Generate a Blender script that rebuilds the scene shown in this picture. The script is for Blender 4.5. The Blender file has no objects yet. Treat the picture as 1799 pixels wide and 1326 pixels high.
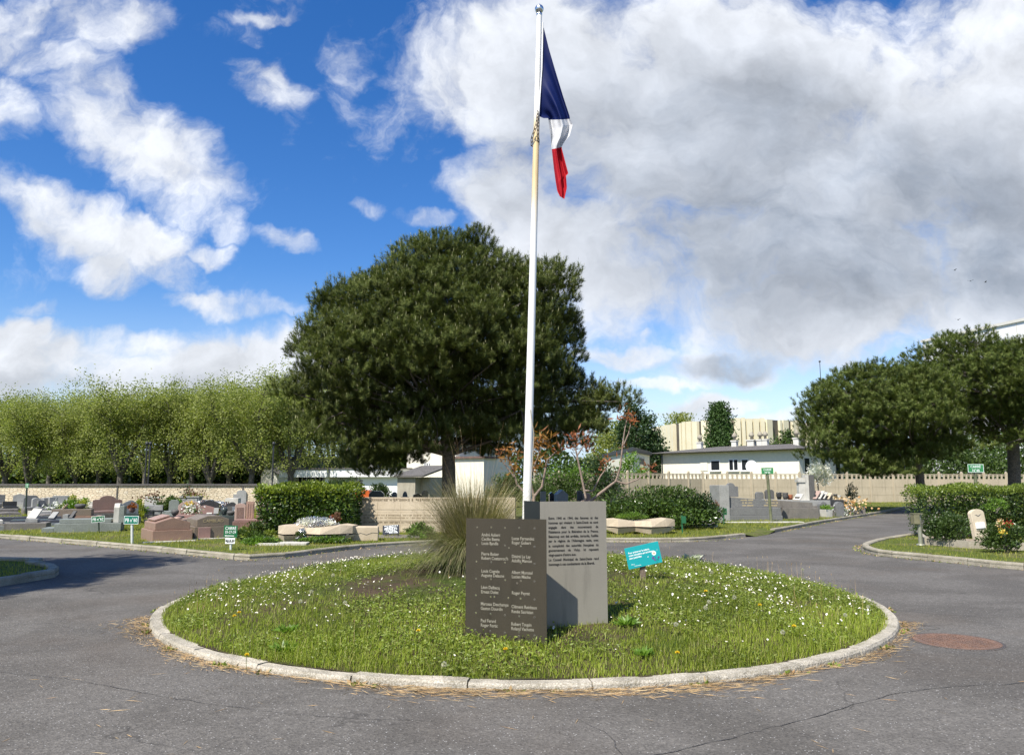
import bpy, bmesh, math, random
import numpy as np
from mathutils import Vector, Matrix
R = math.radians
sc = bpy.context.scene
COL = sc.collection

# ---------------------------------------------------------------- camera, sun, sky, exposure
FPX, CX, CY, TILT, EYE = 1343.0, 899.5, 663.0, R(7.84), 1.6
CT, ST = math.cos(TILT), math.sin(TILT)
cam = bpy.data.cameras.new('camera')
cam.sensor_width = 36.0
cam.lens = FPX / 1799 * 36
cam.clip_start, cam.clip_end = 0.1, 3000
cam_o = bpy.data.objects.new('camera', cam)
COL.objects.link(cam_o)
cam_o.location = (0, 0, EYE)
cam_o.rotation_euler = (R(90) + TILT, 0, 0)
sc.camera = cam_o

SUN_EL, SUN_AZ = R(53), math.atan2(-0.545, -0.839)      # towards the sun: behind the camera, on the left
TO_SUN = Vector((math.sin(SUN_AZ) * math.cos(SUN_EL), math.cos(SUN_AZ) * math.cos(SUN_EL), math.sin(SUN_EL)))
sl = bpy.data.lights.new('sun', 'SUN')
sl.energy, sl.angle, sl.color = 5.0, R(0.55), (1.0, 0.95, 0.86)
so = bpy.data.objects.new('sun', sl)
COL.objects.link(so)
so.rotation_euler = TO_SUN.to_track_quat('Z', 'Y').to_euler()

sc.view_settings.view_transform = 'Standard'
sc.view_settings.look = 'None'
sc.view_settings.exposure = 0.62
sc.view_settings.gamma = 1.0
sc.view_settings.use_curve_mapping = False


def ray(px, py):
    a, b = (px - CX) / FPX, -(py - CY) / FPX
    return Vector((a, CT - b * ST, ST + b * CT))


def G(px, py, z=0.0):                    # the point of the level z seen at a pixel of the photograph
    d = ray(px, py)
    t = (z - EYE) / d.z
    return Vector((d.x * t, d.y * t, z))


def P(px, py, y):                        # the point at depth y seen at a pixel of the photograph
    d = ray(px, py)
    t = y / d.y
    return Vector((d.x * t, y, EYE + d.z * t))


class NT:                                # short hand for building node trees
    def __init__(s, tree):
        s.t = tree

    def n(s, typ, ins=None, **props):
        nd = s.t.nodes.new(typ)
        for k, v in props.items():
            setattr(nd, k, v)
        for k, v in (ins or {}).items():
            s.set(nd, k, v)
        return nd

    def set(s, nd, k, v):
        if isinstance(v, bpy.types.NodeSocket):
            s.t.links.new(v, nd.inputs[k])
        elif isinstance(v, bpy.types.Node):
            s.t.links.new(v.outputs[0], nd.inputs[k])
        else:
            nd.inputs[k].default_value = v

    def m(s, op, a, b=0.0, c=0.0, clamp=False):
        nd = s.n('ShaderNodeMath', operation=op, use_clamp=clamp)
        for i, v in enumerate((a, b, c)):
            s.set(nd, i, v)
        return nd.outputs[0]

    def vm(s, op, a, b=(0, 0, 0)):
        nd = s.n('ShaderNodeVectorMath', operation=op)
        s.set(nd, 0, a)
        if op == 'SCALE':
            s.set(nd, 3, b)
        else:
            s.set(nd, 1, b)
        return nd.outputs['Value' if op in ('LENGTH', 'DOT_PRODUCT', 'DISTANCE') else 'Vector']

    def mr(s, v, a, b, c=0.0, d=1.0, smooth=True):
        nd = s.n('ShaderNodeMapRange', interpolation_type='SMOOTHSTEP' if smooth else 'LINEAR')
        for i, x in enumerate((v, a, b, c, d)):
            s.set(nd, i, x)
        return nd.outputs[0]

    def noise(s, vec, scale, detail=4.0, rough=0.55, dist=0.0, out=0, dim='3D'):
        nd = s.n('ShaderNodeTexNoise', noise_dimensions=dim)
        s.set(nd, 'Vector', vec)
        s.set(nd, 'Scale', scale)
        s.set(nd, 'Detail', detail)
        s.set(nd, 'Roughness', rough)
        s.set(nd, 'Distortion', dist)
        return nd.outputs[out]

    def mix(s, f, a, b, blend='MIX'):
        nd = s.n('ShaderNodeMix', data_type='RGBA', blend_type=blend)
        for k, v in ((0, f), (6, a), (7, b)):
            if isinstance(v, tuple) and len(v) == 3:
                v = v + (1,)
            s.set(nd, k, v)
        return nd.outputs[2]


# the sky: Nishita daylight with broken spring cloud laid over it by direction
w = bpy.data.worlds.new('World')
sc.world = w
w.use_nodes = True
w.node_tree.nodes.clear()
k = NT(w.node_tree)
sky = k.n('ShaderNodeTexSky', sky_type='NISHITA', sun_disc=False, sun_elevation=SUN_EL, sun_rotation=SUN_AZ,
          air_density=1.0, dust_density=0.35, ozone_density=3.0, altitude=100)
tc = k.n('ShaderNodeTexCoord').outputs['Generated']
sep = k.n('ShaderNodeSeparateXYZ', {0: tc})
yy = k.m('MAXIMUM', k.m('ABSOLUTE', sep.outputs[1]), 0.12)
u = k.m('DIVIDE', sep.outputs[0], yy)
v = k.m('DIVIDE', sep.outputs[2], yy)
uv = k.n('ShaderNodeCombineXYZ', {0: u, 1: v}).outputs[0]
wn = k.noise(uv, 3.2, 4, 0.55, out=1)
uvw = k.vm('ADD', uv, k.vm('SCALE', k.vm('SUBTRACT', wn, (0.5, 0.5, 0.5)), 0.17))
wn2 = k.noise(uv, 14.0, 4, 0.6, out=1)
uvw = k.vm('ADD', uvw, k.vm('SCALE', k.vm('SUBTRACT', wn2, (0.5, 0.5, 0.5)), 0.055))


def blob(cx, cy, rx, ry, rot, amp, acc):
    d = ray(cx, cy)
    mp = k.n('ShaderNodeMapping', vector_type='TEXTURE')
    k.set(mp, 0, uvw)
    mp.inputs[1].default_value = (d.x / d.y, d.z / d.y, 0)
    mp.inputs[2].default_value = (0, 0, R(rot))
    mp.inputs[3].default_value = (rx / FPX, ry / FPX, 1)
    g = k.mr(k.vm('LENGTH', mp.outputs[0]), 1.35, 0.35, 0.0, amp)
    return g if acc is None else k.m('MAXIMUM', acc, g)


CLOUDS = [  # x, y, half width, half height, turn, weight (seen from the place the photograph was taken)
    (1340, 190, 640, 330, 0, 1.0), (1640, 430, 420, 240, 0, 1.0), (960, 120, 290, 200, 10, .95), (1130, 450, 370, 150, -6, 1.0),
    (905, 330, 140, 170, 0, .85), (1420, 560, 300, 100, 0, .95), (1300, 620, 150, 50, 0, .85), (1560, 610, 70, 40, 10, .62),
    (1100, 607, 120, 26, 4, .66), (1230, 700, 110, 30, 4, .72), (1370, 724, 110, 22, 0, .6), (1130, 655, 90, 14, 0, .45),
    (1190, 725, 90, 22, 0, .62), (1720, 720, 200, 60, 0, .5),
    (120, 30, 260, 75, -4, .78), (60, 90, 150, 70, -12, .8), (20, 190, 120, 110, -20, .78), (250, 265, 260, 90, -33, .84),
    (180, 180, 170, 80, -30, .66), (360, 330, 100, 45, -25, .8), (120, 390, 260, 62, -22, .88), (200, 480, 90, 60, -40, .86),
    (250, 420, 110, 40, -20, .84), (452, 150, 85, 62, -15, .66), (485, 240, 30, 55, 0, .4), (655, 378, 60, 26, -30, .55),
    (742, 402, 62, 30, -8, .66), (500, 442, 78, 24, -18, .66), (385, 450, 50, 20, 0, .58), (440, 527, 190, 22, -7, .54),
    (470, 10, 90, 18, 0, .45), (600, 110, 45, 70, 20, .36), (390, 395, 70, 30, -35, .55),
    (90, 650, 260, 85, 4, .92), (420, 630, 230, 66, 5, .92), (240, 600, 130, 45, 0, .8), (20, 600, 90, 50, 0, .85), (560, 690, 300, 60, 0, .85),
    (1800, 180, 260, 330, 0, 1.0), (300, 660, 330, 70, 3, .95), (50, 545, 60, 20, 0, .4), (200, 550, 70, 26, 0, .4)]
cov = None
for c in CLOUDS:
    cov = blob(*c[:5], c[5] * (.86 if c[0] < 760 and c[1] < 560 else 1.06), cov)
n1 = k.noise(uvw, 5.0, 10, 0.61, 0.25)
n2 = k.noise(k.vm('MULTIPLY', uvw, (1, 1.6, 1)), 2.6, 6, 0.62)
dens = k.m('ADD', cov, k.m('MULTIPLY', k.m('SUBTRACT', n1, 0.5), 2.6))
alpha = k.mr(dens, 0.16, 0.90)
sunside = k.noise(k.vm('ADD', uvw, (-0.02, 0.045, 0.0)), 5.0, 6, 0.54, 0.25)
relief = k.m('SUBTRACT', n1, sunside)                         # a little self shading on the billows
th = None
for c in [(1480, 380, 480, 230, 6, 1.0), (1250, 260, 420, 230, 0, .75), (1640, 450, 400, 130, 0, 1.0), (1260, 625, 120, 30, 0, .8), (120, 690, 420, 35, 4, .35),
          (900, 330, 120, 110, 0, .4), (90, 420, 180, 30, -20, .3)]:
    th = blob(*c, th)
thick = k.m('MULTIPLY', th, k.mr(k.m('ADD', n2, k.m('MULTIPLY', k.m('SUBTRACT', n1, 0.5), 0.5)), 0.26, 0.62, 0.45, 1.0))
lum = k.m('MULTIPLY_ADD', relief, 1.15, 0.93)
lum = k.m('ADD', lum, k.m('MULTIPLY', k.m('SUBTRACT', n2, 0.5), -0.55))
lum = k.m('MINIMUM', k.m('MAXIMUM', lum, 0.45), 1.25)
ccol = k.mix(thick, (0.61, 0.635, 0.68), (0.205, 0.24, 0.295))
ccol = k.vm('SCALE', ccol, lum)
hs = k.n('ShaderNodeHueSaturation', {'Hue': 0.51, 'Saturation': k.mr(v, 0.02, 0.3, 0.9, 1.34), 'Value': 1.30, 'Color': sky})
SKY_STRENGTH = 0.085
skyc = k.vm('SCALE', hs.outputs[0], SKY_STRENGTH)
skyc = k.mix(k.mr(v, 0.0, 0.14, 0.85, 0.0), skyc, (0.33, 0.45, 0.60))
fin = k.mix(k.m('MULTIPLY', alpha, 0.97), skyc, ccol)
bg = k.n('ShaderNodeBackground', {'Color': fin, 'Strength': 1.0})
k.n('ShaderNodeOutputWorld', {0: bg})

# ---------------------------------------------------------------- helpers: tagging, meshes, materials


def tag(o, label=None, cat=None, group=None, kind=None):
    for key, val in (('label', label), ('category', cat), ('group', group), ('kind', kind)):
        if val:
            o[key] = val
    return o


def thing(name, label, cat, loc=(0, 0, 0), rz=0.0, group=None):
    o = bpy.data.objects.new(name, None)
    o.empty_display_size = 0.2
    COL.objects.link(o)
    o.location = loc
    o.rotation_euler = (0, 0, rz)
    return tag(o, label, cat, group)


def link(name, me, parent=None, loc=None, rz=None):
    o = bpy.data.objects.new(name, me)
    COL.objects.link(o)
    if parent:
        o.parent = parent
    if loc is not None:
        o.location = loc
    if rz is not None:
        o.rotation_euler = (0, 0, rz)
    return o


def copy_tree(o, parent=None):
    c = o.copy()
    COL.objects.link(c)
    if parent:
        c.parent = parent
    for ch in list(o.children):
        copy_tree(ch, c)
    return c


class MB:
    """collects shapes and links them as one mesh object"""

    def __init__(s):
        s.v, s.f, s.mi, s.sm = [], [], [], []

    def add(s, vs, fs, mi=0, smooth=False, M=None):
        b = len(s.v)
        for p in vs:
            s.v.append(tuple(M @ Vector(p)) if M is not None else tuple(p))
        for f in fs:
            s.f.append([b + i for i in f])
            s.mi.append(mi)
            s.sm.append(smooth)
        return s

    def box(s, x0, x1, y0, y1, z0, z1, mi=0, M=None):
        vs = [(x, y, z) for z in (z0, z1) for y in (y0, y1) for x in (x0, x1)]
        return s.add(vs, [(0, 2, 3, 1), (4, 5, 7, 6), (0, 1, 5, 4), (2, 6, 7, 3), (0, 4, 6, 2), (1, 3, 7, 5)], mi, False, M)

    def prism(s, poly, y0, y1, mi=0, M=None, axis='y'):
        """poly is (x, z); it is pushed from y0 to y1 (axis y), or (x, y) pushed along z"""
        n = len(poly)
        if axis == 'y':
            vs = [(x, y0, z) for x, z in poly] + [(x, y1, z) for x, z in poly]
        else:
            vs = [(x, y, y0) for x, y in poly] + [(x, y, y1) for x, y in poly]
        fs = [list(range(n)), list(range(2 * n - 1, n - 1, -1))]
        fs += [(i, i + n, (i + 1) % n + n, (i + 1) % n) for i in range(n)]
        return s.add(vs, fs, mi, False, M)

    def tube(s, pts, rad, n=8, mi=0, caps=True, M=None):
        pts = [Vector(p) for p in pts]
        rad = rad if hasattr(rad, '__len__') else [rad] * len(pts)
        vs, fs = [], []
        prev = None
        for i, p in enumerate(pts):
            d = (pts[min(i + 1, len(pts) - 1)] - pts[max(i - 1, 0)]).normalized()
            if prev is None:
                a = d.orthogonal().normalized()
            else:
                a = (prev - d * prev.dot(d)).normalized()
            prev = a
            b = d.cross(a)
            for j in range(n):
                t = 2 * math.pi * j / n
                vs.append(p + (a * math.cos(t) + b * math.sin(t)) * rad[i])
        for i in range(len(pts) - 1):
            for j in range(n):
                q = (j + 1) % n
                fs.append((i * n + j, i * n + q, (i + 1) * n + q, (i + 1) * n + j))
        s.add(vs, fs, mi, True, M)
        if caps:
            L = len(pts) - 1
            s.add([vs[j] for j in range(n)], [list(range(n - 1, -1, -1))], mi, False, M)
            s.add([vs[L * n + j] for j in range(n)], [list(range(n))], mi, False, M)
        return s

    def lathe(s, prof, n=20, mi=0, M=None, cx=0, cy=0):
        """prof is (radius, z) from the bottom up"""
        vs, fs = [], []
        for r, z in prof:
            for j in range(n):
                t = 2 * math.pi * j / n
                vs.append((cx + r * math.cos(t), cy + r * math.sin(t), z))
        for i in range(len(prof) - 1):
            for j in range(n):
                q = (j + 1) % n
                fs.append((i * n + j, i * n + q, (i + 1) * n + q, (i + 1) * n + j))
        fs.append(list(range(n - 1, -1, -1)))
        fs.append([(len(prof) - 1) * n + j for j in range(n)])
        return s.add(vs, fs, mi, True, M)

    def mesh(s, name, mats):
        me = bpy.data.meshes.new(name)
        me.from_pydata(s.v, [], s.f)
        for m in (mats if isinstance(mats, (list, tuple)) else [mats]):
            me.materials.append(m)
        me.polygons.foreach_set('material_index', s.mi)
        me.polygons.foreach_set('use_smooth', s.sm)
        me.update()
        return me

    def build(s, name, mats, parent=None, loc=None, rz=None, bevel=0.0, seg=2):
        me = s.mesh(name, mats)
        if bevel:
            bm = bmesh.new()
            bm.from_mesh(me)
            bmesh.ops.remove_doubles(bm, verts=bm.verts, dist=1e-5)
            es = [e for e in bm.edges if len(e.link_faces) == 2 and e.calc_face_angle(0) > 0.5]
            bmesh.ops.bevel(bm, geom=es, offset=bevel, segments=seg, profile=0.6, affect='EDGES', clamp_overlap=True)
            bm.to_mesh(me)
            bm.free()
        return link(name, me, parent, loc, rz)


def npmesh(name, V, F, mats, mi=None, smooth=False):
    """V (n,3) and F (m,k) as arrays: the quick way to large meshes of leaves and blades"""
    me = bpy.data.meshes.new(name)
    F = np.asarray(F, dtype=np.int32)
    m, kk = F.shape
    me.vertices.add(len(V))
    me.vertices.foreach_set('co', np.asarray(V, dtype=np.float32).ravel())
    me.loops.add(m * kk)
    me.loops.foreach_set('vertex_index', F.ravel())
    me.polygons.add(m)
    me.polygons.foreach_set('loop_start', np.arange(0, m * kk, kk, dtype=np.int32))
    for mt in (mats if isinstance(mats, (list, tuple)) else [mats]):
        me.materials.append(mt)
    if mi is not None:
        me.polygons.foreach_set('material_index', np.asarray(mi, dtype=np.int32))
    me.polygons.foreach_set('use_smooth', np.full(m, smooth))
    me.update(calc_edges=True)
    return me


def _mat(name):
    m = bpy.data.materials.new(name)
    m.use_nodes = True
    m.node_tree.nodes.clear()
    kk = NT(m.node_tree)
    out = kk.n('ShaderNodeOutputMaterial')
    return m, kk, out


def stone(name, col, col2=None, scale=1.5, speck=0.0, speck_scale=120.0, rough=0.6, bump=0.15, bump_scale=30.0, metal=0.0, coat=0.0, stain=0.0):
    """mottled surface: two tones by noise, mineral specks, a little relief, optional dark weather streaks"""
    m, kk, out = _mat(name)
    tcn = kk.n('ShaderNodeTexCoord').outputs['Object']
    col2 = col2 or tuple(c * 0.72 for c in col)
    f = kk.mr(kk.noise(tcn, scale, 7, 0.65), 0.32, 0.68)
    c = kk.mix(f, col, col2)
    if speck:
        sp = kk.noise(tcn, speck_scale, 2, 0.7)
        c = kk.mix(kk.mr(sp, 0.35, 0.75), kk.mix(speck, c, (0, 0, 0)), kk.mix(speck * 0.5, c, (1, 1, 1)))
    if stain:
        st = kk.noise(kk.vm('MULTIPLY', tcn, (1, 1, 0.12)), 7, 5, 0.7)
        c = kk.mix(kk.m('MULTIPLY', kk.mr(st, 0.5, 0.75), stain), c, tuple(x * 0.35 for x in col2))
    b = kk.n('ShaderNodeBump', {'Strength': bump, 'Distance': 0.02, 'Height': kk.noise(tcn, bump_scale, 5, 0.6)})
    p = kk.n('ShaderNodeBsdfPrincipled', {'Base Color': c, 'Roughness': rough, 'Metallic': metal, 'Normal': b, 'Coat Weight': coat, 'Coat Roughness': 0.08, 'Specular IOR Level': 0.22 if rough > 0.5 else 0.45})
    kk.set(out, 0, p)
    return m


def leafy(name, cols, rough=0.5, trans=0.35, spec=0.4, back=None):
    """leaf material: each leaf or needle takes its own tone between the given colours"""
    m, kk, out = _mat(name)
    rnd = kk.n('ShaderNodeNewGeometry').outputs['Random Per Island']
    ramp = kk.n('ShaderNodeValToRGB')
    el = ramp.color_ramp.elements
    while len(el) < len(cols):
        el.new(0.5)
    for i, c in enumerate(cols):
        el[i].position = i / max(1, len(cols) - 1)
        el[i].color = tuple(c) + (1,)
    kk.set(ramp, 0, rnd)
    tcn = kk.n('ShaderNodeTexCoord').outputs['Object']
    big = kk.mr(kk.noise(tcn, 0.9, 3, 0.5), 0.3, 0.7, 0.78, 1.2)
    c = kk.vm('SCALE', ramp.outputs[0], big)
    p = kk.n('ShaderNodeBsdfPrincipled', {'Base Color': c, 'Roughness': rough, 'Specular IOR Level': spec})
    tr = kk.n('ShaderNodeBsdfTranslucent', {'Color': kk.vm('MULTIPLY', c, (1.15, 1.25, 0.6))})
    mx = kk.n('ShaderNodeMixShader', {0: trans, 1: p, 2: tr})
    kk.set(out, 0, mx)
    return m


def paint(name, col, rough=0.4, var=0.12, metal=0.0, spec=0.5, coat=0.0):
    return stone(name, col, tuple(c * (1 - var) for c in col), 3.0, rough=rough, bump=0.03, bump_scale=60, metal=metal, coat=coat)


def text(body, size, mat, parent, loc, rx=90.0, rz=0.0, align='LEFT', ext=0.0012, squeeze=1.0, name='lettering', spacing=1.0, line=1.0, bold=0.0):
    cu = bpy.data.curves.new(name, 'FONT')
    cu.body = body
    cu.size = size
    cu.extrude = ext
    cu.offset = bold
    cu.align_x = align
    cu.space_character = spacing
    cu.space_line = line
    cu.resolution_u = 3
    cu.materials.append(mat)
    tmp = bpy.data.objects.new(name, cu)
    COL.objects.link(tmp)
    bpy.context.view_layer.update()
    me = bpy.data.meshes.new_from_object(tmp.evaluated_get(bpy.context.evaluated_depsgraph_get()))
    bpy.data.objects.remove(tmp)
    o = link(name, me, parent)
    o.location = loc
    o.rotation_euler = (R(rx), 0, R(rz))
    o.scale = (squeeze, 1, 1)
    return o


rng = np.random.default_rng(11)
random.seed(5)


def unit(a):
    return a / np.maximum(np.linalg.norm(a, axis=1, keepdims=True), 1e-9)


def rand_dirs(n, g=None):
    return unit((g or rng).normal(size=(n, 3)))


def leaf_quads(pos, axis, L, W, fold=0.0, g=None):
    """one diamond leaf per point"""
    n = len(pos)
    axis = unit(axis)
    s = unit(np.cross(axis, rand_dirs(n, g)))
    nn = np.cross(axis, s)
    L = np.broadcast_to(L, (n,))[:, None]
    W = np.broadcast_to(W, (n,))[:, None]
    V = np.empty((n, 4, 3))
    V[:, 0] = pos
    V[:, 1] = pos + axis * L * 0.48 + s * W * 0.5 + nn * W * fold
    V[:, 2] = pos + axis * L
    V[:, 3] = pos + axis * L * 0.48 - s * W * 0.5 + nn * W * fold
    F = np.arange(n * 4).reshape(n, 4)
    return V.reshape(-1, 3), F


def needle_tris(pos, axis, length, n, nl, width, g=None, spread=0.8):
    """bottle brush shoots: n needles round each axis"""
    g = g or rng
    m = len(pos)
    axis = unit(axis)
    t = g.uniform(0.05, 1.0, (m, n, 1))
    base = pos[:, None] + axis[:, None] * (t * np.broadcast_to(length, (m,))[:, None, None])
    d = g.normal(size=(m, n, 3))
    d -= axis[:, None] * (d * axis[:, None]).sum(-1, keepdims=True)
    d /= np.linalg.norm(d, axis=-1, keepdims=True) + 1e-9
    dr = axis[:, None] * (0.85 - 0.45 * (1 - t)) + d * spread
    dr /= np.linalg.norm(dr, axis=-1, keepdims=True)
    sd = np.cross(dr, axis[:, None] + 0.3 * d)
    sd /= np.linalg.norm(sd, axis=-1, keepdims=True) + 1e-9
    ln = nl * g.uniform(0.75, 1.15, (m, n, 1))
    V = np.empty((m, n, 3, 3))
    V[:, :, 0] = base - sd * width * 0.5
    V[:, :, 1] = base + sd * width * 0.5
    V[:, :, 2] = base + dr * ln
    return V.reshape(-1, 3), np.arange(m * n * 3).reshape(-1, 3)


def in_poly(x, y, poly):
    poly = np.asarray(poly, float)
    ins = np.zeros(len(x), bool)
    dist = np.full(len(x), 1e9)
    n = len(poly)
    for i in range(n):
        ax, ay = poly[i]
        bx, by = poly[(i + 1) % n]
        c = ((ay > y) != (by > y)) & (x < (bx - ax) * (y - ay) / ((by - ay) if by != ay else 1e-9) + ax)
        ins ^= c
        dx, dy = bx - ax, by - ay
        t = np.clip(((x - ax) * dx + (y - ay) * dy) / max(dx * dx + dy * dy, 1e-9), 0, 1)
        dist = np.minimum(dist, np.hypot(x - ax - t * dx, y - ay - t * dy))
    return ins, dist


def noise2(x, y, s, seed):
    r_ = np.random.default_rng(seed)
    o = np.zeros(len(x))
    for i in range(7):
        a, b, c = r_.normal() * s, r_.normal() * s, r_.uniform(0, 6)
        o += np.sin(x * a + y * b + c)
    return o / 7
# ---------------------------------------------------------------- the setting: ground, road, lawns, kerbs
def asphalt():
    m, kk, out = _mat('asphalt')
    p = kk.n('ShaderNodeTexCoord').outputs['Object']
    fine = kk.noise(p, 95, 3, 0.75)
    med = kk.noise(p, 9, 5, 0.65)
    big = kk.noise(p, 0.55, 5, 0.6, 0.4)
    c = kk.mix(kk.mr(big, 0.40, 0.60), (0.098, 0.090, 0.078), (0.136, 0.126, 0.111))
    c = kk.mix(kk.mr(med, 0.3, 0.75, 0.0, 0.35), c, (0.058, 0.053, 0.048))
    vo = kk.n('ShaderNodeTexVoronoi', {'Scale': 75.0, 'Vector': p})
    chip = kk.n('ShaderNodeSeparateColor', {0: vo.outputs['Color']})
    c = kk.mix(kk.mr(chip.outputs[0], 0.55, 1.0, 0.0, 0.55), c, kk.vm('SCALE', c, 1.75))
    c = kk.mix(kk.mr(chip.outputs[1], 0.5, 1.0, 0.0, 0.5), c, kk.vm('SCALE', c, 0.42))
    c = kk.mix(kk.m('MULTIPLY', kk.mr(chip.outputs[2], 0.972, 0.985), kk.mr(vo.outputs['Distance'], 0.42, 0.25)), c, (0.38, 0.37, 0.35))
    # long joints where strips of tar were laid, and a few hair cracks
    q = kk.vm('ADD', p, kk.vm('SCALE', kk.vm('SUBTRACT', kk.noise(p, 0.8, 4, 0.6, out=1), (0.5, 0.5, 0.5)), 0.9))
    vc = kk.n('ShaderNodeTexVoronoi', {'Scale': 0.30, 'Vector': q}, feature='DISTANCE_TO_EDGE')
    crack = kk.m('MULTIPLY', kk.mr(vc.outputs[0], 0.0045, 0.001), kk.mr(kk.noise(p, 0.7, 2), 0.5, 0.62))
    c = kk.mix(kk.m('MULTIPLY', crack, 0.45), c, (0.018, 0.017, 0.015))
    brown = kk.mr(kk.noise(p, 0.33, 3, 0.6), 0.5, 0.72)
    c = kk.mix(kk.m('MULTIPLY', brown, 0.35), c, (0.10, 0.076, 0.054))
    h = kk.m('ADD', kk.m('MULTIPLY', fine, 0.6), kk.m('MULTIPLY', vo.outputs['Distance'], 0.6))
    b = kk.n('ShaderNodeBump', {'Strength': 0.55, 'Distance': 0.012, 'Height': h})
    pr = kk.n('ShaderNodeBsdfPrincipled', {'Base Color': c, 'Roughness': 0.85, 'Normal': b, 'Specular IOR Level': 0.3})
    kk.set(out, 0, pr)
    return m


def soil(name, a, b_, cgrass, amount):
    m, kk, out = _mat(name)
    p = kk.n('ShaderNodeTexCoord').outputs['Object']
    c = kk.mix(kk.mr(kk.noise(p, 3, 6, 0.7), 0.35, 0.65), a, b_)
    g = kk.mr(kk.noise(p, 0.9, 6, 0.65), amount - 0.12, amount + 0.12, 1.0, 0.0)
    c = kk.mix(g, c, kk.mix(kk.mr(kk.noise(p, 11, 4, 0.7), 0.3, 0.7), cgrass, tuple(x * 0.5 for x in cgrass)))
    bb = kk.n('ShaderNodeBump', {'Strength': 0.6, 'Distance': 0.05, 'Height': kk.noise(p, 22, 6, 0.7)})
    pr = kk.n('ShaderNodeBsdfPrincipled', {'Base Color': c, 'Roughness': 0.95, 'Normal': bb, 'Specular IOR Level': 0.1})
    kk.set(out, 0, pr)
    return m


M_ASPH = asphalt()
M_LAWN = soil('lawn_earth', (0.16, 0.14, 0.07), (0.10, 0.09, 0.045), (0.115, 0.15, 0.03), 0.56)
M_FIELD = soil('far_ground', (0.17, 0.15, 0.09), (0.12, 0.11, 0.06), (0.09, 0.12, 0.03), 0.5)
M_MOUND = soil('mound_earth', (0.085, 0.06, 0.04), (0.05, 0.037, 0.026), (0.07, 0.10, 0.02), 0.46)
M_KERB_OLD = stone('kerb_stone', (0.40, 0.36, 0.27), (0.25, 0.22, 0.15), 2.5, 0.25, 90, 0.9, 0.5, 40, stain=0.3)
M_KERB_PALE = stone('pale_kerb_stone', (0.56, 0.50, 0.39), (0.30, 0.265, 0.19), 3.2, 0.35, 80, 0.9, 0.9, 22)
M_CONC = stone('old_concrete', (0.40, 0.36, 0.28), (0.30, 0.265, 0.20), 1.2, 0.15, 60, 0.9, 0.3, 30, stain=0.45)

MB().add([(-900, -300, -0.03), (900, -300, -0.03), (900, 1500, -0.03), (-900, 1500, -0.03)], [(0, 1, 2, 3)]).build('ground', M_FIELD)['kind'] = 'structure'
MB().add([(-60, -25, 0), (70, -25, 0), (70, 58, 0), (-60, 58, 0)], [(0, 1, 2, 3)]).build('road', M_ASPH)['kind'] = 'structure'


def g2(*pts):
    return [(G(a, b).x, G(a, b).y) for a, b in pts]


def smooth_line(pts, step=0.45, closed=False):
    P_ = [np.array(p, float) for p in pts]
    n = len(P_)
    out = []
    for i in range(n if closed else n - 1):
        p0 = P_[i - 1] if (closed or i > 0) else 2 * P_[0] - P_[1]
        p1, p2 = P_[i], P_[(i + 1) % n]
        p3 = P_[(i + 2) % n] if (closed or i + 2 < n) else 2 * P_[-1] - P_[-2]
        m = max(1, int(np.linalg.norm(p2 - p1) / step))
        for j in range(m):
            t = j / m
            out.append(0.5 * ((2 * p1) + (-p0 + p2) * t + (2 * p0 - 5 * p1 + 4 * p2 - p3) * t * t + (-p0 + 3 * p1 - 3 * p2 + p3) * t ** 3))
    if not closed:
        out.append(P_[-1])
    return np.array(out)


def kerb(line, wdt, h, mat_, side, closed=False, stone_n=2, z0=-0.02, wob=0.006):
    """a row of kerb stones along a line; side +1 lays them left of the walking direction"""
    n = len(line)
    tan = np.gradient(line, axis=0) if not closed else np.roll(line, -1, 0) - np.roll(line, 1, 0)
    tan /= np.linalg.norm(tan, axis=1, keepdims=True)
    nor = np.stack([-tan[:, 1], tan[:, 0]], 1) * side
    mb = MB()
    i = 0
    last = n if closed else n - 1
    while i < last:
        j = min(i + stone_n, last)
        dz, dn = random.uniform(-wob, wob), random.uniform(-wob, wob)
        c = 0.022
        prof = [(0.0, z0), (0.008, h - c), (c, h), (wdt - c, h), (wdt, h - c), (wdt, z0)]
        rows = []
        for q in range(i, j + 1):
            a, nn, tt = line[q % n], nor[q % n], tan[q % n]
            e = 0.006 if q == i else (-0.006 if q == j else 0)
            rows.append([(a[0] + nn[0] * (o + dn) + tt[0] * e, a[1] + nn[1] * (o + dn) + tt[1] * e,
                          z + (dz + random.uniform(-.004, .004) if z > 0 else 0)) for o, z in prof])
        vs = [p for r_ in rows for p in r_]
        kx = len(prof)
        fs = []
        for r_ in range(len(rows) - 1):
            for q in range(kx - 1):
                fs.append((r_ * kx + q, (r_ + 1) * kx + q, (r_ + 1) * kx + q + 1, r_ * kx + q + 1))
        fs += [list(range(kx)), list(range(len(vs) - 1, len(vs) - kx - 1, -1))]
        mb.add(vs, fs)
        i = j
    o = mb.build('kerb', mat_)
    o['kind'] = 'structure'
    return o


def lawn(name, pts, z, mat_):
    o = MB().add([(p[0], p[1], z) for p in pts], [list(range(len(pts)))]).build(name, mat_)
    o['kind'] = 'structure'
    return o


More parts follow.
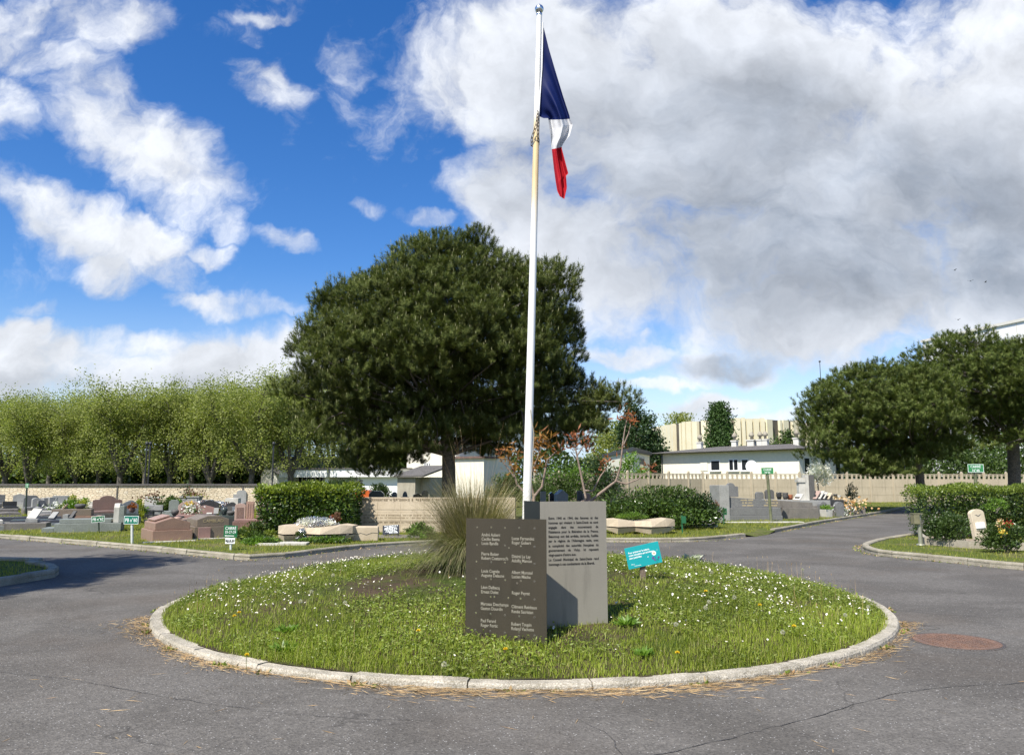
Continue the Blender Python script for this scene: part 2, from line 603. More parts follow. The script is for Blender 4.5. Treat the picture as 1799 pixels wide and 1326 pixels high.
# cemetery lawn behind the roundabout, its kerb running from the far left round to the lane on the right
backA = smooth_line([(-34, 33), (-22, 27.2)] + g2((0, 945), (150, 957), (300, 971), (380, 979), (438, 984), (500, 980), (560, 972), (640, 963), (735, 957), (850, 953), (950, 951), (1090, 952), (1180, 952), (1240, 950), (1310, 943)))
backB = smooth_line(g2((1362, 935), (1450, 918), (1540, 903), (1606, 891)) + [(33, 56.5), (69.5, 57.0)])
LZ = 0.07
lawn('lawn', [tuple(p) for p in backA] + g2((1335, 940)) + [tuple(p) for p in backB] + [(69.5, 140), (-90, 140), (-90, 33)], LZ, M_LAWN)
kerb(backA, 0.16, 0.11, M_KERB_OLD, 1)
kerb(backB, 0.16, 0.11, M_KERB_OLD, 1)
edge_a, edge_b = backA[-1], backB[0]
e1_, e2_ = G(1328, 942.4, 0), G(1350, 938.6, 0)
o = MB().add([(edge_a[0], edge_a[1], LZ), (e1_.x, e1_.y, .004), (e2_.x, e2_.y, .004), (edge_b[0], edge_b[1], LZ), (G(1335, 940).x, G(1335, 940).y, LZ)], [(0, 1, 4), (1, 2, 4), (2, 3, 4)]).build('lawn_edge', M_LAWN)
o['kind'] = 'structure'
# wedge on the right
wed = smooth_line([(30, 52), (24, 43)] + g2((1645, 916), (1640, 929), (1605, 942), (1556, 950), (1522, 959), (1516, 966), (1542, 975), (1600, 981), (1700, 991), (1799, 1001)) + [(11.5, 13.2), (16, 10.5), (34, 8)], 0.4)
lawn('lawn', [tuple(p) for p in wed] + [(69, 9), (69, 52)], LZ, M_LAWN)
kerb(wed, 0.16, 0.12, M_KERB_OLD, 1)
# corner of the island on the left
isl = smooth_line([(-34, 20), (-20, 16.6)] + g2((0, 989), (60, 996), (96, 1002), (104, 1008), (97, 1014), (50, 1022), (0, 1030)) + [(-14, 10.5), (-34, 6)], 0.4)
lawn('lawn', [tuple(p) for p in isl], LZ, M_LAWN)
kerb(isl, 0.16, 0.13, M_KERB_OLD, -1)

# the round bed in the middle
MC, MR = (0.14, 10.9), 4.68


def mound_z(x, y):
    r = np.hypot(x - MC[0], y - MC[1]) / 4.5
    z = 0.05 + 0.47 * np.clip(1 - r ** 2.2, 0, 1)
    return z + 0.02 * np.sin(x * 3.1 + 1) * np.sin(y * 2.7) * np.clip(1 - r, 0, 1)


def build_mound():
    rs = np.linspace(0, 4.56, 40)
    nth = 120
    vs = [(MC[0], MC[1], float(mound_z(*MC)))]
    for r in rs[1:]:
        for j in range(nth):
            t = 2 * math.pi * j / nth
            x, y = MC[0] + r * math.cos(t), MC[1] + r * math.sin(t)
            vs.append((x, y, float(mound_z(x, y)) + random.uniform(-.012, .012)))
    fs = [(0, 1 + j, 1 + (j + 1) % nth) for j in range(nth)]
    for i in range(len(rs) - 2):
        for j in range(nth):
            q = (j + 1) % nth
            fs.append((1 + i * nth + j, 1 + (i + 1) * nth + j, 1 + (i + 1) * nth + q, 1 + i * nth + q))
    o = MB().add(vs, fs, 0, True).build('planted_mound', M_MOUND)
    o['kind'] = 'structure'


build_mound()
ring = np.array([(MC[0] + MR * math.cos(t), MC[1] + MR * math.sin(t)) for t in np.linspace(0, 2 * math.pi, 121)[:-1]])
kerb(ring, 0.165, 0.055, M_KERB_PALE, 1, closed=True, stone_n=4, wob=0.009)

# old seams and hair cracks in the tarmac
M_SEAM = stone('old_tar', (.05, .045, .04), (.032, .03, .028), 6, .2, 80, .9, .3, 40)
gs = random.Random(12)
for path, wd in (([(1080, 1340), (1250, 1305), (1420, 1262), (1560, 1222), (1680, 1206), (1800, 1200)], .016), ([(1010, 1262), (1045, 1276), (1072, 1292), (1080, 1312), (1098, 1330)], .012), ([(0, 1180), (140, 1196), (330, 1230), (560, 1258), (760, 1266)], .010), ([(1560, 1070), (1640, 1078), (1720, 1083), (1800, 1085)], .014)):
    pl_ = smooth_line([(G(a, b).x, G(a, b).y) for a, b in path], .09)
    vs = []
    for i, p_ in enumerate(pl_):
        t_ = pl_[min(i + 1, len(pl_) - 1)] - pl_[max(i - 1, 0)]
        t_ = t_ / (np.linalg.norm(t_) + 1e-9)
        n_ = np.array([-t_[1], t_[0]])
        q_ = p_ + n_ * gs.gauss(0, .009)
        w_ = wd * gs.uniform(.15, .8) * .45
        vs += [(q_[0] + n_[0] * w_, q_[1] + n_[1] * w_, .004), (q_[0] - n_[0] * w_, q_[1] - n_[1] * w_, .004)]
    o = MB().add(vs, [(2 * i, 2 * i + 1, 2 * i + 3, 2 * i + 2) for i in range(len(pl_) - 1)]).build('road_seam', M_SEAM)
    o['kind'] = 'structure'

# iron manhole cover
M_RUST = stone('rusted_iron', (0.20, 0.098, 0.052), (0.12, 0.062, 0.038), 7, 0.25, 150, 0.8, 0.5, 90)
mh = thing('manhole_cover', 'rusty round iron manhole cover set into the asphalt beside the roundabout', 'manhole', G(1680, 1127))
mb = MB().prism([(.40 * math.cos(t), .40 * math.sin(t)) for t in np.linspace(0, 2 * math.pi, 49)[:-1]], -0.02, 0.010, axis='z')
for i in range(-7, 8):
    for j in range(-7, 8):
        if math.hypot(i, j) < 6.8:
            mb.box(i * .05 - .014, i * .05 + .014, j * .05 - .014, j * .05 + .014, 0.0102, 0.0132)
mb.build('lid', M_RUST, mh)
MB().lathe([(0.402, -0.01), (0.43, -0.01), (0.43, 0.006), (0.402, 0.006)], 48).build('frame', stone('dark_iron', (.05, .036, .028), (.035, .026, .022), 9, .3, 150, .8, .4, 90), mh)

# ---------------------------------------------------------------- walls and fences
def masonry():
    m, kk, out = _mat('rubble_masonry')
    p = kk.n('ShaderNodeTexCoord').outputs['Object']
    q = kk.vm('MULTIPLY', kk.vm('ADD', p, kk.vm('SCALE', kk.noise(p, 4, 2, out=1), 0.06)), (4.2, 4.2, 8.5))
    vo = kk.n('ShaderNodeTexVoronoi', {'Vector': q, 'Scale': 1.0, 'Randomness': 0.75})
    ve = kk.n('ShaderNodeTexVoronoi', {'Vector': q, 'Scale': 1.0, 'Randomness': 0.75}, feature='DISTANCE_TO_EDGE')
    cs = kk.n('ShaderNodeSeparateColor', {0: vo.outputs['Color']})
    c = kk.mix(cs.outputs[0], (0.70, 0.60, 0.44), (0.58, 0.48, 0.34))
    c = kk.mix(kk.mr(cs.outputs[1], 0.75, 1.0, 0, 0.7), c, (0.72, 0.66, 0.54))
    c = kk.mix(kk.mr(ve.outputs[0], 0.07, 0.02), c, (0.46, 0.38, 0.26))
    c = kk.mix(kk.mr(kk.noise(p, 0.35, 4), 0.4, 0.75, 0, 0.3), c, (0.32, 0.27, 0.19))
    b = kk.n('ShaderNodeBump', {'Strength': 0.7, 'Distance': 0.04, 'Height': kk.mr(ve.outputs[0], 0.0, 0.12)})
    kk.set(out, 0, kk.n('ShaderNodeBsdfPrincipled', {'Base Color': c, 'Roughness': 0.95, 'Normal': b, 'Specular IOR Level': 0.15}))
    return m


M_ROOFTILE = stone('dark_roof_tile', (0.10, 0.085, 0.07), (0.06, 0.052, 0.045), 2.0, 0.3, 60, 0.9, 0.4, 40)
WY = 47.0
sw = thing('stone_wall', 'long pale rubble stone wall closing the cemetery below the plane trees', 'wall', (-27.5, WY, 0))
MB().box(-26, 12.6, -0.2, 0.2, 0, 1.42).build('wall', masonry(), sw)
mb = MB()
for i in range(77):
    mb.prism([(-26 + i * .5, 1.42), (-26 + i * .5 + .485, 1.42), (-26 + i * .5 + .485, 1.50), (-26 + i * .5, 1.50)], -0.28, 0.28)
mb.prism([(-26, 1.50), (12.6, 1.50), (12.6, 1.54), (-26, 1.54)], -0.12, 0.12)
mb.build('coping', M_ROOFTILE, sw)
for x in (-11.5, -7.3, 3.6, 11.2):
    MB().box(x - .04, x + .04, -.245, -.205, 0, 1.40).build('drain_pipe', M_ROOFTILE, sw)

M_PANEL = stone('concrete_panel', (0.52, 0.44, 0.315), (0.44, 0.37, 0.26), 0.8, 0.15, 50, 0.9, 0.25, 25, stain=0.45)


def bay_mesh(L, h0, h1):
    mb = MB()
    n = 3
    for i in range(n):
        z0 = h0 * i / n
        mb.box(0, L, -.035, .035, z0 + .008, z0 + h0 / n - .008)
        mb.box(0, L, -.025, .025, z0 + h0 / n - .008, z0 + h0 / n + .008)
    mb.box(0, L, -.032, .032, h1 - .06, h1)
    mb.box(0, L, -.032, .032, h0, h0 + .05)
    kx = 5
    for i in range(kx + 1):
        x = L * i / kx
        mb.box(max(0, x - .07), min(L, x + .07), -.03, .03, h0 + .05, h1 - .06)
    mb.box(0, L, -.02, .02, (h0 + h1) / 2 + .06, (h0 + h1) / 2 + .10)
    return mb.mesh('fence_bay', M_PANEL)


def concrete_fence(pts, label, h0=1.86, h1=2.30):
    L = 1.92
    me = bay_mesh(L, h0, h1)
    pm = MB().box(-.07, .07, -.08, .08, 0, h1 + .08).prism([(-.08, h1 + .08), (.08, h1 + .08), (0, h1 + .2)], -.08, .08).mesh('fence_post', M_PANEL)
    root = thing('concrete_fence', label, 'fence', (pts[0][0], pts[0][1], 0))
    for (ax, ay), (bx, by) in zip(pts[:-1], pts[1:]):
        d = math.hypot(bx - ax, by - ay)
        ang = math.atan2(by - ay, bx - ax)
        for i in range(max(1, int(round(d / 2.0)))):
            ox, oy = ax - pts[0][0] + math.cos(ang) * 2.0 * i, ay - pts[0][1] + math.sin(ang) * 2.0 * i
            link('post', pm, root, (ox, oy, 0), ang)
            link('panel', me, root, (ox + math.cos(ang) * .04, oy + math.sin(ang) * .04, 0), ang)
    return root


fA, fB, fC = P(940, 850, 52), P(1235, 850, 60), P(1800, 850, 64)
concrete_fence([(fA.x, fA.y), (fB.x, fB.y), (fC.x + 3, fC.y)], 'long beige precast concrete panel fence with an openwork top row behind the graves')
fD, fE = P(742, 850, 50), P(800, 850, 51)
concrete_fence([(fD.x, fD.y), (fE.x, fE.y)], 'short piece of beige concrete fence beside the shed, behind the pine trunk', 1.55, 1.95)

# ---------------------------------------------------------------- buildings
M_WHITE = paint('white_render', (0.80, 0.76, 0.62), 0.85, 0.08)
M_CREAM = paint('cream_render', (0.78, 0.73, 0.60), 0.85, 0.08)
M_PURE = paint('white_paint', (0.80, 0.80, 0.78), 0.5, 0.06)
M_GREYWALL = paint('grey_render', (0.62, 0.60, 0.54), 0.85, 0.1)  # plain grey tone for chimneys, sills, joints and the grey house
M_GLASS = paint('dark_glass', (0.02, 0.024, 0.028), 0.08, 0.2, spec=0.6)
M_SLATE = stone('grey_roofing', (0.105, 0.092, 0.078), (0.065, 0.058, 0.05), 1.5, 0.3, 40, 0.9, 0.4, 30)
M_DARK = paint('dark_metal', (0.03, 0.032, 0.034), 0.5)
M_BRICKROOF = stone('red_brown_tiles', (0.16, 0.075, 0.05), (0.10, 0.05, 0.04), 2.0, 0.3, 40, 0.9, 0.4, 30)


class Wall:
    """a vertical plane between two ground points: gives (along, up) for a pixel, and the frame to build on"""

    def __init__(s, a, b):
        s.a, s.b = Vector((a[0], a[1], 0)), Vector((b[0], b[1], 0))
        d = s.b - s.a
        s.L = d.length
        s.d = d.normalized()
        s.n = Vector((s.d.y, -s.d.x, 0))          # faces the camera side
        s.ang = math.atan2(d.y, d.x)

    def at(s, px, py):
        r = ray(px, py)
        o = Vector((0, 0, EYE))
        t = (s.a - o).dot(s.n) / r.dot(s.n)
        p = o + r * t
        return ((p - s.a).dot(s.d), p.z)


def window(root, W, x0, y0, x1, y1, leaves=1, shutter=False):
    """window on the wall W (local frame of root): frame > pane, sill; corners given as photo pixels"""
    sa, zb = W.at(x0, y1)
    sb, zt = W.at(x1, y0)
    mb = MB()
    f = .07
    mb.box(sa, sb, -.05, .02, zt - f, zt).box(sa, sb, -.05, .02, zb, zb + f)
    mb.box(sa, sa + f, -.05, .02, zb + f, zt - f).box(sb - f, sb, -.05, .02, zb + f, zt - f)
    for i in range(1, leaves):
        xm = sa + (sb - sa) * i / leaves
        mb.box(xm - .05, xm + .05, -.045, .02, zb + f, zt - f)
    fr = mb.build('window', M_PURE, root)
    MB().box(sa + f, sb - f, -.02, -.012, zb + f, zt - f).build('pane', M_GLASS, fr)
    MB().box(sa - .1, sb + .1, -.16, -.003, zb - .09, zb - .005).build('sill', M_GREYWALL, fr)


def chimney(root, x, y, z0, z1, wd):
    c = MB().box(x - wd, x + wd, y - wd * .8, y + wd * .8, z0, z1).box(x - wd * 1.25, x + wd * 1.25, y - wd, y + wd, z1, z1 + .12).build('chimney', M_GREYWALL, root)
    MB().lathe([(.14, z1 + .12), (.12, z1 + .4), (.24, z1 + .45), (.26, z1 + .6), (.12, z1 + .85), (.05, z1 + .9)], 12, cx=x, cy=y).build('chimney_pot', M_CONC, c)


# low white house on the right
A, B = P(1163, 850, 80), P(1406, 850, 69)
W1 = Wall(A, B)
hz = W1.at(1300, 793)[1]
h = thing('white_house', 'long low white rendered house with a grey roof and many small chimneys behind the fence', 'house', (W1.a.x, W1.a.y, 0), W1.ang)
L = W1.L
MB().box(0, L, 0, 9, 0, hz).build('wall', M_WHITE, h)
rf = MB().add([(-.6, -.7, hz + .003), (L + .6, -.7, hz + .003), (L + .6, 9.7, hz + .003), (-.6, 9.7, hz + .003), (-.6, -.7, hz + .11), (L + .6, -.7, hz + .11), (L + .6, 9.7, hz + .11), (-.6, 9.7, hz + .11),
               (4, 4.5, hz + .78), (L - 3, 4.5, hz + .78)],
              [(0, 3, 2, 1), (0, 1, 5, 4), (1, 2, 6, 5), (2, 3, 7, 6), (3, 0, 4, 7), (4, 5, 9, 8), (6, 7, 8, 9), (5, 6, 9), (7, 4, 8)]).build('roof', M_SLATE, h)
MB().tube([(-.6, -.76, hz + .07), (L + .6, -.76, hz + .07)], .05, 8).build('gutter', M_SLATE, h)
MB().tube([(.15, -.08, 0), (.15, -.08, hz)], .05, 8).build('down_pipe', M_DARK, h)
for px, top in ((1190, 784), (1250, 785), (1279, 776), (1294, 783), (1303, 782), (1357, 780), (1400, 775)):
    s_, z_ = W1.at(px, top)
    chimney(rf, s_ * 1.03, 4.0, hz + .4, max(hz + 1.2, 1.6 + (z_ - 1.6) * 1.05 - .2), .36 if px in (1279, 1400) else .27)
for a in ((1249, 808, 1265, 827, 1), (1281, 806, 1297, 827, 2), (1303, 806, 1315, 827, 1)):
    window(h, W1, *a)
sa, zb = W1.at(1231, 827)
sb, zt = W1.at(1243, 808)
MB().box(sa, sb, -.05, -.003, zb, zt).build('shutter', M_CREAM, h)
for i, y in enumerate((.9, 4.2, 7.2)):
    d_ = MB().box(L - .02, L + .035, y, y + 1.0, .25, hz - .75).build('window', M_GLASS, h)
    MB().box(L + .003, L + .06, y - .12, y - .003, .2, hz - .7).build('frame', M_CREAM, d_)
dish = thing('satellite_dish', 'round white satellite dish on a pole between the fence and the white house', 'satellite dish', P(1322, 850, 66.5) * 1)
dish.location.z = 0
zc = P(1322, 819, 66.5).z
MB().tube([(0, .1, 0), (0, .1, zc)], .04, 8).build('pole', M_DARK, dish)
prof = [(0.001, .0), (.25, .02), (.42, .07), (.5, .12), (.48, .13), (.4, .09), (.2, .045), (.001, .03)]
MB().lathe(prof, 24, M=Matrix.Translation((0, 0, zc)) @ Matrix.Rotation(R(75), 4, 'X') @ Matrix.Rotation(R(-35), 4, 'Y')).build('reflector', M_PURE, dish)

# big hall with upright cladding behind it
hp = [P(1150, 800, 130), P(1190, 800, 121), P(1235, 800, 115), P(1290, 800, 111), P(1345, 800, 112), P(1400, 800, 116), P(1450, 800, 123)]
hall = thing('clad_hall', 'large curved hall clad in tall pale yellow upright panels', 'building', (hp[0].x, hp[0].y, 0))
HZ = 10.9
mbw, mbc, cuts = MB(), MB(), []
M_FIN = stone('pale_yellow_cladding', (0.80, 0.735, 0.53), (0.74, 0.66, 0.45), 0.25, 0.08, 30, 0.6, 0.05, 20, stain=0.2)
M_FING = stone('grey_brown_cladding', (0.12, 0.105, 0.08), (0.085, 0.075, 0.06), 0.4, rough=0.6)
rr = random.Random(3)
strips = []
for a, b in zip(hp[:-1], hp[1:]):
    d = Vector((b.x - a.x, b.y - a.y, 0))
    Ls = d.length
    Mw = Matrix.Translation((a.x - hp[0].x, a.y - hp[0].y, 0)) @ Matrix.Rotation(math.atan2(d.y, d.x), 4, 'Z')
    mbw.box(0, Ls, 0.02, 1.2, 0, HZ - .25, 0, Mw)
    x = 0
    while x < Ls - .05:
        wd = min(rr.choice((.75, 1.1, 1.5, 1.5, 1.1)), Ls - x)
        if rr.random() < .24:
            strips.append((x, wd, Mw))
        else:
            mbc.box(x + .13, x + wd - .13, -.42, .015, 0, HZ + rr.uniform(-.1, .1), 0, Mw)
        x += wd
mbw.build('wall', M_FING, hall)
mbc.build('cladding', M_FIN, hall)
for x, wd, Mw in strips:
    MB().box(x + .08, x + wd - .08, -.03, .015, 1, HZ * .60, 0, Mw).build('window', M_GLASS, hall)
e0, e1 = hp[0], hp[-1]
MB().prism([(p.x - e0.x, p.y - e0.y + .3) for p in hp] + [(e1.x - e0.x + 3, 30), (0, 30)], HZ - .2, HZ - .05, axis='z').build('roof', M_SLATE, hall)
MB().box(0.3, 1.2, 1, 30, 0, HZ - .3).build('wall', M_FIN, hall)

# tall white block far right, above the pines
A, B = P(1640, 850, 150), P(1960, 850, 118)
Wt = Wall(A, B)
tb = thing('white_block', 'tall plain white building rising behind the pines at the right edge', 'building', (A.x, A.y, 0), Wt.ang)
tz = Wt.at(1799, 564)[1]
MB().box(0, Wt.L, 0, 14, 0, tz).build('wall', M_PURE, tb)
MB().box(-.3, Wt.L + .3, -.3, 14.3, tz + .003, tz + .5).build('roof', M_GREYWALL, tb)
mb = MB()
for i in range(0, int(Wt.L), 4):
    mb.box(i - .08, i + .08, -.05, -.003, 0, tz)
mb.build('wall_joints', M_GREYWALL, tb)

# small white house with a flat dark roof, right of the big pine
A, B = P(1062, 850, 84), P(1112, 850, 68)
Wh = Wall(A, B)
A2 = P(1142, 850, 78)
sh = thing('white_cottage', 'small white house with a flat dark roof behind the shrubs', 'house', (B.x, B.y, 0))
zt = P(1112, 793, 68).z
poly = [(A.x - B.x, A.y - B.y), (0, 0), (A2.x - B.x, A2.y - B.y), (A2.x - B.x + (A.x - B.x), A2.y + A.y - 2 * B.y)]
MB().prism(poly, 0, zt, axis='z').build('wall', M_WHITE, sh)
cxy = (sum(p[0] for p in poly) / 4, sum(p[1] for p in poly) / 4)
MB().prism([(cxy[0] + (p[0] - cxy[0]) * 1.1, cxy[1] + (p[1] - cxy[1]) * 1.1) for p in poly], zt + .003, zt + .35, axis='z').build('roof', M_DARK, sh)
Wr = Wall(B, A2)
Mw = Matrix.Rotation(Wr.ang, 4, 'Z')
sa, zb = Wr.at(1123, 830)
sb, zz = Wr.at(1131, 804)
fr = MB().box(sa, sb, -.06, -.004, zb, zz, 0, Mw).build('window', M_GREYWALL, sh)
MB().box(sa + .12, sb - .12, -.075, -.062, zb + .12, zz - .12, 0, Mw).build('pane', M_GLASS, fr)

# flat roofed white pavilion behind the laurel hedge
A, B = P(501, 850, 62), P(700, 850, 58)
Wp = Wall(A, B)
pv = thing('white_pavilion', 'low flat roofed white pavilion with a glazed front behind the laurel hedge', 'building', (A.x, A.y, 0), Wp.ang)
pz = Wp.at(600, 825)[1]
fz = Wp.at(560, 838)[1]
s1, s2, s3 = Wp.at(571, 850)[0], Wp.at(586, 850)[0], Wp.at(628, 850)[0]
MB().box(0, .35, 0, 7, 0, fz).box(s1, s1 + .3, 0, 7, 0, fz).box(s3, Wp.L, 0, 7, 0, fz).box(.35, s3, 3.6, 4, 0, fz).build('wall', M_PURE, pv)
MB().box(-.2, s1 + .5, -.5, 7.2, fz + .003, pz).box(s2, Wp.L, -.5, 7.2, fz + .003, pz + .05).build('fascia', M_PURE, pv)
MB().box(-.3, s1 + .55, -.6, 7.3, pz + .053, pz + .12).box(s2 - .1, Wp.L + .1, -.6, 7.3, pz + .054, pz + .13).build('roof', M_SLATE, pv)
gl = MB()
for i in range(8):
    x = .4 + (s1 - .4) * i / 8
    gl.box(x, x + .07, 1.0, 1.08, 0, fz)
gl.build('window', M_PURE, pv)
MB().box(.36, s1 - .01, 1.12, 1.15, 0, fz - .01).build('pane', M_GLASS, pv)
c_ = Wp.at(615, 813)
MB().box(c_[0] - .35, c_[0] + .35, 3, 3.8, pz + .12, c_[1] + .2).box(c_[0] - .42, c_[0] + .42, 2.9, 3.9, c_[1] + .2, c_[1] + .34).build('chimney', M_PURE, pv)

# cream house and the shed behind the pine trunk
A, B = P(714, 850, 60), P(862, 850, 56)
Wc = Wall(A, B)
ch = thing('cream_house', 'cream rendered house half hidden behind the big pine', 'house', (A.x, A.y, 0), Wc.ang)
cz = Wc.at(780, 780)[1]
s1, s2 = Wc.at(800, 850)[0], Wc.at(858, 805)
MB().box(0, s1, 0, 8, 0, cz).box(s1 + .003, s2[0], -.6, 1.2, 0, s2[1]).build('wall', M_CREAM, ch)
MB().box(-.3, s1 + .3, -.3, 8.3, cz + .003, cz + .3).box(s1 + .31, s2[0] + .2, -.8, 1.4, s2[1] + .003, s2[1] + .15).build('roof', M_BRICKROOF, ch)
window(ch, Wc, 745, 812, 757, 825, 3)
A, B = P(698, 850, 46), P(746, 850, 45)
Ws = Wall(A, B)
sd = thing('garden_shed', 'small beige shed with a sloping brown roof left of the pine trunk', 'shed', (A.x, A.y, 0), Ws.ang)
sz, se = Ws.at(720, 828)[1], Ws.at(720, 838)[1]
MB().box(0, Ws.L * .66, 0, 2.4, 0, se).box(Ws.L * .66 + .003, Ws.L, .5, 2.4, 0, se).build('wall', M_CONC, sd)
MB().add([(-.1, -.25, se + .003), (Ws.L + .1, -.25, se + .003), (Ws.L + .1, 2.5, sz + .3), (-.1, 2.5, sz + .3), (-.1, -.25, se + .10), (Ws.L + .1, -.25, se + .10), (Ws.L + .1, 2.5, sz + .4), (-.1, 2.5, sz + .4)],
         [(0, 3, 2, 1), (4, 5, 6, 7), (0, 1, 5, 4), (1, 2, 6, 5), (2, 3, 7, 6), (3, 0, 4, 7)]).build('roof', M_SLATE, sd)
# white house glimpsed between the plane trees
A, B = P(390, 850, 92), P(421, 850, 90)
Wg = Wall(A, B)
gh = thing('white_house', 'narrow white house glimpsed between the plane tree trunks beyond the stone wall', 'house', (A.x, A.y, 0), Wg.ang)
gz = Wg.at(400, 775)[1]
MB().box(0, Wg.L, 0, 8, 0, gz).box(-2.4, -.003, 1, 7, 0, gz * .55).build('wall', M_PURE, gh)
MB().box(-.2, Wg.L + .2, -.2, 8.2, gz + .003, gz + .3).build('roof', M_SLATE, gh)
A, B = P(458, 850, 78), P(486, 850, 74)
Wg = Wall(A, B)
gh = thing('grey_house', 'grey house end with a pitched roof between the plane trees and the pavilion', 'house', (A.x, A.y, 0), Wg.ang)
gz = Wg.at(470, 816)[1]
MB().prism([(0, 0), (Wg.L, 0), (Wg.L, gz - .9), (Wg.L / 2, gz + .7), (0, gz - .9)], 0, 7).build('wall', M_GREYWALL, gh)
mb = MB()
for sg in (-1, 1):
    x0, x1 = Wg.L / 2, Wg.L / 2 + sg * (Wg.L / 2 + .25)
    mb.prism([(x0, gz + .71), (x1, gz - 1.0), (x1, gz - .88), (x0, gz + .84)], -.3, 7.3)
mb.build('roof', M_SLATE, gh)
# ---------------------------------------------------------------- vegetation
M_BARK = stone('pine_bark', (0.13, 0.095, 0.07), (0.055, 0.04, 0.03), 6, 0.3, 40, 0.95, 0.9, 12)
M_BARKG = stone('plane_bark', (0.11, 0.088, 0.06), (0.055, 0.044, 0.032), 3, 0.3, 30, 0.95, 0.4, 12)
M_NEEDLE = leafy('pine_needles', [(0.055, 0.080, 0.022), (0.085, 0.112, 0.030), (0.165, 0.178, 0.050), (0.075, 0.105, 0.028)], 0.65, 0.22, 0.15)
M_NEEDLE2 = leafy('pine_needles_olive', [(0.065, 0.098, 0.025), (0.105, 0.142, 0.033), (0.175, 0.20, 0.052), (0.088, 0.125, 0.031)], 0.65, 0.22, 0.15)
M_CANDLE = leafy('pine_candles', [(0.34, 0.33, 0.17), (0.24, 0.25, 0.11)], 0.6, 0.15)
M_PLANE = leafy('plane_leaves', [(0.185, 0.225, 0.045), (0.265, 0.30, 0.07), (0.34, 0.36, 0.12), (0.22, 0.255, 0.05)], 0.55, 0.45)
M_LAUREL = leafy('laurel_leaves', [(0.035, 0.065, 0.014), (0.055, 0.10, 0.018), (0.10, 0.16, 0.025), (0.045, 0.08, 0.016)], 0.28, 0.25, 0.6)
M_LAURELTOP = leafy('sunlit_laurel_leaves', [(0.20, 0.27, 0.03), (0.27, 0.33, 0.04), (0.14, 0.20, 0.025)], 0.35, 0.4, 0.5)  # sunlight on the laurel top, put into the leaf colour
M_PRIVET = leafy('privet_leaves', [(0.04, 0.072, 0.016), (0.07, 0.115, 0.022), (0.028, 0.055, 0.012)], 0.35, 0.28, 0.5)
M_PRIVETTOP = leafy('sunlit_privet_leaves', [(0.17, 0.23, 0.03), (0.23, 0.29, 0.04), (0.12, 0.17, 0.03)], 0.4, 0.38, 0.5)  # brighter privet copy: the lit hedge top painted as leaf colour
M_BUSHMID = leafy('shrub_leaves', [(0.06, 0.10, 0.022), (0.09, 0.14, 0.028), (0.04, 0.07, 0.018)], 0.45, 0.35)
M_DARKLEAF = leafy('dark_leaves', [(0.022, 0.048, 0.014), (0.035, 0.07, 0.018), (0.05, 0.085, 0.02)], 0.45, 0.25)
M_THUJA = leafy('thuja_sprays', [(0.04, 0.085, 0.016), (0.06, 0.115, 0.022), (0.035, 0.07, 0.016)], 0.55, 0.2)
M_YELLOW = leafy('golden_leaves', [(0.34, 0.36, 0.04), (0.25, 0.30, 0.04), (0.40, 0.38, 0.06)], 0.45, 0.4)
M_SUMAC = leafy('orange_leaves', [(0.36, 0.15, 0.03), (0.42, 0.22, 0.05), (0.26, 0.10, 0.035)], 0.5, 0.4)
M_SUMACRED = leafy('russet_leaves', [(0.30, 0.09, 0.04), (0.36, 0.14, 0.05), (0.22, 0.07, 0.035)], 0.5, 0.35)
M_RUSSET = leafy('brown_leaves', [(0.16, 0.08, 0.05), (0.22, 0.12, 0.07), (0.12, 0.06, 0.035)], 0.6, 0.25)
M_SILVER = leafy('silver_leaves', [(0.42, 0.46, 0.34), (0.55, 0.58, 0.45), (0.34, 0.38, 0.24)], 0.6, 0.3)
M_EUPH = leafy('bright_green_leaves', [(0.13, 0.24, 0.03), (0.20, 0.33, 0.045), (0.09, 0.17, 0.025)], 0.4, 0.4)
M_GRASS = leafy('grass_blades', [(0.20, 0.27, 0.024), (0.27, 0.345, 0.033), (0.33, 0.38, 0.055), (0.18, 0.24, 0.022), (0.43, 0.39, 0.15)], 0.5, 0.4, 0.3)
M_LGRASS = leafy('lawn_blades', [(0.25, 0.275, 0.03), (0.32, 0.34, 0.045), (0.21, 0.235, 0.026), (0.40, 0.36, 0.11)], 0.5, 0.4, 0.3)
M_CLOVER = leafy('weed_leaves', [(0.17, 0.225, 0.032), (0.24, 0.30, 0.045), (0.13, 0.18, 0.028), (0.31, 0.35, 0.10)], 0.4, 0.35)
M_STRAW = leafy('dry_needles', [(0.42, 0.27, 0.12), (0.52, 0.37, 0.19), (0.30, 0.18, 0.08), (0.46, 0.36, 0.20)], 0.7, 0.1)
M_TUFT = leafy('tuft_blades', [(0.20, 0.17, 0.075), (0.30, 0.25, 0.125), (0.14, 0.145, 0.045), (0.45, 0.39, 0.24), (0.17, 0.14, 0.06)], 0.6, 0.3)
M_TUFTG = leafy('green_tuft_blades', [(0.11, 0.14, 0.04), (0.15, 0.175, 0.055), (0.26, 0.23, 0.11), (0.42, 0.37, 0.24)], 0.5, 0.3)
M_PETAL = paint('white_petals', (0.82, 0.80, 0.78), 0.7, 0.05)
M_YPETAL = paint('yellow_petals', (0.75, 0.56, 0.03), 0.6, 0.1)
M_FLUFF = leafy('seed_head', [(0.55, 0.52, 0.45), (0.68, 0.66, 0.60)], 0.9, 0.5)


def limbs(mb, base, top, r0, r1, bend=0.15, g=random, n=6, seg=7):
    base, top = Vector(base), Vector(top)
    off = Vector((g.uniform(-1, 1), g.uniform(-1, 1), g.uniform(-.2, .5))) * bend * (top - base).length
    pts, rad = [], []
    for i in range(n + 1):
        t = i / n
        pts.append(base.lerp(top, t) + off * math.sin(math.pi * t))
        rad.append(r0 + (r1 - r0) * t)
    mb.tube(pts, rad, seg, caps=False)
    return pts


